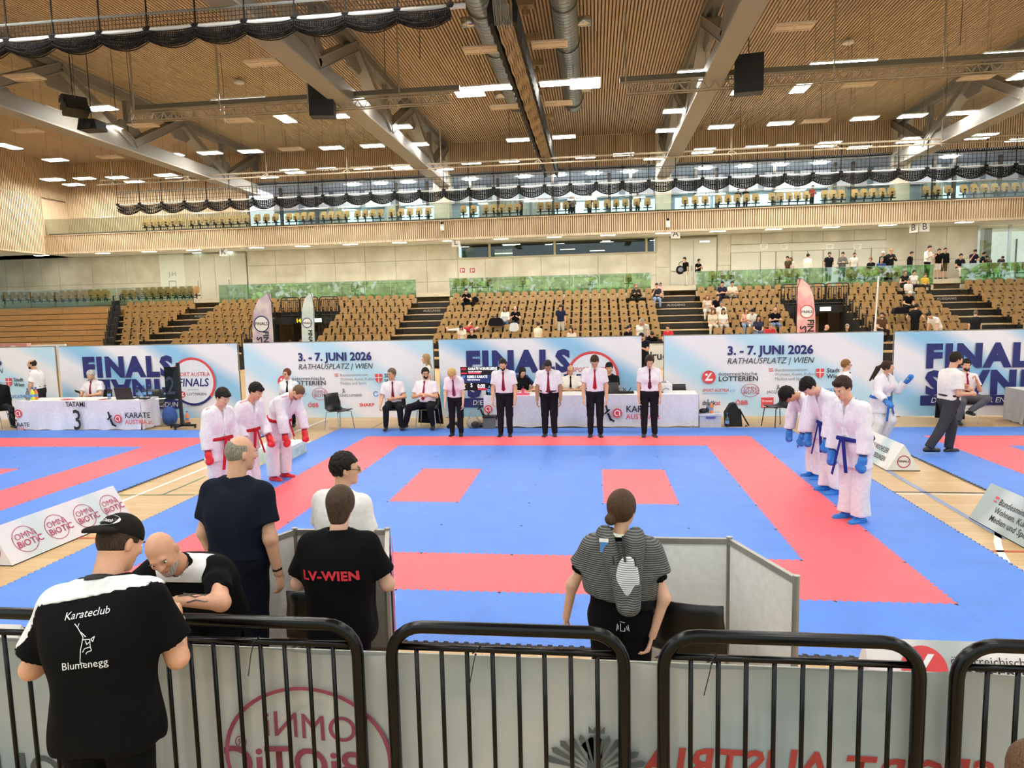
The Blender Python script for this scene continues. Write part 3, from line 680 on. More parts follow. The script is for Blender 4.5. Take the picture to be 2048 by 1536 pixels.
# ================================================================== raised ball nets
def net(name, x0, x1, Y, zp, sp, drop, label, bars, fine):
    t = empty(name, (x0, Y, zp)); tag(t, label, 'net'); w = x1-x0; NET = M('net_black', '121010', .9)
    MB().tube([(0, 0, 0), (w, 0, 0)], .062 if fine else .035, 8).build('pipe', M('net_pipe_white', 'c9c9cc', .4) if fine else WHITE, t, True)
    MB().tube([(0, .02, .4 if fine else .7), (w, .02, .4 if fine else .7)], .035 if fine else .03, 6).build('upper_pipe', M('net_pipe_grey', '777a7a', .4), t)
    n = int(w/sp)
    me = MB().tube([(0, 0, 0), (0, 0, 3.0 if fine else 1.5)], .022, 5).ball((0, 0, .02), (.13, .1, .07), 8).mesh('strap')
    for i in range(n+1): put('strap', me, NET, t, (min(w, i*sp), 0, 0))
    # hanging scallops: many loops of gathered net per bay
    mb = MB(); loops = 16 if fine else 9; bd, sg = (.2, .19) if fine else (.3, .26)
    for i in range(n):
        for k in range(loops):
            q = k/(loops-1); pts = []
            for j in range(9):
                u = j/8; pts.append((i*sp+u*sp, (k % 4-1.5)*.06+.015*math.sin(9*u+k), -.03-bd*q-sg*(.35+.65*q)*(1-(2*u-1)**2)))
            mb.tube(pts, .014 if fine else .022, 4, False)
        nv_ = 26 if fine else 12
        for j in range(nv_):
            u = (j+.5)/nv_; b = 1-(2*u-1)**2
            for y_ in (-.08, .08): mb.tube([(i*sp+u*sp, y_, -.03-.3*sg*b), (i*sp+u*sp+.02*math.sin(j), y_*1.3, -.03-bd*.5-sg*.7*b), (i*sp+u*sp, y_*.3, -.03-bd-sg*b)], .012 if fine else .02, 4, False)
    stuff(mb.build('gathered_net', NET, t))
    mb = MB(); h = .4 if fine else .7; st = .1 if fine else .2
    k = 0
    while k*st < w: mb.bar((k*st, .01, 0), (k*st, .01, h), .009 if fine else .014, .009 if fine else .014); k += 1
    k = 1
    while k*st < h: mb.bar((0, .01, k*st), (w, .01, k*st), .009 if fine else .014, .009 if fine else .014); k += 1
    stuff(mb.build('net_mesh', NET, t))
    return t
net('ball_net', -16.6, -2.05, 10.7, 9.86, 1.29, .62, 'large black ball net hanging from a white pipe, nearest the camera', 0, True)
t2 = net('ball_net', -26.1, 24., 31., 9.22, 1.36, .75, 'far black ball net gathered in scallops before the gallery', 0, False)
CARR = M('carrier_paint', 'a89a84', .5)
MB().tube([(-.8, -.25, 1.35), (50, -.25, 1.35)], .05, 6).build('carrier_pipe', CARR, t2); MB().tube([(-.8, -.55, 1.05), (50, -.55, 1.05)], .04, 6).build('carrier_pipe', CARR, t2)
me = MB().tube([(0, -.3, 1.0), (0, -.3, 3.85)], .03, 5).tube([(0, -.3, 1.3), (.25, -.5, 1.05)], .03, 5).tube([(0, -.3, 1.3), (-.25, -.5, 1.05)], .03, 5).mesh('hanger')
for x in (0, 4.6, 9.2, 13.8, 19., 24.2, 29., 34., 39., 44., 49.): put('hanger', me, CARR, t2, (x, 0, 0))
# ================================================================== lattice beams and line-array speakers
def lattice(x0, x1, Y, z, label):
    t = empty('lattice_beam', (x0, Y, z)); tag(t, label, 'lattice beam'); w = x1-x0; P = M('lattice_paint', 'a59a88', .4, .3)
    for y, zz in ((-.12, -.15), (.12, -.15), (0, .15)): MB().tube([(0, y, zz), (w, y, zz)], .025, 6).build('chord', P, t)
    mb = MB(); n = int(w/.4)
    for i in range(n):
        for y in (-.12, .12): mb.bar((i*.4, y, -.15), (i*.4+.2, 0, .15), .018, .018).bar((i*.4+.2, 0, .15), (i*.4+.4, y, -.15), .018, .018)
    stuff(mb.build('lacing', P, t))
    MB().box(-.2, w+.2, .5, .75, .45, .62).build('cable_tray', M('cable_tray_grey', '6f6a60', .5, .3), t)
    for k in range(int(w/3.5)+1): MB().bar((k*3.5, .3, .15), (k*3.5, .3, 2.7), .05, .05, (0, 1, 0)).build('drop_rod', P, t)
lattice(-16.6, -4.1, 19, 10.3, 'grey lattice beam hung between the two left speakers'); lattice(2.1, 17, 19, 10.22, 'grey lattice beam running past the right speaker')
SPK = M('speaker_black', '0e0e0f', .5, bump=.2, bscale=200); SPG = M('speaker_grille', '17171a', .6)
def speaker(px, top, bot, Y, w, n, yaw, label, curve=0.):
    a, b = atY(px, top, Y), atY(px, bot, Y); h = (a[2]-b[2])/n; t = empty('line_speaker', ((a[0]+b[0])/2, Y, b[2]), yaw); tag(t, label, 'speaker')
    for k in range(n):
        c = MB().prism([(-.32, 0), (.3, .03), (.3, h-.03), (-.32, h)], -w/2, w/2, 'x').build('cabinet', SPK, t, loc=(0, curve*(n-1-k)**2*.5, k*h)); c.rotation_euler = (curve*(n-1-k), 0, 0)
        for s in (-1, 1): MB().box(s*w*.25-.2*w, s*w*.25+.2*w, -.335, -.322, h*.15, h*.85).build('grille', SPG, c)
    MB().box(-w/2, w/2, -.2, .2, n*h, n*h+.05).build('rigging_frame', BLACK, t); MB().tube([(0, 0, n*h), (0, 0, 12.9-b[2])], .015, 5).build('cable', BLACK, t)
speaker(645, 168, 236, 18.6, .86, 4, .2, 'black hanging loudspeaker array left of the central bay'); speaker(1497, 114, 189, 18.6, .92, 4, -.15, 'black hanging loudspeaker array at the upper right')
speaker(147, 196, 232, 18.6, .8, 3, .9, 'curved black loudspeaker array hanging at upper left', -.18)
t = MB().prism([(-.4, 0), (.4, 0), (.34, .36), (-.3, .4)], -.3, .3).tube([(0, 0, .35), (0, 0, 3.4)], .015, 5).build('subwoofer', SPK, loc=atY(185, 262, 18.6)); tag(t, 'small black speaker box under the curved array', 'speaker')
MB().ball((0, -.32, .18), (.2, .05, .15), 12).build('cone', SPG, t)
# hanging cables
CB = M('cable_dark', '4a3c2c', .6)
for i, (px, py) in enumerate(((150, 200), (232, 240), (264, 250), (450, 250), (575, 360), (770, 150), (840, 120), (1020, 330), (1165, 320), (1480, 320), (1640, 290), (1700, 230), (1805, 300), (1890, 230), (1920, 90))):
    p = atz(px, py, 10.3); o = MB().tube([(0, 0, 0), (.03, 0, 1.4), (0, 0, 2.75)], .012, 4).build('hanging_cable', CB, loc=p); tag(o, 'thin cable hanging from the slatted ceiling, %s from the left' % ordw(i), 'cable', 'thin ceiling cables')
# small smoke detectors and the round camera boxes on the fascia
for i, (px, py) in enumerate(((884, 452), (1336, 445))):
    p = atY(px, py, YF-.1); t = empty('surveillance_camera', p); tag(t, ['white camera cluster on the slatted gallery front near sign L', 'white camera cluster on the slatted gallery front near sign A'][i], 'camera')
    MB().box(-.1, .1, 0, .08, -.05, .1).build('mount', WHITE, t); MB().lathe([(.02, -.3), (.11, -.26), (.12, -.12), (.09, -.05)], n=10).build('dome', WHITE, t)
    MB().tube([(0, -.1, .16), (0, .1, .2)], .07, 8).build('lens_housing', BLACK, t)
for px, py in ((1398*.3418, 483*.3418), (1020*.3418+1348, 250*.3418)):
    p = atz(px, py, 12.9); o = MB().lathe([(.22, -.03), (.22, .03), (.12, .1)], n=14).build('ceiling_disc', WHITE, loc=p); tag(o, 'round white ceiling disc in the %s half' % ('left' if px < 1000 else 'right'), 'detector')
# ================================================================== jigsaw competition mats
def mat_foam(name, c):
    m, N, L, b = nodes(name); tc = N.new('ShaderNodeTexCoord'); g = N.new('ShaderNodeNewGeometry')
    nz = N.new('ShaderNodeTexNoise'); nz.inputs['Scale'].default_value = 2.5; nz.inputs['Detail'].default_value = 6; L.new(g.outputs['Position'], nz.inputs['Vector'])
    r = N.new('ShaderNodeValToRGB'); r.color_ramp.elements[0].position = .3; r.color_ramp.elements[1].position = .75
    r.color_ramp.elements[0].color = tuple(v*.93 for v in s2l(c))+(1,); r.color_ramp.elements[1].color = tuple(min(1, v*1.04) for v in s2l(c))+(1,)
    L.new(nz.outputs[0], r.inputs[0]); L.new(r.outputs[0], b.inputs['Base Color']); b.inputs['Roughness'].default_value = .55
    mp = N.new('ShaderNodeMapping'); mp.inputs['Rotation'].default_value = (0, 0, .35); L.new(g.outputs['Position'], mp.inputs[0])
    w = N.new('ShaderNodeTexWave'); w.inputs['Scale'].default_value = 9; w.bands_direction = 'Y'; L.new(mp.outputs[0], w.inputs['Vector']); w.inputs['Distortion'].default_value = .6
    bp = N.new('ShaderNodeBump'); bp.inputs['Strength'].default_value = .22; bp.inputs['Distance'].default_value = .006
    L.new(w.outputs[0], bp.inputs['Height']); L.new(bp.outputs[0], b.inputs['Normal']); return m
MB_BLUE = mat_foam('mat_blue', '4f83dc'); MB_RED = mat_foam('mat_red', 'f4606a'); MB_SIDE = M('mat_core_grey', '5f6672', .7)
def tile_outline(n=12, a=.011, g=.0015):
    P = []
    def wave(t):
        k = t*n % 1.; return a if k < .5 else -a
    pts = []
    for i in range(n):
        u = i/n; d = 1/n
        pts += [(u+.02*d, -1), (u+.06*d, 1), (u+.46*d, 1), (u+.54*d, -1)]
    S = [(max(0, u), v*a) for u, v in pts]
    for u, v in S: P.append((u, v-0))            # bottom edge
    for u, v in S: P.append((1+v, u))            # right
    for u, v in reversed(S): P.append((u, 1+v))  # top
    for u, v in reversed(S): P.append((v, u))    # left
    c = [(x-.5, y-.5) for x, y in P]; return [(x*(1-g), y*(1-g)) for x, y in c]
OUT = tile_outline(); TH = .025
def tile_mesh():
    n = len(OUT); V = [(x, y, TH) for x, y in OUT]+[(x, y, 0) for x, y in OUT]
    me = bpy.data.meshes.new('mat_tile'); F = [tuple(range(n))]+[(i+n, (i+1) % n+n, (i+1) % n, i) for i in range(n)]
    me.from_pydata(V, [], F); me.polygons.foreach_set('material_index', [0]+[1]*n); me.update(); return me
TB, TR = tile_mesh(), tile_mesh()
for cx, y0, nm in ((0, -1, 'central blue and red karate mat with three-a-side contest'), (-11.4, -1.15, 'left blue and red karate mat in front of table three'), (11.3, -1., 'right blue and red karate mat with the walking referee')):
    t = empty('karate_mat', (cx, y0, .001)); tag(t, nm, 'mat')
    for i in range(10):
        for j in range(10):
            ring_ = max(abs(i-4.5), abs(j-4.5)); pad = i in (3, 6) and j in (4, 5)
            # ring of red one metre wide, one tile in from the edge; two red start pads
            red = (3 < ring_ < 4) or pad
            x, y = i-4.5, j+.5; q = CR@(np.array((cx+x, y0+y, 0))-CC); u = 1024+CF*q[0]/max(.3, q[2])
            if q[2] < .5 or not -120 < u < 2170: continue
            put('mat_tile', TR if red else TB, [MB_RED if red else MB_BLUE, MB_SIDE], t, (x, y, 0))
# ================================================================== printed banners
def banner_print(name, blue, cx):
    m, N, L, b = nodes(name); tc = N.new('ShaderNodeTexCoord'); b.inputs['Roughness'].default_value = .6
    mp = N.new('ShaderNodeMapping'); mp.inputs['Location'].default_value = (cx, 0, 0); mp.inputs['Rotation'].default_value = (0, .55, 0); mp.inputs['Scale'].default_value = (.33, 1, .85)
    L.new(tc.outputs['Object'], mp.inputs[0]); w = N.new('ShaderNodeTexWave'); w.bands_direction = 'X'; w.inputs['Scale'].default_value = .42; w.inputs['Distortion'].default_value = 2.2; w.inputs['Detail'].default_value = 1.; w.inputs['Detail Scale'].default_value = .7
    L.new(mp.outputs[0], w.inputs['Vector']); r = N.new('ShaderNodeValToRGB'); e = r.color_ramp.elements
    e[0].position = .25; e[0].color = s2l('e9e8f2')+(1,); e[1].position = .95; e[1].color = s2l(blue)+(1,)
    L.new(w.outputs[0], r.inputs[0]); L.new(r.outputs[0], b.inputs['Base Color']); return m
P_FIN = banner_print('print_finals', '8fc4ea', .9); P_DATE = banner_print('print_date', 'b9dcf2', 1.9)
NAVY = M('print_navy', '23286e', .6); PRED = M('print_red', 'd8474c', .6); PINK = M('print_raspberry', 'b04060', .6); PK = M('print_black', '222428', .6)
PGREY = M('print_grey', '7d8590', .6); PWH = M('print_white', 'f1f1f4', .6); PBLUE = M('print_sky', '4a86c8', .6); PLB = M('print_light_blue', '8fb4dc', .6)
def lottery(par, x, z, s, y=-.006):
    mb = MB(); disc(mb, (x, z), .16*s, y=y); mb.build('emblem_disc', PRED, par)
    mb = MB(); disc(mb, (x-.055*s, z+.06*s), .03*s, 12, y-.001)
    poly(mb, [(x+.03*s, z+.1*s), (x+.075*s, z+.1*s), (x-.02*s, z-.04*s), (x+.1*s, z-.04*s), (x+.08*s, z-.09*s), (x-.1*s, z-.09*s)], y-.001); mb.build('emblem_mark', PWH, par)
def omni(par, x, z, s, y=-.006, col=None, th=.012):
    col = col or PINK; mb = MB(); ring(mb, (x, z), .17*s-th*s, .17*s, 32, y=y, sx=1.3); mb.build('emblem_ring', col, par)
    text('OMNi', col, par, (x-.16*s, y, z+.01*s), .13*s); text('BiOTiC', col, par, (x-.17*s, y, z-.085*s), .125*s, bold=.012)
def finals_ring(par, x, z, r, y=-.006, small=False):
    mb = MB(); ring(mb, (x, z), r*.9, r, 30, y=y, a0=-.7, a1=math.pi*.95); mb.build('emblem_ring', PRED, par)
    mb = MB(); ring(mb, (x, z), r*.9, r, 20, y=y, a0=math.pi*.95, a1=2*math.pi-.7); mb.build('emblem_ring', NAVY, par)
    text('SPORT AUSTRIA', PRED, par, (x, y, z+r*.22), r*.245, align='CENTER', bold=.01, shear=.1, sx=.86)
    text('FINALS', NAVY, par, (x, y, z-r*.19), r*.46, align='CENTER', bold=.02, shear=.15, sx=.95)
    if not small:
        text('powered by', PGREY, par, (x, y, z-r*.36), r*.1, align='CENTER'); lottery(par, x-r*.5, z-r*.53, r*.85, y)
        text('LOTTERIEN', PK, par, (x-r*.3, y, z-r*.57), r*.15, bold=.01, sx=1.1)
def banner(x0, w, Y, kind, label):
    t = empty('banner', (x0, Y, 0)); tag(t, label, 'banner'); n = 40; V = []; F = []; H = 1.97
    for i in range(n+1):
        for j in range(5):
            V.append((w*i/n, .012*math.sin(i*.9+j*.5)*(j < 4)*(1 if i not in (0, n) else 0), .02+(H-.02)*j/4))
    for i in range(n):
        for j in range(4): F.append((5*i+j, 5*i+5+j, 5*i+6+j, 5*i+1+j))
    MB().add(V, F).build('print_sheet', P_FIN if kind == 'F' else P_DATE, t, True)
    MB().tube([(0, .05, 0), (0, .05, H), (w, .05, H), (w, .05, 0)], .022, 6).build('frame', STEEL, t)
    for xx in (.15, w-.15): MB().box(xx-.03, xx+.03, -.0, .5, 0, .02).bar((xx, .05, .5), (xx, .45, .02), .03, .03).build('stand_foot', STEEL, t)
    y = -.022
    if kind == 'F':
        k = dict(bold=.058, sx=1.02, space=1.18)
        text('FINALS', NAVY, t, (.68, y, 1.165), .71, **k)
        fw = max(v.co.x for v in textmesh('FINALS', .71, **k).vertices); text('FINALS', NAVY, t, (.68+fw, y, 1.035), .71, rot=(math.pi/2, math.pi, 0), **k)
        MB().box(.6, 3.45, y, y+.004, .27, .5).build('print_bar', NAVY, t)
        text('DIE WOCHE DER ENTSCHEIDUNGEN', PWH, t, (.82, y-.006, .33), .175, shear=.15, sx=.98)
        mb = MB(); disc(mb, (3.82, .99), .6, y=y-.004); mb.build('emblem_ground', M('print_pale', 'e3e6f2', .6), t); finals_ring(t, 3.82, .99, .64, y-.007)
    else:
        text('3. - 7. JUNI 2026', NAVY, t, (2.45, y, 1.5), .285, align='CENTER', bold=.035, sx=1.0)
        text('RATHAUSPLATZ | WIEN', PK, t, (2.45, y, 1.28), .2, align='CENTER', shear=.25, sx=.92)
        lottery(t, 1.05, .97, 1., y); text('österreichische', PK, t, (1.27, y, 1.0), .13, sx=1.12); text('LOTTERIEN', PK, t, (1.27, y, .87), .16, bold=.015, sx=1.12)
        mb = MB(); mb.box(2.43, 2.53, y-.002, y, 1.14, 1.16).box(2.43, 2.53, y-.002, y, 1.09, 1.11); mb.build('print_flag', PRED, t)
        for q, s in enumerate(('Bundesministerium', 'Wohnen, Kunst, Kultur,', 'Medien und Sport')): text(s, PGREY, t, (2.57, y, 1.09-q*.105), .1, sx=.95)
        mb = MB(); poly(mb, [(3.5, 1.14), (3.68, 1.14), (3.68, 1.0), (3.64, .94), (3.59, .91), (3.54, .94), (3.5, 1.0)], y); mb.build('shield', PRED, t)
        MB().box(3.582, 3.6, y-.003, y-.001, .915, 1.14).box(3.5, 3.68, y-.003, y-.001, 1.04, 1.058).build('shield_cross', PWH, t)
        text('Stadt', PK, t, (3.74, y, 1.05), .14, bold=.015); text('Wien', PK, t, (3.74, y, .91), .14, bold=.015)
        text('SPORT AUSTRIA', PRED, t, (.9, y, .62), .095, bold=.012, shear=.15, sx=.9); text('BUNDES-SPORTORGANISATION', PBLUE, t, (.9, y, .56), .04)
        mb = MB(); [poly(mb, [(1.6, .62), (1.6+.06*math.cos(a), .62+.05*math.sin(a)), (1.6+.07*math.cos(a+.3), .62+.06*math.sin(a+.3))], y) for a in (0, .5, 1, 2.1, 2.6, 3.1, 4.7)]; mb.build('emblem_eagle', PLB, t)
        omni(t, 2.01, .64, .95, y); text('JACQUES LEMANS', PK, t, (2.4, y, .57), .09); text('JL', PK, t, (2.62, y, .68), .13, bold=.015, sx=.8)
        text('DECATHLON', PBLUE, t, (3.6, y, .59), .12, bold=.02, sx=.9); mb = MB(); ring(mb, (3.5, .63), .05, .07, 18, y=y, a0=.6, a1=6.); mb.build('emblem_wave', PBLUE, t)
        text('druck', PK, t, (.9, y, .3), .15, bold=.015, sx=.9); text('at', PRED, t, (1.22, y, .3), .15, bold=.015, sx=.9)
        text('ÖBB', PRED, t, (1.67, y, .3), .15, bold=.02); MB().box(2.27, 2.55, y-.002, y, .22, .47).build('print_block', PRED, t)
        text('Kronen', PWH, t, (2.29, y-.004, .36), .08, bold=.015, sx=.95); text('Zeitung', PWH, t, (2.29, y-.004, .25), .08, bold=.015, sx=.95)
        text('SHARP', PRED, t, (3.05, y, .31), .12, bold=.025, sx=1.1)
    return t
banner(-18.62, 5.02, 10.78, 'D', 'white and pale blue banner cropped at the left edge, ending in 26')
banner(-13.45, 5.1, 10.75, 'F', 'FINALS banner behind the table marked three')
banner(-8.14, 5.02, 10.68, 'D', 'date banner behind the three red-belted competitors')
banner(-2.97, 5.0, 10.68, 'F', 'FINALS banner behind the row of bowing referees')
banner(2.56, 4.98, 10.62, 'D', 'date banner behind the three blue-belted competitors')
banner(7.74, 5.0, 10.52, 'F', 'FINALS banner behind the walking referee at right')
# second line of barriers far behind, seen through the gap between banners
g = empty('floor_banner', (.8, 24., 0)); tag(g, 'grey floor banner printed druck, seen through the gap between banners', 'banner')
MB().box(-3, 5.5, 0, .04, .05, 1.12).build('print_sheet', M('print_grey_white', 'd6d6d2', .6), g); text('druckat', PK, g, (2.35, -.01, .42), .5, bold=.02, sx=.95)
MB().box(-3, 5.5, -.02, .06, 1.12, 1.2).build('top_rail', BLACK, g)
g = empty('roof_banner', atY(22, 700, 27.)); g.location.z = 0; tag(g, 'pink and cream promotional stand at the far left edge', 'banner')
MB().box(-.9, .95, 0, .3, 0, 1.55).build('print_sheet', M('print_pink_cream', 'd79a94', .6, var=.25, scale=1.5), g)
mb = MB(); disc(mb, (.15, 1.15), .3, y=-.01); mb.build('emblem_ground', PWH, g); text('FINALS', NAVY, g, (.15, -.015, 1.09), .17, align='CENTER', bold=.02)
g = MB().box(0, 1.4, 0, .08, 0, 1.45).box(1.45, 2.7, 0, .08, 0, 1.45).build('white_partition', PWH, loc=(atY(32, 690, 27.)[0], 27.2, 0)); tag(g, 'low white two-panel partition in front of the bench boards', 'partition')
# beach flags
def flag(px, top, Y, w, h, base, accent, label, mirror=False):
    p = atY(px, 690, Y); zt = float(atY(px, top, Y)[2]); t = empty('beach_flag', (p[0], Y, 0)); tag(t, label, 'flag')
    m_, N, L, b = nodes('flag_print_'+base); tc = N.new('ShaderNodeTexCoord'); nz = N.new('ShaderNodeTexNoise'); nz.inputs['Scale'].default_value = 1.1; L.new(tc.outputs['Object'], nz.inputs[0])
    r = N.new('ShaderNodeValToRGB'); r.color_ramp.elements[0].position = .42; r.color_ramp.elements[1].position = .6; r.color_ramp.elements[0].color = s2l(base)+(1,); r.color_ramp.elements[1].color = s2l(accent)+(1,)
    L.new(nz.outputs[0], r.inputs[0]); L.new(r.outputs[0], b.inputs['Base Color']); s = -1 if mirror else 1
    prof = [(.0, 0), (w*.95, 0), (w, zt*.35), (w*.96, zt*.6), (w*.85, zt*.8), (w*.6, zt*.93), (w*.2, zt), (-.02, zt*1.0), (-.05, zt*.8), (-.04, zt*.4)]
    prof = [(s*(w-a)-s*w*.5, b_) for a, b_ in prof]
    MB().prism(prof, -.012, .012).build('sail', m_, t)
    MB().tube([(s*w*.5+.02*s, 0, 0), (s*w*.55, 0, zt*.5), (s*w*.54, 0, zt*.9), (s*w*.4, 0, zt*1.0)], .02, 6).build('pole', BLACK, t); MB().box(-.4, .4, -.3, .3, 0, .04).build('base_plate', BLACK, t)
    mb = MB(); disc(mb, (0, zt*.63), w*.36, y=-.02); mb.build('emblem_ground', PWH, t); mb = MB(); ring(mb, (0, zt*.63), w*.33, w*.38, y=-.024); mb.build('emblem_ring', NAVY if base != 'e88a9a' else PRED, t)
    text('FINALS', PK, t, (0, -.025, zt*.615), w*.2, align='CENTER', bold=.02)
    for q in (0, 1): text('FINALS', PK, t, (w*(-.02 if q == 0 else .06), -.02, .62 if q == 0 else zt*.54), .36 if w > .7 else .27, rot=(math.pi/2, -math.pi/2 if q == 0 else math.pi/2, 0), bold=.035, sx=1.0)
flag(526, 588, 24., 1.0, 3.5, 'b8a2c4', 'ded6dc', 'purple beach flag reading FINALS at the left gangway'); flag(617, 586, 24.5, .62, 3.5, 'bcd4d6', 'd8e2de', 'pale turquoise beach flag reading FINALS at the left gangway'); flag(1612, 558, 24.5, .75, 3.5, 'e88a9a', 'f0d2cc', 'pink beach flag reading FINALS at the right gangway', True)
# ================================================================== chairs
CH_B = M('chair_black_shell', '08080a', .35); 
def chair_parts():
    n = 7; V = []; F = []; prof = [(-.21, .455), (-.15, .45), (.0, .44), (.12, .445), (.19, .49), (.225, .6), (.25, .75), (.265, .84)]
    for y, z in prof:
        for i in range(n):
            u = 2*i/(n-1)-1; w = .23-.02*(z > .7); V.append((u*w, y+(.035*u*u*(-1) if z > .5 else 0), z+(.025*u*u if z < .5 else 0)))
    m_ = len(prof)
    for k in range(m_-1):
        for i in range(n-1): F.append((k*n+i, k*n+i+1, (k+1)*n+i+1, (k+1)*n+i))
    me = bpy.data.meshes.new('seat_shell'); me.from_pydata(V, [], F); me.polygons.foreach_set('use_smooth', [True]*len(F)); me.update()
    o = bpy.data.objects.new('tmp', me); md = o.modifiers.new('s', 'SOLIDIFY'); md.thickness = .014; COL.objects.link(o)
    m2 = bpy.data.meshes.new_from_object(o.evaluated_get(bpy.context.evaluated_depsgraph_get())); bpy.data.objects.remove(o); m2.name = 'seat_shell'
    legs = [MB().tube([(sx*.12, sy*.1, .43), (sx*.2, sy*.19, .42), (sx*.24, sy*.24, 0)], .011, 6).mesh('leg') for sx in (-1, 1) for sy in (-1, 1)]
    br = MB().tube([(-.12, -.1, .43), (.12, -.1, .43)], .01, 5).tube([(-.12, .1, .43), (.12, .1, .43)], .01, 5).mesh('seat_support')
    return m2, legs, br
CHP = chair_parts()
def chair(x, y, rz, label, z=0, legmat=None):
    t = empty('shell_chair', (x, y, z), rz); tag(t, label, 'chair'); put('seat_shell', CHP[0], CH_B, t)
    for l in CHP[1]: put('leg', l, legmat or CHROME, t)
    put('seat_support', CHP[2], legmat or CHROME, t); return t
chair(-5.0, 9.0, 1.1, 'empty black chair standing before the date banner at left')
chair(-6.0, 8.7, .5, 'black chair half hidden behind the bowing red-belted man')
chair(-3.72, 9.2, .15, 'black chair under the left seated referee with crossed arms', legmat=CHROME)
chair(-2.95, 9.25, 0, 'black chair under the bearded seated referee with dark jacket')
chair(4.85, 9.2, -1.2, 'black chair behind the curly-haired bowing competitor', legmat=BLACK)
chair(8.75, 9.6, .25, 'black chair under the seated referee at the far right')
chair(-14.1, 9.25, -1.2, 'black chair under the man in black blazer at far left')
chair(1.5, -1.75, 2.9, 'black chair standing in the right coach booth'); chair(-1.0, -1.7, 3.4, 'black chair standing in the left coach booth')
chair(-11.95, 10.2, 0., 'black chair behind the table marked three'); chair(-10.4, 10.1, .2, 'empty black chair at right end of table three')
chair(2.85, 10.1, .1, 'black chair behind the white printer')
# ================================================================== tables with draped cloths
CLOTH = M('tablecloth_white', 'dddce6', .75, bump=.15, bscale=30); LEGM = M('table_leg_grey', '3a3a3c', .5)
def table(x0, x1, y0, y1, h, label, clabel, sides=(1, 1), cmat=None):
    t = empty('folding_table', ((x0+x1)/2, (y0+y1)/2, 0)); tag(t, label, 'table'); w, d = (x1-x0)/2, (y1-y0)/2
    MB().box(-w+.02, w-.02, -d+.02, d-.02, h-.04, h-.006).build('tabletop', WHITE, t)
    for sx in (-1, 1):
        for sy in (-1, 1): MB().tube([(sx*(w-.1), sy*(d-.08), 0), (sx*(w-.1), sy*(d-.08), h-.04)], .018, 6).build('leg', LEGM, t)
    c = empty('tablecloth', ((x0+x1)/2, (y0+y1)/2, 0)); tag(c, clabel, 'tablecloth')
    MB().box(-w, w, -d, d, h-.005, h).build('cloth_top', M('tablecloth_top', 'e6e4e2', .7), c)
    def drape(a, b, nrm, n):
        V = []; F = []
        for i in range(n+1):
            u = i/n; p = np.array(a)*(1-u)+np.array(b)*u
            for j in range(6):
                v = j/5; f_ = v*(.022*math.sin(i*1.1)+.018*math.sin(i*.43+2*v)+.012*math.sin(i*.21+5*v))
                V.append((p[0]+nrm[0]*(f_+.004), p[1]+nrm[1]*(f_+.004), h-v*(h-.03-.01*math.sin(i*.8))))
        for i in range(n):
            for j in range(5): F.append((6*i+j, 6*i+6+j, 6*i+7+j, 6*i+1+j))
        return MB().add(V, F).build('cloth_drape', cmat or CLOTH, c, True)
    drape((-w, -d), (w, -d), (0, -1), max(12, int(w*26)))
    if sides[0]: drape((-w, d), (-w, -d), (-1, 0), 14)
    if sides[1]: drape((w, -d), (w, d), (1, 0), 14)
    return t, c, w, d
def ka_logo(c, x, z, s, y, txt=True):
    mb = MB(); disc(mb, (x, z), .1*s, y=y); mb.build('emblem_disc', PRED, c)
    mb = MB(); ring(mb, (x, z), .045*s, .065*s, 16, y=y-.003, a0=.3, a1=4.9); mb.box(x+.035*s, x+.06*s, y-.004, y-.003, z-.06*s, z+.04*s); mb.build('emblem_letter', PWH, c)
    mb = MB(); mb.bar((x-.24*s, y, z+.17*s), (x-.2*s, y, z+.02*s), .04*s, .006, (0, -1, 0)).bar((x-.27*s, y, z-.02*s), (x-.16*s, y, z+.08*s), .035*s, .006, (0, -1, 0)).bar((x-.2*s, y, z), (x-.13*s, y, z-.16*s), .05*s, .006, (0, -1, 0)).bar((x-.15*s, y, z-.13*s), (x-.06*s, y, z-.18*s), .04*s, .006, (0, -1, 0)); mb.build('brush_stroke', PK, c)
    if txt: text('KARATE', PK, c, (x+.18*s, y, z+.02*s), .19*s, bold=.015, sx=.95); text('AUSTRIA.at', PRED, c, (x+.18*s, y, z-.13*s), .15*s, bold=.01, sx=.95)
tL, cL, w, d = table(-13.15, -9.87, 8.9, 9.6, .74, 'folding table of mat three under a white cloth', 'white cloth printed TATAMI 3 on the left table')
text('TATAMI', PK, cL, (-.02, -d-.045, .6), .17, align='CENTER', bold=.02, sx=.85); text('3', PK, cL, (0.0, -d-.05, .04), .7, align='CENTER', bold=.005, sx=.75)
ka_logo(cL, 1.06, .3, 1., -d-.045); ka_logo(cL, -1.56, .44, 1., -d-.045, False); text('RATE', PK, cL, (-1.62, -d-.045, .12), .14, bold=.015); text('RIA', PRED, cL, (-1.6, -d-.045, .03), .12)
tC, cC, w, d = table(-1.62, 3.16, 9.15, 9.9, .74, 'long folding table behind the bowing referees', 'white cloth printed KARATE AUSTRIA on the central table', (1, 1))
ka_logo(cC, .62, .34, 1.05, -d-.05); ka_logo(cC, -2.28, .45, .9, -d-.05, False); text('TE', PK, cC, (-2.3, -d-.05, .14), .14, bold=.015); text('RIA', PRED, cC, (-2.32, -d-.05, .03), .12)
tR, cR, w, d = table(9.86, 12.6, 9.25, 10.0, .74, 'folding table at the far right edge', 'grey-white cloth printed KARATE AUSTRIA at the right edge', cmat=M('tablecloth_grey', 'bdbdbd', .75))
ka_logo(cR, -1.02, .44, 1., -d-.045, False); text('KARATE', PK, cR, (-1.2, -d-.045, .18), .15, bold=.015); text('AUSTRIA', PRED, cR, (-1.22, -d-.045, .05), .14, bold=.01)
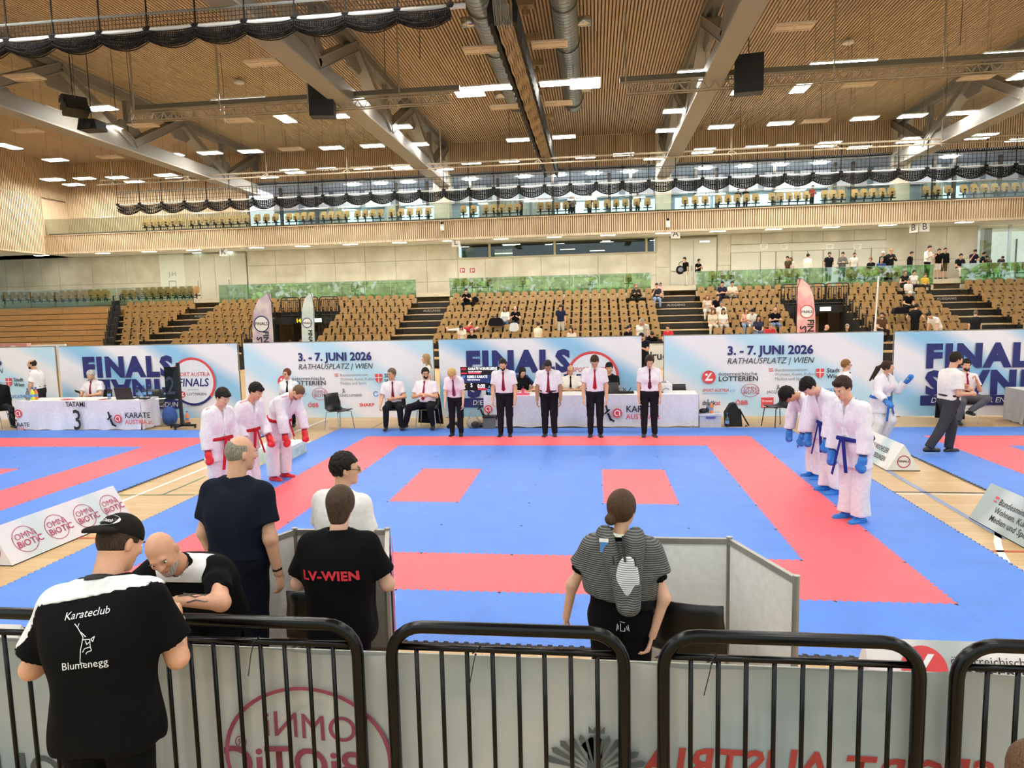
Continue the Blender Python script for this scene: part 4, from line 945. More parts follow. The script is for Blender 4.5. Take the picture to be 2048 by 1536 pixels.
# ---------------------------------------------------------------- things on and by the tables
PET = glass('clear_bottle_plastic', .12, 'dfeaf2', .85); CAPB = M('blue_bottle_cap', '3d62b8', .5); LAB = M('bottle_label_blue', '6f95cc', .5)
ORANGE = M('orange_juice', 'f0854a', .4); YEL = M('yellow_drink', 'd8dc3c', .4)
BOT = {}
def bottle(x, y, z, label, liquid=None, s=1., group='bottles'):
    k = s
    if k not in BOT:
        BOT[k] = (MB().lathe([(.028*s, 0), (.034*s, .01*s), (.034*s, .13*s), (.03*s, .16*s), (.013*s, .2*s), (.012*s, .22*s)], n=10).mesh('bottle_body'), MB().lathe([(.015*s, .218*s), (.015*s, .24*s)], n=8).mesh('cap'), MB().lathe([(.0345*s, .06*s), (.0345*s, .11*s)], n=10).mesh('wrapper'))
    t = empty('bottle', (x, y, z)); tag(t, label, 'bottle', group); put('bottle_body', BOT[k][0], liquid or PET, t); put('cap', BOT[k][1], CAPB, t); put('wrapper', BOT[k][2], LAB, t)
def on(px, py, z=.74): p = atz(px, py, z); return float(p[0]), float(p[1])
for i, (px, py) in enumerate(((62, 800), (70, 799), (73, 798))): x, y = on(px, py); bottle(x, 9.02+.14*i, .74, 'clear water bottle on table three, %s in the left cluster' % ordw(i), s=1.25)
x, y = on(79, 798); bottle(x, 9.1, .74, 'yellow drink bottle on table three', YEL, 1.25); x, y = on(85, 797); bottle(x, 9.2, .74, 'orange drink bottle on table three', ORANGE, 1.2)
x, y = on(220, 798); bottle(x, 9.15, .74, 'lone water bottle before the seated man at table three', s=1.2)
for i, px in enumerate((275, 283, 289)): x, y = on(px, 797); bottle(x, 9.25+.09*i, .74, 'water bottle beside the laptop, %s from left' % ordw(i), s=1.3)
def laptop(x, y, z, rz, label, s=1.):
    t = empty('laptop', (x, y, z), rz); tag(t, label, 'laptop'); DK = M('laptop_dark', '2d2b2a', .5)
    MB().box(-.18*s, .18*s, 0, .24*s, 0, .018).build('keyboard_base', DK, t); o = MB().box(-.18*s, .18*s, -.012, 0, 0, .25*s).build('screen_lid', DK, t, loc=(0, 0, .015)); o.rotation_euler = (.25, 0, 0)
x, y = on(250, 799); laptop(x, 9.05, .74, .1, 'dark laptop seen from behind on table three', 1.15)
for i, (px, w_, c, nm) in enumerate(((125, .3, 'c43a44', 'red folder lying on table three'), (195, .16, 'b0523c', 'small red and brown card on table three'), (105, .22, 'efeee8', 'white paper sheet left on table three'), (150, .25, 'e9e4d8', 'white paper sheet before the seated man on table three'), (305, .22, 'efece2', 'white paper sheet at the right end of table three'))):
    x, y = on(px, 801); o = MB().box(-w_/2, w_/2, -.1, .1, 0, .006).build('paper_sheet' if 'paper' in nm else 'folder', M('sheet_'+c, c, .6), loc=(x, 9.12, .741)); o.rotation_euler = (0, 0, .2*(i-2)); tag(o, nm, 'paper')
x, y = on(285, 799); o = MB().box(-.1, .1, -.07, .07, 0, .03).tube([(-.1, 0, .02), (-.2, .05, .01), (-.3, 0, .01)], .006, 5).build('power_strip', BLACK, loc=(x, 9.1, .741)); tag(o, 'black power strip with cable on table three', 'power strip')
# mat number stand with dark see-through panel, on castors
p = atz(348, 862); t = empty('number_stand', (float(p[0]), 9.2, 0)); tag(t, 'rolling stand with a dark panel numbered two', 'stand')
MB().box(-.03, .03, -.03, .03, .1, 1.6).build('post', BLACK, t); MB().box(-.3, .35, -.03, .03, .06, .11).box(-.03, .03, -.3, .3, .06, .11).build('base', BLACK, t)
for a, b in ((-.28, 0), (.33, 0), (0, -.28), (0, .28)): MB().lathe([(.02, -.015), (.035, 0), (.02, .03)], (a, b, .03), 8).build('castor', BLACK, t)
pn = MB().box(-.36, -.03, -.012, .012, .72, 1.5).build('panel', glass('smoked_panel', .1, '7d92a4', .55), t); text('2', M('panel_number', '2d3d52', .5), t, (-.33, -.02, .85), .6, bold=.01, sx=.8)
t = empty('backpack', (-9.62, 9.62, 0)); tag(t, 'blue backpack leaning against the end of table three', 'backpack'); BPB = M('backpack_blue', '33549a', .7)
MB().ball((0, 0, .24), (.2, .12, .25), 14).build('body', BPB, t, True); MB().ball((0, -.1, .17), (.14, .06, .14), 12).build('front_pocket', M('backpack_blue_dark', '2a4580', .7), t, True); MB().tube([(-.04, .02, .47), (0, .02, .52), (.04, .02, .47)], .012, 5).build('loop', BPB, t)
for i, px in enumerate((350, 359)): q = atz(px, 851); bottle(float(q[0]), 10.0, 0, ['clear bottle on the floor behind the number stand', 'orange bottle on the floor behind the number stand'][i], ORANGE if i else None, 1.3)
# scoreboard screen
t = empty('score_screen', (-1.72, 9.35, 0)); tag(t, 'black scoreboard screen showing KARATE VORARLBERG and REBELS KARATE', 'screen')
p0, p1 = atY(921, 734, 9.35), atY(1000, 780, 9.35); X0, X1, Z0, Z1 = float(p0[0])+1.72, float(p1[0])+1.72, float(p1[2]), float(p0[2])
MB().box(X0, X1, -.02, .04, Z0, Z1).build('bezel', BLACK, t); SH = Z1-Z0; SWd = X1-X0
MB().box(X0+.01, X1-.01, -.024, -.02, Z0+SH*.66, Z1-.01).build('screen_row', M('screen_dark', '0c0a0c', .3, emit=.3), t); MB().box(X0+.01, X1-.01, -.024, -.02, Z0+SH*.33, Z0+SH*.66).build('screen_row', M('screen_blue', '1b2a55', .3, emit=.6), t); MB().box(X0+.01, X1-.01, -.024, -.02, Z0+.01, Z0+SH*.33).build('screen_row', M('screen_dark', '0c0a0c', .3, emit=.3), t)
SWT = M('screen_white', 'f4f4f4', .4, emit=1.); SRD = M('screen_red', 'd83048', .4, emit=.8); SBL = M('screen_cyan', '5aa4ee', .4, emit=.8)
for s, m_, a, b, h in (('AKA', SRD, .02, .88, .075), ('KARATE VORARLBERG', SWT, .2, .87, .085), ('KARATE VORARLBERG', SWT, .2, .77, .04), ('AO', SBL, .02, .54, .075), ('REBELS KARATE', SWT, .17, .53, .085), ('REBELS KARATECLUB', SWT, .17, .43, .04), ('S', SWT, .25, .14, .13), ('0:00', SWT, .43, .1, .13), ('.0', SWT, .7, .1, .08), ('TEAM', M('screen_yellow', 'd9b540', .4, emit=.8), .02, .22, .05)):
    text(s, m_, t, (X0+SWd*a, -.03, Z0+SH*b), h, bold=.012, sx=.78)
for a, b, c in ((.2, .52, .705), (.44, .7, .03), (.02, .16, .705)): MB().box(X0+SWd*a, X0+SWd*b, -.028, -.024, Z0+SH*c, Z0+SH*(c+.05)).build('screen_bar', SRD, t)
MB().box(.12, .17, .04, .09, .05, 1.15).build('post', BLACK, t); MB().box(-.15, .4, -.1, .25, 0, .05).build('base', BLACK, t)
# bag and equipment on the floor in front of the screen
t = empty('holdall', (-1.85, 9.05, 0)); tag(t, 'beige and dark holdall on the floor below the scoreboard', 'bag'); MB().ball((0, 0, .13), (.17, .15, .14), 12).build('body', M('bag_beige', 'a89f8e', .8), t, True); MB().tube([(-.1, 0, .24), (-.06, 0, .4), (.04, 0, .4), (.1, 0, .24)], .015, 6).build('handle', M('bag_beige', 'a89f8e', .8), t); MB().ball((.05, -.1, .12), (.1, .08, .08), 10).build('pocket', M('bag_dark', '3d3934', .8), t, True)
t = empty('camera_bag', (-1.5, 9.0, 0)); tag(t, 'grey equipment case standing beside the beige holdall', 'bag'); MB().box(-.1, .15, -.1, .12, 0, .28).build('body', M('bag_grey', '6f6c66', .7), t); MB().box(-.12, .17, -.12, .14, .28, .31).build('lid', BLACK, t)
t = empty('rucksack', (-1.42, 9.28, 0)); tag(t, 'black rucksack leaning at the left end of the central table', 'backpack'); MB().ball((0, 0, .28), (.2, .14, .3), 12).build('body', M('rucksack_black', '151517', .8), t, True); MB().tube([(-.08, -.1, .45), (-.1, -.2, .25), (-.06, -.13, .05)], .02, 5).build('strap', BLACK, t)
o = MB().tube([(-.12, 0, .02), (-.05, -.02, .1), (.08, .01, .12), (.15, 0, .02)], .05, 7).build('black_scarf', BLACK, loc=(-2.3, 8.95, .03)); tag(o, 'small black garment on the floor beside the holdall', 'garment')
# central table top
x, y = on(1345, 788); t = empty('printer', (2.34, 9.5, .74)); tag(t, 'white printer with cable on the central table', 'printer'); PRW = M('printer_white', 'e8e8ea', .5)
MB().box(-.27, .27, -.2, .2, 0, .2).build('body', PRW, t); MB().prism([(-.24, .2), (.24, .2), (.2, .24), (-.2, .24)], -.16, .16).build('lid', PRW, t); MB().box(-.2, .16, -.15, .15, .241, .25).build('paper_tray', M('printer_grey', '77777a', .5), t)
MB().box(-.18, -.05, -.204, -.2, .08, .13).build('label', PLB, t); MB().tube([(.2, -.21, .1), (.12, -.23, .13), (.03, -.22, .06), (-.12, -.24, .02)], .006, 5).build('cable', BLACK, t); MB().box(.02, .07, -.208, -.2, .02, .05).build('socket', BLACK, t)
x, y = on(1050, 794); t = empty('tissue_tray', (-.75, 9.3, .74)); tag(t, 'pink tray with a pink cup on the central table', 'tray'); MB().box(-.16, .16, -.07, .07, 0, .04).build('tray', M('pink_plastic', 'e0567a', .5), t); MB().lathe([(.03, .04), (.04, .14), (.036, .14), (.03, .06)], (.02, 0, 0), 10).tube([(.02, 0, .1), (.03, 0, .2)], .005, 4).build('cup', M('pink_cup', 'e8648c', .5), t)
o = MB().ball((0, 0, .035), (.05, .035, .035), 10).build('sunglass_case', M('purple_case', '4b3f8c', .5), loc=(-1.05, 9.35, .74)); tag(o, 'small purple case beside the pink tray', 'case')
bottle(-1.52, 9.3, .74, 'blue tinted water bottle at the left end of the central table', glass('blue_bottle', .12, '8fc0e0', .8), 1.3)
x, y = on(1262, 795); t = empty('cable_reel', (1.62, 9.4, .74)); tag(t, 'tangle of black cables and adapter boxes on the central table', 'cables'); MB().box(-.2, .15, -.06, .08, 0, .05).build('adapter', BLACK, t)
for k in range(3): MB().tube([(-.2+.1*k+.09*math.cos(a), .02+.05*math.sin(a), .08+.05*math.sin(a*2+k)) for a in [j*.6 for j in range(11)]], .006, 5).build('cable', BLACK, t)
x, y = on(1170, 795); laptop(1.28, 9.55, .74, math.pi, 'open light laptop before the dark-haired person in black', .9)
# crate, bag, drinks right of the central table
t = empty('storage_box', (3.42, 9.35, 0)); tag(t, 'clear plastic storage box on the floor right of the central table', 'box')
MB().box(-.23, .23, -.17, .17, 0, .26).build('tub', M('box_translucent', 'b9bed0', .4), t); MB().box(-.25, .25, -.19, .19, .26, .3).build('lid', M('box_lid', 'd0d4de', .4), t); MB().box(-.1, .1, -.2, -.172, .2, .235).build('handle', M('box_handle_blue', '4a5aa8', .5), t)
t = empty('headgear', (3.28, 9.3, .3)); tag(t, 'black padded gear lying on the storage box', 'gear'); MB().ball((0, 0, .05), (.09, .07, .06), 12).ball((.08, .02, .06), (.05, .05, .05), 10).build('padding', BLACK, t, True); MB().tube([(-.08, -.05, .03), (-.12, -.09, .02), (-.05, -.1, .015)], .012, 5).build('strap', BLACK, t)
bottle(3.46, 9.28, .3, 'red labelled bottle standing on the storage box', ORANGE, 1.1); bottle(3.4, 9.4, .3, 'clear bottle standing on the storage box', None, 1.2); bottle(3.78, 9.2, 0, 'blue labelled water bottle on the floor beside the black rucksack', None, 1.35)
t = empty('rucksack', (3.95, 9.35, 0)); tag(t, 'black rucksack sitting on the floor right of the storage box', 'backpack'); MB().prism([(-.18, 0), (.17, 0), (.14, .3), (.02, .52), (-.08, .5), (-.2, .3)], -.1, .12).build('body', M('rucksack_black', '151517', .8), t); MB().tube([(.1, -.1, .4), (.2, -.14, .2), (.3, -.12, .03), (.22, -.14, .02)], .018, 5).build('strap', BLACK, t)
# jar and cups on the right table
t = empty('glass_jar', (10.35, 9.6, .74)); tag(t, 'large jar of red sweets on the right table', 'jar'); MB().lathe([(.1, 0), (.13, .02), (.13, .2), (.09, .25), (.09, .28)], n=16).build('jar_body', M('sweets_red', 'd98a80', .4, var=.3, scale=40), t, True); MB().lathe([(.1, .28), (.1, .3)], n=16).build('lid', M('jar_lid', 'cfd2c0', .4), t)
o = MB().lathe([(.03, 0), (.045, .13), (.04, .13), (.028, .01)], n=12).build('paper_cup', M('cup_orange', 'f0b040', .5), loc=(10.0, 9.5, .74)); tag(o, 'orange paper cup beside the jar of sweets', 'cup')
bottle(10.15, 9.62, .74, 'green bottle behind the orange cup', M('green_bottle', '9dc23c', .4), 1.2)
# stack of leaflets / boxes on the floor beside the red competitors
q = atz(530, 908); t = empty('water_pack', (-4.95, 5.95, 0)); tag(t, 'pale printed board box on the floor behind red competitors', 'box'); MB().box(-.35, .3, -.5, .4, 0, .26).build('body', M('pack_pale_green', 'c4d8cc', .6, var=.2, scale=9), t); MB().box(-.36, .31, -.51, .41, .2, .27).build('lid', M('pack_print', 'd6e2da', .6), t)
# ================================================================== triangular floor boards
def aboard(a, b, h, d, label, base='d9d6d2', tint='b4c4c4', side=1, prints=None):
    """triangular prism lying between floor points a and b; its printed face leans"""
    a, b = np.array(a, float), np.array(b, float); L = np.linalg.norm(b-a); rz = math.atan2(b[1]-a[1], b[0]-a[0])
    t = empty('floor_board', (a[0], a[1], 0), rz); tag(t, label, 'board')
    pm, N, Lk, bs = nodes('board_print_%.2f_%.2f' % (a[0], a[1])); tc = N.new('ShaderNodeTexCoord'); w = N.new('ShaderNodeTexWave'); w.inputs['Scale'].default_value = .35; w.inputs['Distortion'].default_value = 3; Lk.new(tc.outputs['Object'], w.inputs[0])
    r = N.new('ShaderNodeValToRGB'); r.color_ramp.elements[0].position = .45; r.color_ramp.elements[0].color = s2l(base)+(1,); r.color_ramp.elements[1].color = s2l(tint)+(1,); Lk.new(w.outputs[0], r.inputs[0]); Lk.new(r.outputs[0], bs.inputs['Base Color']); bs.inputs['Roughness'].default_value = .5
    MB().prism([(-d/2, .012), (d/2, .012), (0, h)], 0, L, 'x').build('print_sleeve', pm, t); MB().box(0, L, -d/2, d/2, 0, .012).build('base_sheet', BLACK, t)
    th = math.atan2(h, d/2)
    f = empty('print_face'); f.parent = t
    bpy.data.objects.remove(f)
    if prints: prints(t, L, h, d, th)
    return t
def face(o, d, h, x, v, off=.004):
    """put a flat mark on the -y leaning face, v metres up the slope"""
    th = math.atan2(h, d/2); o.location = (x, -d/2+v*math.cos(th)-off*math.sin(th), .012+v*math.sin(th)+off*math.cos(th)); o.rotation_euler = (th, 0, 0); return o
def ftext(t, s, m_, d, h, x, v, size, **k): return face(put('lettering', textmesh(s, size, **k), m_, t), d, h, x, v)
def fring(t, r, m_, d, h, x, v, th_=.008):
    mb = MB(); ring(mb, (0, 0), r-th_, r, 32, 'xy'); return face(mb.build('emblem_ring', m_, t), d, h, x, v)
def endring(t, L, h, d, end):
    x = -.004 if end == 0 else L+.004; s = 1 if end else -1
    mb = MB(); ring(mb, (0, 0), .085, .1, 24, 'xy'); o = mb.build('emblem_ring', PINK, t); o.location = (x, 0, h*.36); o.rotation_euler = (math.pi/2, 0, s*math.pi/2)
    o = put('lettering', textmesh('FINALS', .05, .02, align='CENTER'), PK, t, (x*1.0+s*.001, 0, h*.34), (math.pi/2, 0, s*math.pi/2))
def pr_omni(t, L, h, d, th):
    n = 4
    for i in range(n):
        x = .3+i*.44
        fring(t, .16, PINK, d, h, x, .22); ftext(t, 'OMNi', PINK, d, h, x-.12, .235, .105); ftext(t, 'BiOTiC', PINK, d, h, x-.13, .14, .11, bold=.015)
    endring(t, L, h, d, 0)
aL = atz(38, 1128); aF = atz(250, 1040)
aboard((-5.66, .4), (-5.6, 2.25), .42, .46, 'long white floor board with raspberry OMNi BiOTiC rings', 'dcd8da', 'c6d2d4', prints=pr_omni)
def pr_woche(t, L, h, d, th):
    o = ftext(t, 'DIE WOCHE DER', PK, d, h, L-.95, .24, .12, bold=.012, sx=.7); ftext(t, 'ENTSCHEIDUNGEN', PK, d, h, L-.98, .1, .12, bold=.012, sx=.7); endring(t, L, h, d, 1)
aboard((5.7, 7.0), (5.7, 5.08), .42, .5, 'short floor board reading DIE WOCHE DER ENTSCHEIDUNGEN', 'e3e2dc', 'b9d0cf', prints=pr_woche)
def pr_minist(t, L, h, d, th):
    mb = MB(); mb.box(.24, .3, .3-.01, .33-.01, 0, .001).box(.24, .3, .26-.01, .275-.01, 0, .001); o = mb.build('print_flag', PRED, t); face(o, d, h, 0, .05)
    for q, s in enumerate(('Bundesministerium', 'Wohnen, Kunst, Kultur,', 'Medien und Sport')): ftext(t, s, PK, d, h, .34, .29-q*.105, .105, bold=.004)
aboard((5.65, 2.62), (5.65, -.9), .44, .46, 'grey-green floor board naming the ministry at the right edge', 'a9b7b4', 'c9d2cf', prints=pr_minist)
def pr_lott(t, L, h, d, th):
    mb = MB(); n = 28; mb.add([(.14*math.cos(2*math.pi*j/n), .14*math.sin(2*math.pi*j/n), 0) for j in range(n)], [tuple(range(n))]); face(mb.build('emblem_disc', PRED, t), d, h, .34, .33)
    mb = MB(); mb.add([(.03, .09, 0), (.07, .09, 0), (-.02, -.03, 0), (.09, -.03, 0), (.07, -.08, 0), (-.09, -.08, 0)], [tuple(range(6))]).add([(-.05+.03*math.cos(j*.6), .055+.03*math.sin(j*.6), 0) for j in range(10)], [tuple(range(10))]); face(mb.build('emblem_mark', PWH, t), d, h, .34, .33, .006)
    ftext(t, 'österreichische', PK, d, h, .5, .36, .078, sx=1.0); ftext(t, 'LOTTERIEN', PK, d, h, .5, .26, .105, bold=.015, sx=1.0); endring(t, L, h, d, 0)
q = atz(1735, 1340, .05)
aboard((2.62, -1.62), (3.6, -1.62), .47, .42, 'white floor board of the LOTTERIEN at the right behind the barriers', 'e8e2e2', 'aeb9b8', prints=pr_lott)
def pr_min2(t, L, h, d, th):
    for q, s in enumerate(('Bundesministerium', 'Wohnen, Kunst, Kultur,', 'Medien und Sport')): ftext(t, s, PK, d, h, .42, .3-q*.11, .1, bold=.004)
aboard((-4.6, -1.78), (-3.3, -1.78), .44, .42, 'white ministry floor board at the left behind the barriers', 'e6e0dc', 'd5dcda', prints=pr_min2)
# ================================================================== coach booths
ALU = M('aluminium_profile', '9b9a94', .35, .6); BPAN = M('booth_panel', 'e0e0dc', .55)
def booth(pts, h, label, printface=None):
    t = empty('coach_booth', (pts[0][0], pts[0][1], 0)); tag(t, label, 'partition'); o = np.array(pts[0])
    for i, (a, b) in enumerate(zip(pts[:-1], pts[1:])):
        a, b = np.array(a)-o, np.array(b)-o; L = np.linalg.norm(b-a); rz = math.atan2(b[1]-a[1], b[0]-a[0])
        MB().box(.02, L-.02, -.006, .006, .04, h-.03).build('panel', BPAN, t, loc=(a[0], a[1], 0)).rotation_euler = (0, 0, rz)
        MB().box(0, L, -.016, .016, h-.04, h).box(0, L, -.016, .016, .02, .05).build('rail', ALU, t, loc=(a[0], a[1], 0)).rotation_euler = (0, 0, rz)
        if printface == i:
            f = MB().box(.03, L-.03, -.012, -.008, .08, h-.05).build('print_sheet', M('booth_print_pink', 'c77a9a', .5), t, loc=(a[0], a[1], 0)); f.rotation_euler = (0, 0, rz)
            text('PUBLIKUM', PWH, f, (.06, -.016, .74), .12, bold=.02)
            text('PUBLIKUM', PWH, f, (.06, -.016, .3), .12, bold=.02)
    for p in pts:
        p = np.array(p)-o; MB().tube([(p[0], p[1], 0), (p[0], p[1], h+.012)], .022, 8).build('post', ALU, t)
booth([(1.07, -2.0), (1.05, -1.26), (1.83, -1.25), (2.09, -1.95)], 1.0, 'grey partition booth behind the woman with the hoodie')
t_ = booth([(-1.78, -1.95), (-1.43, -1.2), (-.7, -1.17), (-.45, -2.0)], 1.0, 'grey partition booth in front of the man in navy')
f = MB().box(0, .8, .012, .016, .06, .95).build('booth_poster', M('booth_print_pink', 'b96a90', .5), loc=(-.7+.02, -1.17, 0)); f.rotation_euler = (0, 0, math.atan2(-.83, .25)); tag(f, 'raspberry pink printed poster on outer side of left booth', 'poster')
o = text('PUMA', PWH, f, (.72, .022, .7), .2, rot=(math.pi/2, 0, math.pi), bold=.03)
bpy.data.objects.remove(o)
text('OMNi', PWH, f, (.7, .022, .72), .17, rot=(math.pi/2, 0, math.pi), bold=.01); text('BiOTiC', PWH, f, (.7, .022, .5), .17, rot=(math.pi/2, 0, math.pi), bold=.02)
# ================================================================== black tube barriers in the foreground
TUBE = M('barrier_black_gloss', '040404', .25, .0, .05); YB = -2.96; TUBE.node_tree.nodes['Principled BSDF'].inputs['Specular IOR Level'].default_value = .3
def barrier(xa, xb, label, nb):
    t = empty('barrier', (xa, YB, 0)); tag(t, label, 'barrier', 'black barriers'); w = xb-xa; c = .16; h = 1.1; P = [(0, 0, 0), (0, 0, h-c)]
    for j in range(1, 6): a = math.pi/2*j/6; P.append((c-c*math.cos(a), 0, h-c+c*math.sin(a)))
    P.append((c, 0, h)); P.append((w-c, 0, h))
    for j in range(1, 6): a = math.pi/2*j/6; P.append((w-c+c*math.sin(a), 0, h-c+c*math.cos(a)))
    P += [(w, 0, h-c), (w, 0, 0)]
    MB().tube(P, .031, 14).build('frame', TUBE, t, True)
    MB().tube([(0, 0, .995), (w, 0, .995)], .0165, 10).build('upper_rail', TUBE, t, True); MB().tube([(0, 0, .12), (w, 0, .12)], .0165, 8).build('lower_rail', TUBE, t, True)
    me = MB().tube([(0, 0, .12), (0, 0, .995)], .0115, 8).mesh('bar', True)
    for i in range(nb): put('bar', me, TUBE, t, ((i+1)*w/(nb+1), 0, 0))
def bx_(px, py): return float(atY(px, py, YB)[0])
E1, E2, E3, E4 = bx_(715, 1300), bx_(783, 1300), bx_(1248, 1310), bx_(1327, 1310)
E5, E6 = bx_(1840, 1320), bx_(1915, 1330); Wd = E3-E2
barrier(E1-Wd*1.12, E1, 'black tube barrier leaned on by the tattooed man', 9)
barrier(E1-Wd*1.12-.17-Wd, E1-Wd*1.12-.17, 'black tube barrier at the left edge behind the club shirt', 8)
barrier(E2, E3, 'black tube barrier in the middle, left of the hoodie woman', 8); barrier(E4, E5, 'black tube barrier before the right coach booth', 8); barrier(E6, E6+Wd, 'black tube barrier at the right edge', 8)
# fabric banner tied to the barriers, seen from behind with mirrored print
def fabric():
    m_, N, L, b = nodes('barrier_fabric'); tc = N.new('ShaderNodeTexCoord'); mp = N.new('ShaderNodeMapping'); mp.inputs['Scale'].default_value = (1.1, 1, .8); L.new(tc.outputs['Object'], mp.inputs[0])
    w = N.new('ShaderNodeTexNoise'); w.inputs['Scale'].default_value = .9; w.inputs['Detail'].default_value = 3; L.new(mp.outputs[0], w.inputs[0]); r = N.new('ShaderNodeValToRGB'); r.color_ramp.elements[0].position = .42; r.color_ramp.elements[0].color = s2l('c2c3be')+(1,); r.color_ramp.elements[1].position = .68; r.color_ramp.elements[1].color = s2l('a0aeb1')+(1,)
    L.new(w.outputs[0], r.inputs[0]); L.new(r.outputs[0], b.inputs['Base Color']); b.inputs['Roughness'].default_value = .8
    n2 = N.new('ShaderNodeTexNoise'); n2.inputs['Scale'].default_value = 300; L.new(tc.outputs['Object'], n2.inputs[0]); bp = N.new('ShaderNodeBump'); bp.inputs['Strength'].default_value = .1; L.new(n2.outputs[0], bp.inputs['Height']); L.new(bp.outputs[0], b.inputs['Normal']); return m_
FAB = fabric(); t = empty('barrier_banner', (0, YB+.07, 0)); tag(t, 'grey fabric banner behind the barriers with mirrored print', 'banner')
V = []; F = []; n = 150; x0, x1 = -3.6, 3.6
def fy(x, z): return .012*math.sin(x*7.3+z*1.5)+.008*math.sin(x*17+2)*(1-.5*z)
for i in range(n+1):
    x = x0+(x1-x0)*i/n
    for j in range(8): z = .1+.815*j/7; V.append((x, fy(x, z), z+(.012*math.sin(x*3.1) if j == 7 else 0)))
for i in range(n):
    for j in range(7): F.append((8*i+j, 8*i+8+j, 8*i+9+j, 8*i+1+j))
MB().add(V, F).build('fabric_sheet', FAB, t, True)
MB().box(x0, x1, .035, .045, .82, .905).build('hem', M('fabric_hem', 'a9aaa2', .8), t)
FRA = M('fabric_print_raspberry', '9c4a5c', .8); FRD = M('fabric_print_red', 'b5453f', .8); FDK = M('fabric_print_dark', '5a5f60', .8)
def drape_text(s, m_, x, z, size, **k):
    """lettering seen through the cloth, so it reads mirrored; follows the folds"""
    src = textmesh(s, size, mirror=True, **k); me = src.copy(); nv = len(me.vertices); v = np.empty(nv*3); me.vertices.foreach_get('co', v); v = v.reshape(-1, 3)
    o = np.stack([v[:, 0]+x, np.array([fy(a+x, b+z) for a, b in v[:, :2]])-.006, v[:, 1]+z], 1); me.vertices.foreach_set('co', o.ravel()); me.update(); return put('lettering', me, m_, t)
c = atY(621, 1530, YB+.07); cx = float(c[0]); cz = .47
mb = MB(); ring(mb, (cx, cz-.13), .375, .395, 56, y=-.03, sx=1.16); mb.build('emblem_ring', FRA, t)
drape_text('OMNi', FRA, cx+.27, cz-.04, .2, res=5); drape_text('BiOTiC', FRA, cx+.3, cz-.27, .25, bold=.015, res=5); drape_text('®', FRA, cx-.34, cz-.1, .09, res=5)
drape_text('JACQUES LEMANS', FDK, -1.55, .04, .3, bold=.01, res=4)
ex = float(atY(1190, 1520, YB+.07)[0]); ez = .345
mb = MB()
for s in (-1, 1):
    for k in range(6):
        a = .25+k*.24; r0, r1 = .05, .24-.012*k; mb.add([(ex+s*r0*math.cos(a), -.02, ez+r0*math.sin(a)), (ex+s*r1*math.cos(a-.07), -.02, ez+r1*math.sin(a-.07)), (ex+s*(r1+.02)*math.cos(a+.02), -.02, ez+(r1+.02)*math.sin(a+.02)), (ex+s*r1*math.cos(a+.09), -.02, ez+r1*math.sin(a+.09))], [(0, 1, 2, 3)])
mb.add([(ex-.05, -.02, ez-.1), (ex+.05, -.02, ez-.1), (ex+.035, -.02, ez+.1), (ex+.045, -.02, ez+.17), (ex+.0, -.02, ez+.2), (ex-.04, -.02, ez+.17), (ex-.07, -.02, ez+.14), (ex-.035, -.02, ez+.1)], [tuple(range(8))]); mb.build('eagle_emblem', FDK, t)
MB().add([(ex-.03, -.024, ez+.21), (ex+.05, -.024, ez+.21), (ex+.05, -.024, ez+.25), (ex+.03, -.024, ez+.225), (ex+.01, -.024, ez+.255), (ex-.01, -.024, ez+.225), (ex-.03, -.024, ez+.25)], [tuple(range(7))]).build('eagle_crown', FDK, t)
sx_ = float(atY(1290, 1500, YB+.07)[0])
drape_text('SPORT AUSTRIA', FRD, sx_+1.6, .335, .235, bold=.02, shear=-.12, sx=.95)
# cable ties
for px, lab in ((512, 'thin black cable tie on the upper rail of the left barrier'), (953, 'thin black cable tie on the upper rail of the middle barrier'), (1422, 'thin black cable tie on the upper rail of the right barrier')):
    x = bx_(px, 1310); o = MB().tube([(.02*math.cos(a), -.022*math.sin(a)-.0, .995+.022*math.cos(a)*.9) for a in [k*.7 for k in range(9)]], .003, 5, closed=True).tube([(0, -.022, .985), (-.01, -.03, .94), (-.035, -.025, .82)], .0025, 5).ball((0, -.024, .98), .006, 6).build('cable_tie', BLACK, loc=(x, YB, 0)); tag(o, lab, 'cable tie')
# ================================================================== figures: smooth-blended distance fields meshed with surface nets
def nrm(v): v = np.asarray(v, float); return v/max(1e-9, np.linalg.norm(v))
def rotm(ax, a):
    ax = nrm(ax); c, s = math.cos(a), math.sin(a); x, y, z = ax
    return np.array([[c+x*x*(1-c), x*y*(1-c)-z*s, x*z*(1-c)+y*s], [y*x*(1-c)+z*s, c+y*y*(1-c), y*z*(1-c)-x*s], [z*x*(1-c)-y*s, z*y*(1-c)+x*s, c+z*z*(1-c)]])
class Cap:      # round cone a->b, optional flattening along an axis, optional flat cut at the b end / a end
    def __init__(s, a, b, r1, r2=None, fl=None, k=1., cutb=False, cuta=False):
        s.a, s.b = np.array(a, float), np.array(b, float); s.r1, s.r2 = r1, r1 if r2 is None else r2
        s.fl = None if fl is None else nrm(fl); s.k = k; s.cb, s.ca = cutb, cuta
    def bb(s):
        r = max(s.r1, s.r2)*max(1, s.k)+.05; return np.minimum(s.a, s.b)-r, np.maximum(s.a, s.b)+r
    def d(s, P):
        q = P-s.a; ab = s.b-s.a; L2 = max(1e-9, ab@ab); t = q@ab/L2; tc = np.clip(t, 0, 1)
        v = q-tc[..., None]*ab
        if s.fl is not None:
            c = v@s.fl; v = v+(c*(1/s.k-1))[..., None]*s.fl
        d = np.sqrt((v*v).sum(-1))-(s.r1+(s.r2-s.r1)*tc)
        if s.cb: d = np.maximum(d, (t-1)*math.sqrt(L2))
        if s.ca: d = np.maximum(d, -t*math.sqrt(L2))
        return d
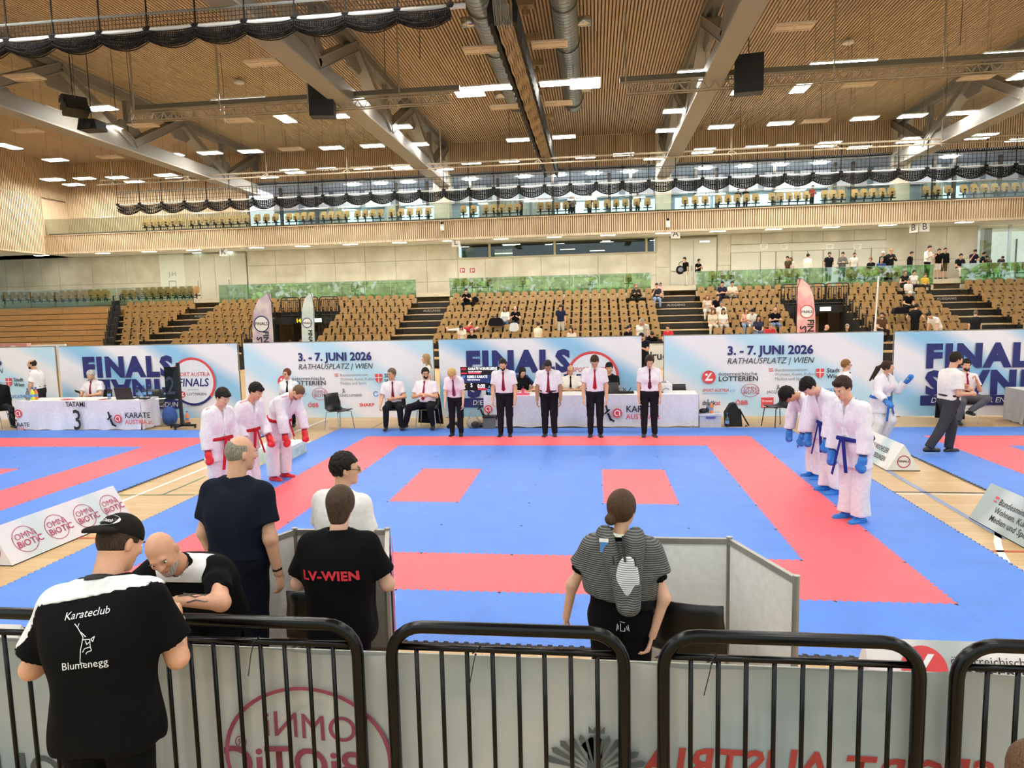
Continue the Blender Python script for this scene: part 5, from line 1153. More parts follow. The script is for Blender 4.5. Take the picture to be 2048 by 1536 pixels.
class Ell:
    def __init__(s, c, r, R=None): s.c = np.array(c, float); s.r = np.array(r, float); s.R = R
    def bb(s): m_ = s.r.max()+.05; return s.c-m_, s.c+m_
    def d(s, P):
        q = P-s.c
        if s.R is not None: q = q@s.R            # columns of R = local axes
        k0 = np.sqrt(((q/s.r)**2).sum(-1)); k1 = np.sqrt(((q/s.r**2)**2).sum(-1)); return k0*(k0-1)/np.maximum(k1, 1e-6)
class Pl:       # half space: keep n.(p-o) < 0
    def __init__(s, o, n): s.o = np.array(o, float); s.n = nrm(n)
    def d(s, P): return (P-s.o)@s.n
class Box:
    def __init__(s, c, h, R=None, r=.0): s.c, s.h, s.R, s.r = np.array(c, float), np.array(h, float), R, r
    def bb(s): m_ = np.linalg.norm(s.h)+.05; return s.c-m_, s.c+m_
    def d(s, P):
        q = P-s.c
        if s.R is not None: q = q@s.R
        q = np.abs(q)-s.h+s.r; return np.sqrt((np.maximum(q, 0)**2).sum(-1))+np.minimum(q.max(-1), 0)-s.r
class Fn:
    def __init__(s, f, lo, hi): s.f, s.lo, s.hi = f, np.array(lo, float), np.array(hi, float)
    def bb(s): return s.lo, s.hi
    def d(s, P): return s.f(P)
def sd(items, P):
    """evaluate [(prim, op, k)] at points P"""
    d = np.full(P.shape[:-1], .3)
    for it in items:
        p, op, k = it; e = p.d(P)
        if op == '+':
            d = _smin(d, e, k)
        elif op == '-': d = -_smin(-d, e, k)
        else: d = np.maximum(d, e)
    return d
def nets(items, h, fold=None, pad=.02):
    lo = np.min([p.bb()[0] for p, o, k in items if o == '+'], 0)-pad; hi = np.max([p.bb()[1] for p, o, k in items if o == '+'], 0)+pad
    n = np.ceil((hi-lo)/h).astype(int)+1
    ax = [lo[i]+h*np.arange(n[i]) for i in range(3)]
    D = np.full(tuple(n), .3, np.float32)
    for p, op, k in items:
        if op == '+' or hasattr(p, 'bb') and op == '-':
            a, b = p.bb(); m_ = .0 if op == '-' else k
            i0 = np.clip(np.floor((a-m_-lo)/h).astype(int), 0, n); i1 = np.clip(np.ceil((b+m_-lo)/h).astype(int)+1, 0, n)
            if (i1 <= i0).any(): continue
        else: i0, i1 = np.zeros(3, int), n
        sl = tuple(slice(i0[i], i1[i]) for i in range(3))
        P = np.stack(np.meshgrid(*[ax[i][sl[i]] for i in range(3)], indexing='ij'), -1)
        e = p.d(P); d = D[sl]
        if op == '+': D[sl] = _smin(d, e, k)
        elif op == '-': D[sl] = -_smin(-d, e, k)
        else: D[sl] = np.maximum(d, e)
    if fold is not None:
        m_ = np.abs(D) < .05; I = np.argwhere(m_); P = lo+I*h; D[m_] += fold(P)
    return surf(D, lo, h)
def _smin(a, b, k):
    if k <= 0: return np.minimum(a, b)
    g = np.clip(.5+.5*(a-b)/k, 0, 1); return a*(1-g)+b*g-k*g*(1-g)
def surf(D, lo, h):
    s = D < 0; c = np.zeros(tuple(np.array(D.shape)-1), np.uint8)
    for i in (0, 1):
        for j in (0, 1):
            for k in (0, 1): c += s[i:i+c.shape[0], j:j+c.shape[1], k:k+c.shape[2]]
    act = (c > 0) & (c < 8); A = np.argwhere(act); idx = np.full(c.shape, -1, np.int64); idx[act] = np.arange(len(A))
    if len(A) == 0: return np.zeros((0, 3)), np.zeros((0, 4), int)
    S = np.zeros((len(A), 3)); cnt = np.zeros(len(A))
    for ax_ in range(3):
        o1, o2 = [i for i in range(3) if i != ax_]
        for u in (0, 1):
            for v in (0, 1):
                off = np.zeros(3, int); off[o1] = u; off[o2] = v; a = A+off; b = a.copy(); b[:, ax_] += 1
                da = D[a[:, 0], a[:, 1], a[:, 2]]; db = D[b[:, 0], b[:, 1], b[:, 2]]; m_ = (da < 0) != (db < 0)
                t = np.where(m_, da/np.where(np.abs(da-db) < 1e-9, 1, da-db), 0); pos = a.astype(float); pos[:, ax_] += t
                S[m_] += pos[m_]; cnt[m_] += 1
    V = lo+h*S/np.maximum(cnt, 1)[:, None]; F = []
    for ax_ in range(3):
        o1, o2 = (ax_+1) % 3, (ax_+2) % 3
        sl0 = [slice(None)]*3; sl1 = [slice(None)]*3; sl0[ax_] = slice(0, -1); sl1[ax_] = slice(1, None)
        a, b = s[tuple(sl0)], s[tuple(sl1)]; E = np.argwhere(a != b); ok = (E[:, o1] > 0) & (E[:, o2] > 0) & (E[:, o1] < s.shape[o1]-1) & (E[:, o2] < s.shape[o2]-1); E = E[ok]
        if len(E) == 0: continue
        ins = a[E[:, 0], E[:, 1], E[:, 2]]; q = []
        for u, v in ((-1, -1), (0, -1), (0, 0), (-1, 0)):
            e = E.copy(); e[:, o1] += u; e[:, o2] += v; q.append(idx[e[:, 0], e[:, 1], e[:, 2]])
        q = np.stack(q, 1); q[~ins] = q[~ins][:, ::-1]; F.append(q)
    F = np.concatenate(F) if F else np.zeros((0, 4), int); return V, F[(F >= 0).all(1)]
def fastmesh(name, parts, smooth=True):
    """parts: [(V, F(quads array or list), mat index)]"""
    V = np.concatenate([p[0] for p in parts]); F = []; mi = []; o = 0
    me = bpy.data.meshes.new(name); L = []; st = []; tot = []; k = 0
    for v, f, m_ in parts:
        f = np.asarray(f) if not isinstance(f, list) else f
        if isinstance(f, np.ndarray):
            L.append((f+o).ravel()); st.append(k+np.arange(len(f))*f.shape[1]); tot.append(np.full(len(f), f.shape[1])); k += f.size; mi.append(np.full(len(f), m_))
        else:
            for q in f: L.append(np.array(q)+o); st.append(np.array([k])); tot.append(np.array([len(q)])); k += len(q); mi.append(np.array([m_]))
        o += len(v)
    L = np.concatenate(L); st = np.concatenate(st); tot = np.concatenate(tot); mi = np.concatenate(mi)
    me.vertices.add(len(V)); me.vertices.foreach_set('co', V.astype(np.float32).ravel()); me.loops.add(len(L)); me.loops.foreach_set('vertex_index', L.astype(np.int32))
    me.polygons.add(len(st)); me.polygons.foreach_set('loop_start', st.astype(np.int32)); me.polygons.foreach_set('loop_total', tot.astype(np.int32)); me.polygons.foreach_set('material_index', mi.astype(np.int32))
    me.polygons.foreach_set('use_smooth', np.full(len(st), smooth)); me.update(calc_edges=True); me.validate(); return me
def folds(seed, amp, f=9., zdir=(0, 0, 1)):
    rs = np.random.RandomState(seed); W_ = [(nrm(rs.normal(size=3)*np.array((1, 1, .55))), f*(.6+rs.rand()*1.3)*3, rs.rand()*6) for _ in range(5)]
    def g(P):
        s = 0
        for n, w, p in W_: s = s+np.sin(P@n*w+p+1.5*np.sin(P@n[::-1]*w*.4+p))
        return amp*s/2.2
    return g
# ------------------------------------------------------------------ materials for people
def skin(c): return M('skin_'+c, c, .5, var=.04, scale=30)
def cloth(c, rough=.85):
    m_ = M('cloth_'+c, c, rough, var=.07, scale=25, bump=.25, bscale=350); m_.node_tree.nodes['Principled BSDF'].inputs['Specular IOR Level'].default_value = .12; return m_
def hairm(c):
    n = 'hair_'+c
    if n in MATS: return MATS[n]
    m_, N, L, b = nodes(n); tc = N.new('ShaderNodeTexCoord'); mp = N.new('ShaderNodeMapping'); mp.inputs['Scale'].default_value = (1, 1, .12); L.new(tc.outputs['Object'], mp.inputs[0])
    nz = N.new('ShaderNodeTexNoise'); nz.inputs['Scale'].default_value = 260; L.new(mp.outputs[0], nz.inputs[0]); r = N.new('ShaderNodeValToRGB'); k = s2l(c)
    r.color_ramp.elements[0].position = .35; r.color_ramp.elements[1].position = .7; r.color_ramp.elements[0].color = tuple(v*.55 for v in k)+(1,); r.color_ramp.elements[1].color = tuple(min(1, v*1.5) for v in k)+(1,)
    L.new(nz.outputs[0], r.inputs[0]); L.new(r.outputs[0], b.inputs['Base Color']); b.inputs['Roughness'].default_value = .6; b.inputs['Specular IOR Level'].default_value = .2
    bp = N.new('ShaderNodeBump'); bp.inputs['Strength'].default_value = .5; bp.inputs['Distance'].default_value = .004; L.new(nz.outputs[0], bp.inputs['Height']); L.new(bp.outputs[0], b.inputs['Normal']); return m_
EYEW = M('eye_white', 'e6e0d8', .3); EYED = M('eye_dark', '2a1c14', .2); SHOEK = M('shoe_black', '0a0a0a', .35); SOCK = M('sock_dark', '1c1c1f', .8)
# ------------------------------------------------------------------ skeleton
class Fig: pass
DOWN_R, DOWN_L = ((.12, .0, -1), (.05, .12, -1)), ((-.12, 0, -1), (-.05, .12, -1))
def skel(H=1.75, w=1., lean=0., curve=0., side=0., twist=0., head=(0, 0, 0), armR=DOWN_R, armL=DOWN_L, legR=None, legL=None, seat=None, female=False, feet=(.12, .12), pz=None, sh=1., **kw):
    F_ = Fig(); F_.H = H; u = H/1.75; F_.u = u; F_.w = w; F_.female = female
    hip = .915*u
    lR = legR or ((.03, .0, -1), (.01, -.02, -1)); lL = legL or ((-.03, .0, -1), (-.01, -.02, -1)); th, shn, an = .43*u, .415*u, .072*u
    j = {}
    hx = .085*u*(1.05 if female else 1)
    def leg(s, l): a = np.array((s*hx, 0, 0)); k = a+th*nrm(l[0]); e = k+shn*nrm(l[1]); return a, k, e
    R_, L_ = leg(1, lR), leg(-1, lL)
    base = -min(R_[2][2], L_[2][2])+an
    if seat is not None: base = seat+.1*u
    if pz is not None: base = pz
    off = np.array((0, 0, base)); j['hR'], j['kR'], j['aR'] = [p+off for p in R_]; j['hL'], j['kL'], j['aL'] = [p+off for p in L_]
    j['pel'] = off.copy()
    T0 = rotm((0, 0, 1), twist*.4)@rotm((1, 0, 0), -lean*.55)@rotm((0, 1, 0), side*.5); T1 = rotm((0, 0, 1), twist)@rotm((1, 0, 0), -lean)@rotm((0, 1, 0), side); T2 = T1@rotm((1, 0, 0), -curve)
    F_.T0, F_.T1, F_.T2 = T0, T1, T2
    j['wai'] = off+T0@np.array((0, 0, .15*u)); j['che'] = j['wai']+T1@np.array((0, 0, .19*u)); j['nek'] = j['che']+T2@np.array((0, 0, .19*u))
    F_.TH = T2@rotm((0, 0, 1), head[1])@rotm((1, 0, 0), -head[0])@rotm((0, 1, 0), head[2])
    j['hb'] = j['nek']+T2@np.array((0, .012*u, .048*u))+F_.TH@np.array((0, 0, .018*u)); j['hd'] = j['hb']+F_.TH@np.array((0, .022*u, .115*u))
    sw = (.175 if not female else .155)*u*w**.5*sh; F_.sw = sw
    for s, n, arm in ((1, 'R', armR), (-1, 'L', armL)):
        a = j['che']+T2@np.array((s*sw, -.0*u, .112*u)); d1, d2 = nrm(arm[0]), nrm(arm[1]); e = a+.30*u*d1; w_ = e+.255*u*d2
        j['s'+n], j['e'+n], j['w'+n] = a, e, w_
    F_.j = j; F_.feet = feet
    if seat is None and pz is None: pass
    return F_
def torso(F_, g=0., hipg=0.):
    j, u, w = F_.j, F_.u, F_.w; X0, X1, X2 = F_.T0[:, 0], F_.T1[:, 0], F_.T2[:, 0]; Y1, Y2 = F_.T1[:, 1], F_.T2[:, 1]; fm = F_.female
    ch, wa, hp = (.106, .089, .104) if not fm else (.092, .08, .112); ww = w
    it = [(Cap(j['pel']-X0*.075*u*w+np.array((0, 0, .01)), j['pel']+X0*.075*u*w+np.array((0, 0, .01)), hp*u*w**.7+g+hipg), '+', .05),
          (Cap(j['wai']-X1*.055*u*w, j['wai']+X1*.055*u*w, wa*u*w*1.08+g), '+', .09), (Cap(j['wai']+F_.T1[:, 2]*.09*u-X1*.07*u*w, j['wai']+F_.T1[:, 2]*.09*u+X1*.07*u*w, (wa+.01)*u*w+g), '+', .08),
          (Cap(j['che']-X2*.09*u*w, j['che']+X2*.09*u*w, ch*u*w**.8+g), '+', .09),
          (Cap(j['che']+F_.T2[:, 2]*.095*u-X2*(F_.sw-.035*u), j['che']+F_.T2[:, 2]*.095*u+X2*(F_.sw-.035*u), .062*u+g), '+', .08),
          (Cap(j['che']+F_.T2[:, 2]*.118*u-X2*(F_.sw-.02*u), j['nek']-F_.T2[:, 2]*.0*u-X2*.03*u, .036*u+g*.8, .042*u+g*.8), '+', .05), (Cap(j['che']+F_.T2[:, 2]*.118*u+X2*(F_.sw-.02*u), j['nek']-F_.T2[:, 2]*.0*u+X2*.03*u, .036*u+g*.8, .042*u+g*.8), '+', .05)]
    if fm:
        for s in (-1, 1): it.append((Ell(j['che']+X2*s*.075*u+Y2*.085*u-F_.T2[:, 2]*.02*u, np.array((.06, .05, .06))*u+g), '+', .05))
    if w > 1.12: it.append((Ell(j['wai']+Y1*.06*u*w, np.array((.13, .11, .13))*u*w+g), '+', .08))
    return it
def arm_items(F_, g=0., upto=1., which='RL', r0=.05, r1=.041, r2=.041, r3=.028, cut=False):
    it = []; j, u, w = F_.j, F_.u, F_.w**.6
    if F_.female: r0, r1, r2, r3 = r0*.88, r1*.86, r2*.86, r3*.86
    for n in which:
        a, e, q = j['s'+n], j['e'+n], j['w'+n]
        it.append((Ell(a, np.array((.052, .054, .054))*u*w+g*.8), '+', .04))
        if upto <= 1: it.append((Cap(a, a+(e-a)*upto, r0*u*w+g, (r0+(r1-r0)*upto)*u*w+g*1.25, cutb=cut), '+', .035))
        else:
            it.append((Cap(a, e, r0*u*w+g, r1*u*w+g), '+', .035)); it.append((Cap(e, e+(q-e)*(upto-1), r2*u*w+g, (r2+(r3-r2)*(upto-1))*u*w+g*1.2, cutb=cut), '+', .03))
    return it
def leg_items(F_, g=0., upto=2., r=(.086, .058, .056, .037), cut=False, flare=0.):
    it = []; j, u, w = F_.j, F_.u, F_.w**.6
    for n, s in (('R', 1), ('L', -1)):
        h, k, a = j['h'+n], j['k'+n], j['a'+n]
        if upto <= 1: it.append((Cap(h, h+(k-h)*upto, r[0]*u*w+g, (r[0]+(r[1]-r[0])*upto)*u*w+g+flare, cutb=cut), '+', .03))
        else:
            it.append((Cap(h, k, r[0]*u*w+g, r[1]*u*w+g), '+', .03)); e = k+(a-k)*(upto-1)
            if g >= 0 and g < .005: it.append((Cap(k+(a-k)*.12+np.array((0, -.012, 0)), k+(a-k)*.45+np.array((0, -.014, 0)), .04*u, .047*u), '+', .03))
            it.append((Cap(k, e, r[2]*u*w+g, r[3]*u*w+g+flare, cutb=cut), '+', .025))
    return it
def foot_items(F_, g=0., shoe=True):
    it = []; j, u = F_.j, F_.u
    for i, n in enumerate('RL'):
        a = j['a'+n]; k = j['k'+n]; ang = F_.feet[i]*(-1 if n == 'R' else 1); d = rotm((0, 0, 1), ang)@np.array((0, 1., 0)); z0 = a[2]-.072*u
        heel = a-d*.045*u; heel[2] = z0+.035*u; toe = a+d*.15*u; toe[2] = z0+.028*u; mid = a+d*.05*u; mid[2] = z0+.045*u
        it += [(Cap(heel, toe, .037*u+g, .034*u+g), '+', .02), (Cap(a, mid, .034*u+g, .036*u+g), '+', .02), (Pl((0, 0, z0), (0, 0, -1)), '&', 0)][:2]
    return it
def head_items(F_, beard=0.):
    u = F_.u*.97; T = F_.TH; c = F_.j['hd']
    def L(x, y, z): return c+T@np.array((x, y, z))*u
    fm = F_.female; it = [(Ell(L(0, -.012, .018), np.array((.074, .096, .1))*u, T), '+', 0), (Ell(L(0, .022, -.055), np.array((.056, .066, .066))*u, T), '+', .045),
        (Ell(L(0, .072, -.1), np.array((.022, .018, .018))*u, T), '+', .035), (Cap(L(-.03, .083, .022), L(.03, .083, .022), .012*u), '+', .02),
        (Cap(L(0, .09, .018), L(0, .112, -.022), .008*u, .0125*u), '+', .012), (Ell(L(-.012, .1, -.026), np.array((.009, .01, .008))*u, T), '+', .008), (Ell(L(.012, .1, -.026), np.array((.009, .01, .008))*u, T), '+', .008),
        (Ell(L(-.036, .066, -.02), np.array((.022, .022, .02))*u, T), '+', .02), (Ell(L(.036, .066, -.02), np.array((.022, .022, .02))*u, T), '+', .02),
        (Ell(L(0, .086, -.064), np.array((.022, .009, .011))*u, T), '+', .01),
        (Ell(L(-.031, .094, .003), np.array((.014, .011, .008))*u, T), '-', .012), (Ell(L(.031, .094, .003), np.array((.014, .011, .008))*u, T), '-', .012)]
    for s in (-1, 1):
        it.append((Ell(L(s*.077, -.012, -.012), np.array((.011, .021, .032))*u, T@rotm((0, 0, 1), s*.35)), '+', .006)); it.append((Ell(L(s*.09, -.006, -.008), np.array((.006, .011, .018))*u, T), '-', .004))
    nb = F_.j['nek']; r = .056 if not fm else .045
    it.append((Cap(nb-F_.T2[:, 2]*.03*u+F_.T2[:, 1]*.0, L(0, -.022, -.07), (r+.006)*u*F_.w**.4, r*u*F_.w**.4), '+', .02))
    return it
def face_marks(F_, brow=True, lip=True):
    """eyes, brows and lips as small shapes: returns MB-style parts (verts, faces, material index)"""
    u = F_.u*.97; T = F_.TH; c = F_.j['hd']; parts = []
    def E(x, y, z, r, mi, n=8):
        mb = MB().ball((0, 0, 0), (r[0]*u, r[1]*u, r[2]*u), n); v = mb.v[0]@T.T+c+T@np.array((x, y, z))*u; parts.append((v, [f for f in mb.f], mi))
    for s in (-1, 1):
        E(s*.031, .082, .003, (.0125, .009, .0065), 1); E(s*.031, .0885, .003, (.0058, .004, .006), 2)
        if brow: E(s*.032, .0895, .021, (.019, .006, .0042), 3)
    if lip: E(0, .0925, -.061, (.0205, .006, .0038), 4); E(0, .092, -.068, (.018, .006, .0042), 4)
    return parts
def hand_items(F_, n, curl=.35, pn=None, spread=.0, coarse=False):
    j, u = F_.j, F_.u*(.92 if F_.female else 1.); w0 = j['w'+n]; f = nrm(w0-j['e'+n]); s = 1 if n == 'R' else -1
    p = np.array((-s, 0, 0.)) if pn is None else np.array(pn, float); p = nrm(p-f*(p@f)); x = np.cross(f, p)*(1 if n == 'R' else 1)
    # thumb side: forward (+y) for hanging arms
    tside = 1 if x@np.array((0, 1, .3)) > 0 else -1; x = x*tside
    it = [(Cap(w0-f*.02*u, w0+f*.085*u, .026*u, .036*u, p, .42), '+', .015)]
    if coarse:
        it += [(Cap(w0+f*.08*u, w0+f*.13*u+p*.03*u*curl*2, .03*u, .022*u, p, .5), '+', .01), (Cap(w0+f*.03*u+x*.02*u, w0+f*.08*u+x*.045*u+p*.015*u, .012*u), '+', .008)]; return it
    for i, (o, l) in enumerate(((.027, .072), (.0095, .082), (-.0085, .076), (-.026, .06))):
        b = w0+f*.088*u+x*o*u; c1 = curl*(1+.12*i); d1 = f*math.cos(c1)+p*math.sin(c1)+x*spread*(o*18); d2 = f*math.cos(c1*2.1)+p*math.sin(c1*2.1)+x*spread*(o*18); d3 = f*math.cos(c1*2.9)+p*math.sin(c1*2.9)
        m1 = b+nrm(d1)*l*.5*u; m2 = m1+nrm(d2)*l*.32*u; m3 = m2+nrm(d3)*l*.25*u
        it += [(Cap(b-f*.012*u, m1, .0098*u, .0092*u), '+', .005), (Cap(m1, m2, .0092*u, .0085*u), '+', .002), (Cap(m2, m3, .0085*u, .0074*u), '+', .002)]
    b = w0+f*.025*u+x*.022*u; m1 = b+nrm(f*.75+x*.7+p*.35)*.045*u; m2 = m1+nrm(f*.95+x*.2+p*.4)*.036*u
    it += [(Cap(b-f*.01*u, m1, .015*u, .0112*u), '+', .01), (Cap(m1, m2, .0112*u, .0085*u), '+', .003)]
    return it
def hair_items(F_, style, vol=.012):
    u = F_.u*.97; T = F_.TH; c = F_.j['hd']
    def L(x, y, z): return c+T@np.array((x, y, z))*u
    g = vol; it = [(Ell(L(0, -.014, .02), np.array((.074, .096, .1))*u+g, T), '+', 0)]
    if style in ('short', 'curly', 'mop', 'quiff'):
        it.append((Ell(L(0, -.03, .04), np.array((.07, .088, .088))*u+g*1.4, T), '+', .03))
        if style == 'quiff': it.append((Ell(L(0, .06, .1), np.array((.05, .035, .025))*u+g*.5, T), '+', .02))
        if style == 'mop': it.append((Ell(L(0, .062, .07), np.array((.062, .035, .03))*u+g*.5, T), '+', .025))
        it += [(Box(L(0, .13, -.06), np.array((.12, .1, .115))*u, T, .02), '-', .012), (Box(L(0, .05, -.13), np.array((.12, .08, .13))*u, T), '-', .01), (Box(L(0, -.02, -.17), np.array((.12, .14, .105))*u, T), '-', .02)]
    elif style == 'crew':
        it += [(Box(L(0, .13, -.05), np.array((.12, .085, .115))*u, T, .02), '-', .012), (Box(L(0, .05, -.13), np.array((.12, .06, .13))*u, T), '-', .01), (Box(L(0, -.02, -.17), np.array((.12, .14, .105))*u, T), '-', .02)]
    elif style == 'fringe':      # bald crown, hair round the sides
        it += [(Box(L(0, .11, -.0), np.array((.12, .1, .2))*u, T, .02), '-', .012), (Box(L(0, .04, .13), np.array((.12, .12, .065))*u, T, .03), '-', .02), (Box(L(0, -.02, -.17), np.array((.12, .14, .1))*u, T), '-', .02)]
    else:
        it += [(Ell(L(0, -.03, .03), np.array((.074, .09, .09))*u+g, T), '+', .03), (Box(L(0, .13, -.05), np.array((.075, .085, .112))*u, T, .03), '-', .015), (Box(L(0, .07, -.15), np.array((.12, .09, .1))*u, T), '-', .01), (Box(L(0, -.02, -.19), np.array((.12, .14, .1))*u, T), '-', .02)]
        if style == 'nape': it += [(Ell(L(0, -.05, -.065), np.array((.068, .052, .082))*u, T), '+', .03)]
        if style == 'bun': it += [(Ell(L(-.035, -.105, -.055), np.array((.042, .038, .04))*u, T), '+', .012)]
        if style == 'pony': it += [(Cap(L(0, -.1, .02), L(-.01, -.15, -.1), .026*u, .034*u), '+', .02), (Cap(L(-.01, -.15, -.1), L(-.03, -.15, -.32), .034*u, .016*u), '+', .02)]
        if style == 'ponyfly': it += [(Cap(L(0, -.1, .03), L(-.0, -.19, -.05), .028*u, .036*u), '+', .02), (Cap(L(0, -.19, -.05), L(.0, -.3, -.33), .042*u, .02*u), '+', .02), (Cap(L(0, -.17, -.08), L(.03, -.24, -.3), .03*u, .012*u), '+', .02)]
        if style == 'long':
            nb = F_.j['nek']; it += [(Cap(L(0, -.07, -.02), nb-F_.T2[:, 1]*.075*u-F_.T2[:, 2]*.06*u, .062*u, .07*u, T[:, 1], .55), '+', .03)]
            for s in (-1, 1): it += [(Cap(L(s*.07, -.01, .0), nb+F_.T2[:, 0]*s*.085*u+F_.T2[:, 2]*(-.07)*u+F_.T2[:, 1]*.02*u, .028*u, .026*u), '+', .02)]
    return it
def ribbon(pts, wid, up, th=.004):
    """flat strip along pts, width vector function of index"""
    V = []; F = []; n = len(pts)
    for i, p in enumerate(pts):
        ww = wid[i] if hasattr(wid, '__len__') and not isinstance(wid, np.ndarray) else wid; ax = up[i] if isinstance(up, list) else up
        d = np.array(pts[min(i+1, n-1)])-np.array(pts[max(i-1, 0)]); nn = nrm(np.cross(d, ax)); a = np.array(p)
        V += [a-ax*ww/2-nn*th/2, a+ax*ww/2-nn*th/2, a+ax*ww/2+nn*th/2, a-ax*ww/2+nn*th/2]
    for i in range(n-1):
        for k in range(4): F.append((4*i+k, 4*i+(k+1) % 4, 4*i+4+(k+1) % 4, 4*i+4+k))
    F += [(0, 1, 2, 3), tuple(4*(n-1)+k for k in (3, 2, 1, 0))]; return np.array(V), F
def march(items, p, d, t0=0., t1=.5, n=60):
    """first outside point when coming in from p+d*t1 towards p"""
    ts = np.linspace(t1, t0, n); P = np.array(p)+ts[:, None]*np.array(d); v = sd(items, P); k = np.argmax(v < 0)
    if v[k] >= 0: return np.array(p)+np.array(d)*.1
    if k == 0: return P[0]
    a = v[k-1]/(v[k-1]-v[k]); return P[k-1]+(P[k]-P[k-1])*a
CACHE = {}
# ------------------------------------------------------------------ the builder
def person(loc, rz, label, res=.014, sk='d9a583', hair='short', hairc='2a211b', top=None, legs=None, shoes=None, gloves=None, beard=None, cap=None, glasses=False, hands='f', curl=.35, pnR=None, pnL=None, tie=None, collar=None, gi=None, name='person', hvol=.012, marks=True, watch=None, fseed=1, spreadR=0., spreadL=0., foldamp=None, zoff=0., **pose):
    F_ = skel(**pose); j, u = F_.j, F_.u; t = empty(name, (loc[0], loc[1], loc[2] if len(loc) > 2 else 0), rz); tag(t, label, 'person'); F_.root = t
    key = repr((res, sorted(pose.items(), key=str), hair, hvol, top, legs, shoes, gloves, beard, hands, curl, gi)) if res > .018 else None
    SK = skin(sk); bm = [SK, EYEW, EYED, hairm(hairc) if hair not in ('bald',) else M('brow_'+sk, '7a5a44', .7), M('lip_'+sk, tuple(np.array([int(sk[i:i+2], 16)/255 for i in (0, 2, 4)])*np.array((.86, .66, .66))), .45)]
    small = res > .018
    def mk(nm, fn, mats, smooth=True):
        k = (key, nm) if key else None
        if k and k in CACHE: me = CACHE[k]
        else:
            me = fastmesh(nm, fn(), smooth)
            if k: CACHE[k] = me
        return put(nm, me, mats, t)
    def body():
        it = torso(F_, -.012)+arm_items(F_, 0, 2.)+leg_items(F_, -.006 if (legs and legs.get('upto', 2) > 1.5) or gi else 0)
        if shoes is None: it += foot_items(F_)
        P = [nets(it, res)+(0,), nets(head_items(F_), min(res, .008) if not small else .013)+(0,)]
        if gloves is None and hands:
            hr = min(res*.5, .0058) if not small else .014
            for n, pn, sp in (('R', pnR, spreadR), ('L', pnL, spreadL)):
                cu = curl if not isinstance(curl, tuple) else curl[0 if n == 'R' else 1]
                P.append(nets(hand_items(F_, n, cu, pn, sp, small), hr)+(0,))
        if marks: P += face_marks(F_)
        return P
    mk('body', body, bm)
    if hair != 'bald':
        def hf():
            fo = None
            if hair == 'curly': fo = lambda P: .011*np.sin(P[:, 0]*190)*np.sin(P[:, 1]*170+1)*np.sin(P[:, 2]*180)
            elif hair in ('mop', 'quiff', 'short'): fo = lambda P: .0055*np.sin(P[:, 0]*150+3*np.sin(P[:, 2]*60))*np.sin(P[:, 1]*110+2*np.sin(P[:, 0]*70))
            return [nets(hair_items(F_, hair, hvol), .007 if not small else .013, fo)+(0,)]
        mk('hair', hf, hairm(hairc))
    if beard:
        T = F_.TH; c = j['hd']; uu = u*.97; L = lambda x, y, z: c+T@np.array((x, y, z))*uu
        mk('beard', lambda: [nets([(Ell(L(0, .024, -.06), np.array((.06, .07, .066))*uu, T), '+', 0), (Ell(L(0, .075, -.1), np.array((.026, .022, .022))*uu, T), '+', .03), (Box(L(0, .05, .03), np.array((.1, .1, .058))*uu, T, .01), '-', .01), (Ell(L(0, .1, -.035), np.array((.03, .04, .022))*uu, T), '-', .008), (Ell(L(0, .1, -.066), np.array((.02, .02, .008))*uu, T), '-', .004), (Box(L(0, -.06, -.06), np.array((.1, .07, .1))*uu, T), '-', .01)], .007 if not small else .013)+(0,)], hairm(beard))
    if glasses:
        T = F_.TH; c = j['hd']; uu = u*.97; mb = MB()
        for s in (-1, 1):
            mb.tube([c+T@np.array((s*.033+.024*math.cos(a), .102, .002+.018*math.sin(a)))*uu for a in [k*.5236 for k in range(12)]], .0022, 5, closed=True); mb.tube([c+T@np.array((s*.057, .1, .006))*uu, c+T@np.array((s*.08, .03, .008))*uu, c+T@np.array((s*.083, -.03, .0))*uu], .0022, 5)
        mb.tube([c+T@np.array((-.009, .103, .006))*uu, c+T@np.array((.009, .103, .006))*uu], .0022, 5); mb.build('spectacles', glasses if not isinstance(glasses, bool) else M('spectacle_frame', '2a1a1a', .3), t)
    F_.shirt = None
    if top:      # dict: c, sleeve (0..2), hem (m below waist), g (ease), neck ('crew','collar','v'), c2
        g = top.get('g', .016); sl = top.get('sleeve', .62); hem = top.get('hem', .14); zc = F_.T2[:, 2]
        def titems():
            it = torso(F_, g, top.get('hipg', 0))
            it += arm_items(F_, g*.75, sl, cut=True, r1=top.get('cuff', .05), r0=.052)
            if hem > .2: it.append((Cap(j['pel']-F_.T0[:, 0]*.08*u*F_.w-np.array((0, 0, hem-.2)), j['pel']+F_.T0[:, 0]*.08*u*F_.w-np.array((0, 0, hem-.2)), .12*u+g), '+', .05))
            it.append((Pl(j['wai']-F_.T0[:, 2]*hem, -F_.T0[:, 2]), '&', 0))
            it.append((Cap(j['nek']+zc*(.012 if top.get('neck') != 'collar' else .0)*u+F_.T2[:, 1]*.012*u, j['hd'], .063*u, .075*u), '-', .004))
            it.append((Pl(j['nek']+zc*.035*u, zc), '&', 0))
            if top.get('neck') == 'v': it.append((Cap(j['nek']+F_.T2[:, 1]*.06*u, j['che']+F_.T2[:, 1]*.16*u-zc*top.get('vd', .0), .06*u, .006*u), '-', .006))
            return it
        F_.shirt = titems(); fa = foldamp if foldamp is not None else .0045
        mk(top.get('n', 'shirt'), lambda: [nets(F_.shirt, res, folds(fseed, fa, 7.) if not small else None)+(0,)], cloth(top['c']))
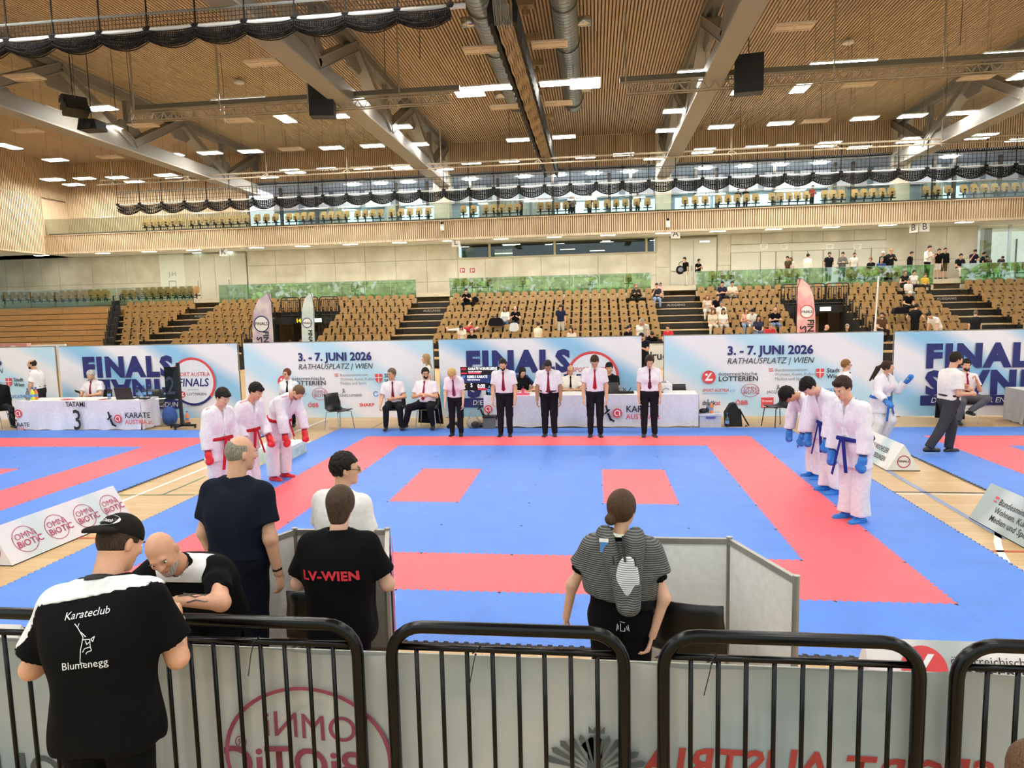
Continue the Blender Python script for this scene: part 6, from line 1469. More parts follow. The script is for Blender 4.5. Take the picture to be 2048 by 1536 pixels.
        if top.get('neck') in ('collar', 'polo'):
            ci = [(Cap(j['nek']-zc*.012*u+F_.T2[:, 1]*.004*u, j['nek']+zc*.042*u+F_.T2[:, 1]*.014*u, .074*u*F_.w**.4, .064*u*F_.w**.4, cutb=True, cuta=True), '+', 0), (Cap(j['nek']-zc*.03*u, j['nek']+zc*.09*u, .062*u*F_.w**.4, .057*u*F_.w**.4), '-', 0), (Box(j['nek']+F_.T2[:, 1]*.075*u+zc*.03*u, np.array((.012, .04, .05))*u, F_.T2@rotm((0, 1, 0), .0)), '-', .01)]
            mk('collar', lambda: [nets(ci, .007 if not small else .013)+(0,)], cloth(top['c']))
    if tie and F_.shirt:
        pts = []; zc = F_.T2[:, 2]
        for k in range(12):
            v = k/11; base = (j['nek']-zc*.012*u)*(1-v)+(j['wai']-F_.T1[:, 2]*(.04+.0*u))*v
            pts.append(march(F_.shirt, base, F_.T1[:, 1] if v > .3 else F_.T2[:, 1], 0, .4)+F_.T1[:, 1]*.008)
        wd = [.03, .034, .03]+[.034+.006*k for k in range(7)]+[.084, .02]; V, Fc = ribbon(pts, wd, F_.T1[:, 0], .008); put('tie', fastmesh('tie', [(V*1., Fc, 0)], False), cloth(tie, .6), t)
        kn = pts[0]; put('tie_knot', fastmesh('tie_knot', [nets([(Box(kn, np.array((.021, .013, .02))*u, F_.T2, .008), '+', 0)], .006)+(0,)]), cloth(tie, .6), t)
        if tie != '1a1a1c':
            ck = [pts[3]+F_.T1[:, 0]*.012, pts[2]+F_.T1[:, 0]*.03+F_.T1[:, 1]*.004, pts[1]+F_.T1[:, 0]*.045, pts[2]-F_.T1[:, 0]*.01]
    if legs:     # dict: c, upto(2 = ankle), g, flare
        g = legs.get('g', .014); up = legs.get('upto', 1.98)
        def litems():
            it = torso(F_, g*.8)[:3]+([torso(F_, g*.8)[-1]] if F_.w > 1.12 else [])+leg_items(F_, g, up, cut=True, flare=legs.get('flare', 0.))
            it.append((Pl(j['wai']-F_.T0[:, 2]*legs.get('top', .02)*u, F_.T0[:, 2]), '&', 0)); return it
        if legs.get('skirt'):
            pass
        mk(legs.get('n', 'trousers'), lambda: [nets(litems(), res, folds(fseed+7, foldamp if foldamp is not None else .0045, 7.) if not small else None)+(0,)], cloth(legs['c']))
        if legs.get('belt'):
            ti = torso(F_, g*.8+.006)[:3]+([torso(F_, g*.8+.006)[-1]] if F_.w > 1.12 else [])+[(Pl(j['wai']-F_.T0[:, 2]*(legs.get('top', .02)-.004)*u, F_.T0[:, 2]), '&', 0), (Pl(j['wai']-F_.T0[:, 2]*(legs.get('top', .02)+.036)*u, -F_.T0[:, 2]), '&', 0)]
            mk('belt', lambda: [nets(ti, min(res, .011))+(0,)], M('leather_belt', '17130f', .4))
    if gi:       # dict: belt colour, shoulder print
        zc = F_.T2[:, 2]; g = .03
        def gitems():
            it = torso(F_, .022)+[(Cap(j['che']-F_.T2[:, 0]*.1*u-zc*.02, j['che']+F_.T2[:, 0]*.1*u-zc*.02, .112*u+.02), '+', .06)]
            it += arm_items(F_, .022, gi.get('sleeve', 1.82), cut=True, r0=.062, r1=.058, r2=.06, r3=.052)
            sk_ = F_.T0[:, 2]*.0; it.append((Cap(j['pel']-F_.T0[:, 0]*.07*u, j['pel']+F_.T0[:, 0]*.07*u, .135*u+.012), '+', .05))
            for n, s in (('R', 1), ('L', -1)): it.append((Cap(j['h'+n]+np.array((0, 0, .02)), j['h'+n]+(j['k'+n]-j['h'+n])*.58, .108*u, .128*u, cutb=True), '+', .05))
            nk = j['nek']+F_.T2[:, 1]*.075*u; it.append((Cap(j['nek']+F_.T2[:, 1]*.02*u+zc*.02*u, j['hd'], .07*u, .085*u), '-', .004))
            it.append((Cap(j['nek']+F_.T2[:, 1]*.08*u, j['che']+F_.T2[:, 1]*.16*u-zc*.06*u, .058*u, .008*u), '-', .006)); it.append((Pl(j['nek']+zc*.05*u, zc), '&', 0)); return it
        F_.shirt = gitems(); mk('gi_jacket', lambda: [nets(F_.shirt, res, folds(fseed, .0065, 6.))+(0,)], cloth('e6e2ea'))
        mk('gi_trousers', lambda: [nets(torso(F_, .014)[:2]+leg_items(F_, .03, 1.93, r=(.09, .068, .066, .062), cut=True, flare=.014)+[(Pl(j['wai'], F_.T0[:, 2]), '&', 0)], res, folds(fseed+3, .0075, 6.))+(0,)], cloth('e4e0e6'))
        # lapel bands
        for s in (-1, 1):
            pts = []
            for k in range(9):
                v = k/8; b = (j['nek']+F_.T2[:, 0]*s*.062*u+zc*.02*u)*(1-v)+(j['wai']+F_.T1[:, 0]*(-s*.03)*u)*v; pts.append(march(F_.shirt, b, F_.T2[:, 1], -.02, .4)+F_.T2[:, 1]*.004)
            V, Fc = ribbon(pts, .05*u, nrm(F_.T2[:, 0]+zc*.35*s), .012); put('lapel', fastmesh('lapel', [(V, Fc, 0)], True), cloth('ece8f0'), t)
        bc = cloth(gi['belt'], .7); bo = j['wai']-F_.T0[:, 2]*.06*u
        bi = torso(F_, .046)[:3]+[(Cap(j['pel']-F_.T0[:, 0]*.07*u, j['pel']+F_.T0[:, 0]*.07*u, .135*u+.03), '+', .05), (Pl(bo+F_.T0[:, 2]*.022, F_.T0[:, 2]), '&', 0), (Pl(bo-F_.T0[:, 2]*.022, -F_.T0[:, 2]), '&', 0)]
        mk('belt', lambda: [nets(bi, .011)+(0,)], bc); kp = march(bi[:4], bo, F_.T0[:, 1], 0, .5)+F_.T0[:, 1]*.012
        put('belt_knot', fastmesh('belt_knot', [nets([(Box(kp, np.array((.035, .02, .026))*u, F_.T0@rotm((0, 1, 0), .3), .012), '+', 0)], .007)+(0,)]), bc, t)
        hang = gi.get('hang', .42)
        for s in (-1, 1):
            sw_ = gi.get('swing', 0.); pts = [kp+np.array((s*.02+s*.09*v+sw_*v, .02+gi.get('fwd', .03)*v, -hang*v*(1 if s > 0 else .86))) for v in np.linspace(0, 1, 7)]
            V, Fc = ribbon(pts, .042, nrm(np.array((1, -.3*s, .12*s))), .007); o = put('belt_end', fastmesh('belt_end', [(V, Fc, 0)], False), bc, t)
            if gi.get('patch') and s < 0:
                V, Fc = ribbon([pts[-2]+np.array((0, .006, 0)), pts[-1]+np.array((0, .006, .01))], .044, nrm(np.array((1, .3, 0))), .006); put('belt_label', fastmesh('belt_label', [(V, Fc, 0)], False), PWH, t)
    if shoes:
        for i, n in enumerate('RL'):
            it = foot_items(F_, .008)[2*i:2*i+2]; z0 = j['a'+n][2]-.072*u; ft = M('foot_pad_'+shoes[1], shoes[1], .4) if shoes[0] == 'pad' else (M('sock_'+shoes[1], shoes[1], .8) if shoes[0] == 'sock' else M('shoe_'+shoes[1], shoes[1], .35))
            it = it+[(Pl((0, 0, z0+.004), (0, 0, -1)), '&', 0), (Pl((0, 0, z0+.09*u), (0, 0, 1)), '&', 0)]
            mk({'pad': 'foot_protector', 'sock': 'sock'}.get(shoes[0], 'shoe')+('' if n == 'R' else '.001'), lambda it=it: [nets(it, .009 if not small else .016)+(0,)], ft)
    if gloves:
        for n, pn in (('R', pnR), ('L', pnL)):
            w0 = j['w'+n]; f = nrm(w0-j['e'+n]); s = 1 if n == 'R' else -1; p = np.array((-s, 0, 0.)) if pn is None else nrm(pn); p = nrm(p-f*(p@f)); x = np.cross(f, p); x = x if x[1] > 0 else -x
            gi_ = [(Cap(w0-f*.05*u, w0+f*.02*u, .04*u, .043*u, cuta=True), '+', 0), (Cap(w0+f*.03*u, w0+f*.11*u+p*.01, .05*u, .056*u, p, .82), '+', .03), (Cap(w0+f*.13*u, w0+f*.125*u+p*.045*u, .042*u, .036*u), '+', .025), (Cap(w0+f*.04*u+x*.035*u, w0+f*.1*u+x*.05*u+p*.03*u, .019*u, .018*u), '+', .012)]
            mk('glove', lambda gi_=gi_: [nets(gi_, .009)+(0,)], M('glove_'+gloves, gloves, .35)); q = w0-f*.01*u
            mk('glove_cuff', lambda: [nets([(Cap(w0-f*.045*u, w0-f*.012*u, .0435*u, .045*u, cuta=True, cutb=True), '+', 0)], .009)+(0,)], M('glove_cuff_'+gloves, tuple(np.array([int(gloves[i:i+2], 16)/255 for i in (0, 2, 4)])*.7), .5))
            mb = MB(); a = w0+f*.075*u-p*.047*u; mb.add([a+x*.014+f*.012, a-x*.0+f*-.012, a-x*.014+f*.012, a+f*.002], [(0, 1, 2, 3)]); 
            put('glove_mark', fastmesh('glove_mark', [(mb.v[0]-p*.004, mb.f, 0)], False), PWH, t)
    if watch:
        w0, e = j['w'+watch[0]], j['e'+watch[0]]; f = nrm(w0-e); mk('wristband', lambda: [nets([(Cap(w0-f*.045*u, w0-f*.022*u, .033*u, .032*u, cuta=True, cutb=True), '+', 0)], .006)+(0,)], BLACK)
    return F_
# ================================================================== the people
PI = math.pi
def drape(F_, me, mat, cz, cx=0., side=-1, off=.015, name='lettering', rot=0., w=.36, h=.5):
    """lay a flat mesh onto the back (side=-1) or chest of a clothed figure"""
    nv = len(me.vertices); v = np.empty(nv*3); me.vertices.foreach_get('co', v); v = v.reshape(-1, 3)[:, :2]; c, s = math.cos(rot), math.sin(rot); v = v@np.array([[c, s], [-s, c]])
    X, Y, Z = F_.T1[:, 0]*(1 if side < 0 else -1), F_.T1[:, 1]*side, F_.T1[:, 2]; G = 25; gx = np.linspace(-w/2, w/2, G); gz = np.linspace(-h/2, h/2, G); o = F_.j['che']+Z*cz+X*cx
    ts = np.linspace(.4, -.05, 90); P = o+gx[:, None, None, None]*X+gz[None, :, None, None]*Z+ts[None, None, :, None]*Y; d = sd(F_.shirt, P); k = np.argmax(d < 0, -1); depth = ts[k]
    fx = np.clip((v[:, 0]+w/2)/w*(G-1), 0, G-1.001); fz = np.clip((v[:, 1]+h/2)/h*(G-1), 0, G-1.001); i, j = fx.astype(int), fz.astype(int); a, b = fx-i, fz-j
    D = depth[i, j]*(1-a)*(1-b)+depth[i+1, j]*a*(1-b)+depth[i, j+1]*(1-a)*b+depth[i+1, j+1]*a*b
    W_ = o+v[:, :1]*X+v[:, 1:]*Z+(D+off)[:, None]*Y; m2 = me.copy(); m2.vertices.foreach_set('co', W_.ravel()); m2.update(); m2.materials.clear(); return put(name, m2, mat, F_.root)
def strokes(lines, w):
    V = []; F = []
    for L in lines:
        for (x0, y0), (x1, y1) in zip(L[:-1], L[1:]):
            d = np.array((x1-x0, y1-y0)); n = np.array((-d[1], d[0]))/max(1e-6, np.linalg.norm(d))*w/2; k = len(V); V += [(x0-n[0], y0-n[1], 0), (x1-n[0], y1-n[1], 0), (x1+n[0], y1+n[1], 0), (x0+n[0], y0+n[1], 0)]; F.append((k, k+1, k+2, k+3))
    me = bpy.data.meshes.new('print'); me.from_pydata(V, [], F); me.update(); return me
def part(F_, name, items, mat, h=.01, fold=None): return put(name, fastmesh(name, [nets(items, h, fold)+(0,)]), mat, F_.root)
# ---------------------------------------------------------------- foreground, seen from behind
KB = '0b0b0d'
F1 = person((-1.25, -3.52), .05, 'man in black and white Karateclub Blumenegg shirt and backward cap', .0095, 'd8a283', 'crew', '3a2c22', hvol=.006, top=dict(c=KB, sleeve=.74, hem=.30, g=.03, cuff=.066, n='t_shirt'), legs=dict(c='0b0b0d', g=.02), shoes=('shoe', '222226'), H=1.8, w=1.1, lean=.2, curve=.12, side=-.09, head=(.24, -.3, .1), armR=((.32, .1, -.95), (-.45, .85, .25)), armL=((-.44, -.12, -.92), (.62, .75, .25)), foldamp=.004, sh=1.08, curl=.6)
PWC = cloth('e9e9ea')
part(F1, 'shoulder_panel', [(p, o, k) for p, o, k in torso(F1, .034)+arm_items(F1, .0255, .72, cut=True, r1=.062, r0=.052)]+[(Cap(F1.j['nek']+F1.T2[:, 2]*.012+F1.T2[:, 1]*.012, F1.j['hd'], .06, .075), '-', .004), (Pl(F1.j['nek']+F1.T2[:, 2]*.03, F1.T2[:, 2]), '&', 0), (Fn(lambda P: np.minimum((F1.j['nek']-.05*F1.T2[:, 2]-P)@nrm(F1.T2[:, 2]-.1*F1.T2[:, 0]), (P-F1.j['sL'])@nrm(np.array((1, 0, -.30)))+.045), (0, 0, 0), (0, 0, 0)), '&', 0)], PWC, .0095)
TW = M('shirt_print_white', 'e4e4e6', .7)
drape(F1, textmesh('Karateclub', .043, align='CENTER', sx=1.05), TW, .085, .03, rot=.07); drape(F1, textmesh('Blumenegg', .043, align='CENTER', sx=1.05), TW, -.115, .035, rot=.03)
drape(F1, strokes([[(-.045, .085), (-.03, .07), (-.025, .085)], [(-.03, .07), (.0, .03), (-.008, -.02), (-.012, -.07), (.005, -.075)], [(-.012, .05), (.012, .03)], [(.0, .02), (.03, .02), (.035, -.01), (.01, -.015)], [(.012, .015), (.02, 0), (.03, .01)], [(.035, .02), (.05, .03), (.045, .01), (.035, .02)], [(.01, -.015), (.0, -.03)], [(.035, -.01), (.04, -.025), (.02, -.03), (.015, -.038)]], .0035), TW, -.022, .03, name='print_kicker')
T = F1.TH; hc = F1.j['hd']; LL = lambda x, y, z: hc+T@np.array((x, y, z))
CAPM = cloth('1d1a16', .8)
part(F1, 'cap', [(Ell(LL(0, -.012, .03), (.087, .108, .104), T), '+', 0), (Pl(LL(0, 0, .028), -T[:, 2]-T[:, 1]*.05), '&', 0)], CAPM, .008)
part(F1, 'cap_brim', [(Ell(LL(0, -.115, .026), (.082, .07, .028), T@rotm((1, 0, 0), .25)), '+', 0), (Ell(LL(0, -.11, .006), (.08, .075, .03), T@rotm((1, 0, 0), .25)), '-', .004), (Box(LL(0, .03, 0), (.1, .1, .1), T), '-', .004)], CAPM, .006)
def cap_patch(F_, z0, rx, rz, mat, off, name, txt=None):
    V = []; n = 30; R0 = np.array((.087, .108, .104))
    src = txt; v2 = []
    if src is None: v2 = [(rx*math.cos(2*PI*k/n), rz*math.sin(2*PI*k/n)*(1 if math.sin(2*PI*k/n) < 0 else 1.15)) for k in range(n)]; F = [tuple(range(n))]
    else:
        nv = len(src.vertices); a = np.empty(nv*3); src.vertices.foreach_get('co', a); v2 = a.reshape(-1, 3)[:, :2]; F = [tuple(p.vertices) for p in src.polygons]
    for x, z in v2:
        zz = z0+z; xx = x; r = 1-((xx)/R0[0])**2-((zz)/R0[2])**2; y = -math.sqrt(max(0.02, r))*R0[1]-off; V.append(hc+T@np.array((xx, y-.012, zz+.03)))
    me = bpy.data.meshes.new(name); me.from_pydata([tuple(q) for q in V], [], F); me.update(); return put(name, me, mat, F_.root)
cap_patch(F1, .05, .056, .026, PWH, .0035, 'cap_patch'); cap_patch(F1, .05, .048, .0195, BLACK, .005, 'cap_patch_ground'); cap_patch(F1, .042, 0, 0, PWH, .0066, 'cap_lettering', textmesh('Von Dutch', .021, .015, .2, .8, 'CENTER'))
part(F1, 'lanyard', [(Cap(F1.j['nek']+F1.T2[:, 2]*.005-F1.T2[:, 1]*.012, F1.j['nek']+F1.T2[:, 2]*.03-F1.T2[:, 1]*.006, .077, .073, cuta=True, cutb=True), '+', 0)], M('lanyard_black', '1a1a1a', .6), .007)
F2 = person((-1.47, -2.3), PI, 'bald tattooed man in black leaning on the barrier', .0095, 'cf9a7c', 'bald', '8a7a6a', top=dict(c='0b0b0d', sleeve=.7, hem=.2, g=.024, n='t_shirt'), legs=dict(c='0b0b0d'), shoes=('shoe', '222226'), H=1.74, w=1.1, lean=.62, curve=.2, head=(-.25, .35, .05), legR=((.05, .5, -1), (0, -.5, -1)), legL=((-.05, .5, -1), (0, -.5, -1)), armR=((.35, .75, -.35), (-.8, .45, .02)), armL=((-.55, .8, -.28), (.93, 0, .02)), beard='9a9088', curl=.4)
part(F2, 'shoulder_panel', torso(F2, .0285)+[(Cap(F2.j['nek'], F2.j['hd'], .07, .08), '-', .004), (Pl(F2.j['nek']-F2.T2[:, 2]*.045, -F2.T2[:, 2]), '&', 0), (Pl(F2.j['nek']+F2.T2[:, 2]*.03, F2.T2[:, 2]), '&', 0)], PWC, .0095)
TAT = M('tattoo_ink', '4d4540', .6); e_, w_ = F2.j['eL'], F2.j['wL']; s_ = F2.j['sL']
def wrap(a, b, r, seq, wd=.004):
    f = nrm(b-a); x = nrm(np.cross(f, (0, 0, 1))); y = np.cross(x, f); mb = MB()
    mb.tube([a+(b-a)*t+r*1.02*(math.cos(q)*x+math.sin(q)*y) for t, q in seq], wd, 4, False); return mb
for i, seq in enumerate(([(.1, .6), (.3, 1.2), (.5, .8), (.7, 1.5), (.9, 1.1)], [(.15, 1.9), (.35, 1.4), (.55, 2.1), (.75, 1.6), (.95, 2.)], [(.2, .2), (.4, .5), (.6, .2), (.8, .6)], [(.1, 2.4), (.3, 2.7), (.5, 2.5), (.7, 2.9)], [(.25, 1.), (.35, 1.7), (.5, 1.3)], [(.6, 1.2), (.7, .9), (.85, 1.6)])):
    for k, (a, b, r) in enumerate(((e_, w_, .037), )): wrap(a, b, r, seq).build('tattoo', TAT, F2.root)
wrap(s_+(e_-s_)*.72, e_, .042, [(.1, 2.), (.4, 1.2), (.7, 2.2), (.9, 1.4)]).build('tattoo', TAT, F2.root)
F3 = person((-1.6, -1.72), -.18, 'broad balding man in navy T-shirt and trousers, back to camera', .0095, 'd2a184', 'fringe', '8d8478', hvol=.004, top=dict(c='141a28', sleeve=.66, hem=.13, g=.024, cuff=.058, n='t_shirt'), legs=dict(c='121622', g=.026, top=-.02), shoes=('shoe', '222226'), H=1.83, w=1.14, lean=.02, head=(.12, -.45, 0), armR=((.24, -.06, -1), (.06, .16, -1)), armL=((-.26, -.1, -1), (.1, .25, -1)), watch='R', foldamp=.0045)
F4 = person((-.93, -1.5), -.35, 'dark-haired man in white T-shirt and glasses, back to camera', .0095, 'd0a082', 'short', '1f1712', hvol=.008, top=dict(c='e4e2de', sleeve=.66, hem=.2, g=.022, cuff=.058, n='t_shirt'), legs=dict(c='2a2c34'), shoes=('shoe', '222226'), H=1.66, w=1.06, lean=.03, head=(.06, -.75, 0), armR=((.25, .05, -1), (-.1, .7, -.6)), armL=((-.25, .05, -1), (.1, .6, -.7)), glasses=True)
F5 = person((-.655, -2.28), .03, 'person in black LV-WIEN polo shirt with short brown hair', .0095, 'd2a48c', 'nape', '46362a', hvol=.013, top=dict(c='09090b', sleeve=.72, hem=.3, g=.026, cuff=.06, neck='polo', n='polo_shirt'), legs=dict(c='09090b', g=.02), shoes=('shoe', '222226'), H=1.61, w=1.14, lean=.04, curve=.05, head=(.18, .0, 0), armR=((.42, .1, -.95), (-.45, .9, -.2)), armL=((-.4, .1, -.95), (.45, .9, -.2)), foldamp=.004)
drape(F5, textmesh('LV-WIEN', .072, .045, -.08, 1.12, 'CENTER', 1.08), M('shirt_print_red', 'c22436', .6), -.055, 0.)
F6 = person((1.03, -2.22), -.12, 'woman with hair bun and grey hoodie over her shoulders', .0095, 'd4a68a', 'bun', '4a3526', hvol=.01, female=True, top=dict(c='09090b', sleeve=.62, hem=.18, g=.016, n='t_shirt'), legs=dict(c='09090b', g=.022, top=-.03), shoes=('shoe', '222226'), H=1.59, w=1.06, lean=.03, head=(.05, -.35, 0), armR=((.34, -.15, -.95), (-.3, -.15, -1)), armL=((-.52, .06, -.92), (-.2, .12, -1)), sh=1.08)
def knit():
    m_, N, L, b = nodes('knit_grey'); tc = N.new('ShaderNodeTexCoord'); w = N.new('ShaderNodeTexWave'); w.bands_direction = 'Z'; w.inputs['Scale'].default_value = 26; w.inputs['Distortion'].default_value = 1.2; w.inputs['Detail'].default_value = 2; L.new(tc.outputs['Object'], w.inputs[0])
    r = N.new('ShaderNodeValToRGB'); r.color_ramp.elements[0].color = s2l('3e3f3e')+(1,); r.color_ramp.elements[1].color = s2l('7b7c79')+(1,); L.new(w.outputs[0], r.inputs[0]); L.new(r.outputs[0], b.inputs['Base Color']); b.inputs['Roughness'].default_value = .9
    bp = N.new('ShaderNodeBump'); bp.inputs['Distance'].default_value = .006; L.new(w.outputs[0], bp.inputs['Height']); L.new(bp.outputs[0], b.inputs['Normal']); return m_
KN = knit(); j6 = F6.j; Tz, Ty, Tx = F6.T2[:, 2], F6.T2[:, 1], F6.T2[:, 0]
F6.shirt2 = torso(F6, .034)+arm_items(F6, .03, .5, cut=True, r0=.055, r1=.055)+[(Cap(j6['wai']-Tx*.1+Tz*.09, j6['wai']+Tx*.1+Tz*.09, .125), '+', .05), (Pl(j6['wai']+Tz*.0, -nrm(Tz+.12*Tx)), '&', 0), (Cap(j6['nek']+Tz*.02, j6['hd'], .066, .075), '-', .004), (Pl(j6['nek']+Tz*.06, Tz), '&', 0)]
part(F6, 'hoodie', F6.shirt2, KN, .0095, folds(5, .006, 6.))
part(F6, 'hood', [(Cap(j6['nek']-Ty*.03+Tz*.03-Tx*.09, j6['nek']-Ty*.03+Tz*.03+Tx*.09, .05), '+', .0), (Cap(j6['nek']-Ty*.08-Tx*.07-Tz*.01, j6['che']-Ty*.175-Tz*.16+Tx*.04, .05, .05), '+', .04), (Cap(j6['nek']-Ty*.08+Tx*.09-Tz*.01, j6['che']-Ty*.175-Tz*.16+Tx*.07, .05, .05), '+', .04), (Cap(j6['nek']-Ty*.03, j6['hd'], .06, .075), '-', .01), (Ell(j6['che']-Ty*.235-Tz*.03+Tx*.05, (.052, .05, .14), F6.T2), '-', .02)], KN, .0095, folds(8, .004, 8.))
def stripes():
    m_, N, L, b = nodes('striped_lining'); tc = N.new('ShaderNodeTexCoord'); w = N.new('ShaderNodeTexWave'); w.bands_direction = 'Z'; w.inputs['Scale'].default_value = 26; L.new(tc.outputs['Object'], w.inputs[0]); r = N.new('ShaderNodeValToRGB'); r.color_ramp.elements[0].position = .12; r.color_ramp.elements[1].position = .3
    r.color_ramp.elements[0].color = s2l('55565a')+(1,); r.color_ramp.elements[1].color = s2l('e2e2e6')+(1,); L.new(w.outputs[0], r.inputs[0]); L.new(r.outputs[0], b.inputs['Base Color']); b.inputs['Roughness'].default_value = .8; return m_
part(F6, 'hood_lining', [(Ell(j6['che']-Ty*.165-Tz*.03+Tx*.05, (.068, .03, .155), F6.T2), '+', 0)], stripes(), .008)
part(F6, 'waist_strap', [(p, o, k) for p, o, k in torso(F6, .04)]+[(Pl(j6['wai']-Tz*.02, -nrm(Tz+.12*Tx)), '&', 0), (Pl(j6['wai']+Tz*.04, nrm(Tz+.12*Tx)), '&', 0), (Pl(j6['wai']+Tx*.06, -Tx), '&', 0)], cloth('141416'), .01)
MB().tube([j6['nek']-Ty*.11+Tz*.045+Tx*.02, j6['nek']-Ty*.16-Tz*.03+Tx*.03, j6['che']-Ty*.2+Tz*.1+Tx*.04], .007, 6).build('zip', BLACK, F6.root)
for sx in (-.03, .09): MB().tube([j6['che']-Ty*.19+Tz*.13+Tx*sx, j6['che']-Ty*.21+Tz*.08+Tx*(sx+.01)], .006, 6).build('drawstring', BLACK, F6.root)
badge = MB().box(-.022, .022, -.002, .002, -.03, .03).build('badge', PBLUE, F6.root, loc=tuple(j6['nek']-Ty*.125-Tz*.02-Tx*.085)); MB().box(-.026, .026, -.003, .001, .03, .05).build('badge_top', PWH, F6.root, loc=tuple(j6['nek']-Ty*.125-Tz*.02-Tx*.085))
part(F6, 'collar_trim', [(Cap(j6['nek']+Tz*.022, j6['nek']+Tz*.034, .073, .071, cuta=True, cutb=True), '+', 0)], M('trim_white_green', 'dfe8d2', .6), .007)
drape(F6, strokes([[(-.03, .02), (-.034, -.02)], [(.03, .02), (.036, -.018)], [(-.012, .025), (-.012, -.02), (.012, -.02), (.012, .0)], [(-.015, .035), (.012, .03)], [(-.024, .012), (-.026, -.012)], [(.022, .012), (.026, -.012)]], .003), TW, -.305, .02, name='print_monogram', off=.02)
cx_ = atY(2034, 1468, -4.2); F7 = person((float(cx_[0])+.08, -4.2), .2, 'brown-haired child, only the top of the head showing at right corner', .0095, 'd8ab90', 'nape', '5d4630', hvol=.016, top=dict(c='5a6a7a', sleeve=.6, hem=.2), legs=dict(c='2d3440'), shoes=('shoe', '333333'), H=float(cx_[2])-.05)
# ---------------------------------------------------------------- red-belted team, bowing to the right
RED_, BLU_ = 'd8242c', '2a78cc'
GR = dict(belt='b51f2e', hang=.42)
def shoulder_text(F_, n, s, col):
    me = textmesh(s, .05, .012, 0, 1.1, 'CENTER'); nv = len(me.vertices); v = np.empty(nv*3); me.vertices.foreach_get('co', v); v = v.reshape(-1, 3)
    a, e = F_.j['nek'], F_.j['s'+n]; o = (a+e)/2; d = nrm(e-a); q = F_.T2[:, 1]*.0; up = nrm(F_.T2[:, 2]+.8*F_.T2[:, 0]*(1 if n == 'R' else -1)*.8); X = -nrm(F_.T2[:, 1]); X = d; Yv = nrm(np.cross(up, X)); W_ = []
    for x, y, _ in v: W_.append(march(F_.shirt, o+X*x+Yv*y, up, -.05, .25, 40)+up*.006)
    m2 = me.copy(); m2.vertices.foreach_set('co', np.array(W_).ravel()); m2.update(); put('lettering', m2, col, F_.root)
SR = M('gi_print_red', 'c43a4c', .6); SB = M('gi_print_blue', '3a4fb0', .6)
fR1 = person((-4.38, 2.82), -1.95, 'red-belted competitor nearest the camera, dark wavy hair', .012, 'd9ac92', 'mop', '1d1713', gi=GR, gloves=RED_, shoes=('pad', RED_), H=1.7, lean=.1, curve=.1, head=(.3, 0, 0), armR=((.14, -.05, -1), (.05, .1, -1)), armL=((-.14, .05, -1), (-.02, .1, -1)), fseed=2, w=.95); shoulder_text(fR1, 'R', 'Arawaza', SR)
fR2 = person((-4.32, 3.5), -1.85, 'red-belted competitor in the middle, straight black hair', .012, 'd3a080', 'mop', '14100e', gi=GR, gloves=RED_, shoes=('pad', RED_), H=1.72, lean=.22, curve=.15, head=(.15, .1, 0), armR=((.16, -.25, -.95), (-.1, .5, -.85)), armL=((-.16, .1, -.95), (.1, .5, -.85)), fseed=4, w=.98); shoulder_text(fR2, 'R', 'Arawaza', SR)
fR3 = person((-4.18, 4.26), -1.85, 'red-belted competitor bowing deeply, cropped brown hair', .012, 'd6a488', 'crew', '6a523c', hvol=.006, gi=dict(belt='b51f2e', hang=.36, fwd=.02, patch=1), gloves=RED_, shoes=('pad', RED_), H=1.78, lean=.52, curve=.22, head=(.4, 0, 0), armR=((.12, .25, -1), (.02, .12, -1)), armL=((-.12, .3, -1), (.04, .2, -1)), legR=((.05, -.12, -1), (.02, .0, -1)), legL=((-.05, .05, -1), (-.02, -.12, -1)), beard='8a6a50', fseed=6); shoulder_text(fR3, 'R', 'Arawaza', SR)
# ---------------------------------------------------------------- blue-belted team, facing left
GB = dict(belt='232a7c', hang=.44)
fB1 = person((4.22, 4.56), 1.85, 'blue-belted competitor bowing lowest, curly black hair', .012, 'c89878', 'curly', '15110f', hvol=.024, gi=GB, gloves=BLU_, shoes=('pad', BLU_), H=1.7, lean=.62, curve=.3, head=(.55, 0, 0), armR=((.12, .2, -1), (.0, .1, -1)), armL=((-.12, .3, -1), (0, .15, -1)), fseed=3)
fB2 = person((4.17, 3.72), 1.85, 'blue-belted competitor in the middle bowing, smooth black hair', .012, 'dcae96', 'mop', '14110f', gi=GB, gloves=BLU_, shoes=('pad', BLU_), H=1.8, lean=.38, curve=.2, head=(.5, 0, 0), armR=((.12, .1, -1), (.02, .1, -1)), armL=((-.12, .12, -1), (.0, .12, -1)), fseed=5)
fB3 = person((4.0, 2.42), 2.0, 'blue-belted competitor nearest the camera, short brown hair', .0115, 'd9a98c', 'quiff', '33241a', gi=GB, gloves=BLU_, shoes=('pad', BLU_), H=1.82, lean=.2, curve=.1, head=(.16, .12, 0), armR=((.12, .05, -1), (.02, .1, -1)), armL=((-.16, .0, -1), (-.04, .12, -1)), fseed=8); shoulder_text(fB3, 'L', 'KIAI', SB)
fB4 = person((6.2, 7.3), -2.55, 'blue-belted woman with flying ponytail gesturing with her hand', .012, 'd6a58a', 'ponyfly', '3a281e', female=True, gi=dict(belt='2f68b4', hang=.42, patch=1), gloves=BLU_, shoes=('pad', BLU_), H=1.62, lean=.18, head=(-.05, .4, 0), armR=((.35, .2, -.9), (.2, .8, -.5)), armL=((-.42, .3, -.8), (-.3, .55, .8)), legR=((.1, .2, -1), (.05, -.35, -1)), legL=((-.05, .45, -1), (0, -.5, -1)), fseed=9, w=.96)
part(fB4, 'raised_hand', hand_items(fB4, 'L', .2, (0, 1, .2), .6), skin('d6a58a'), .006)
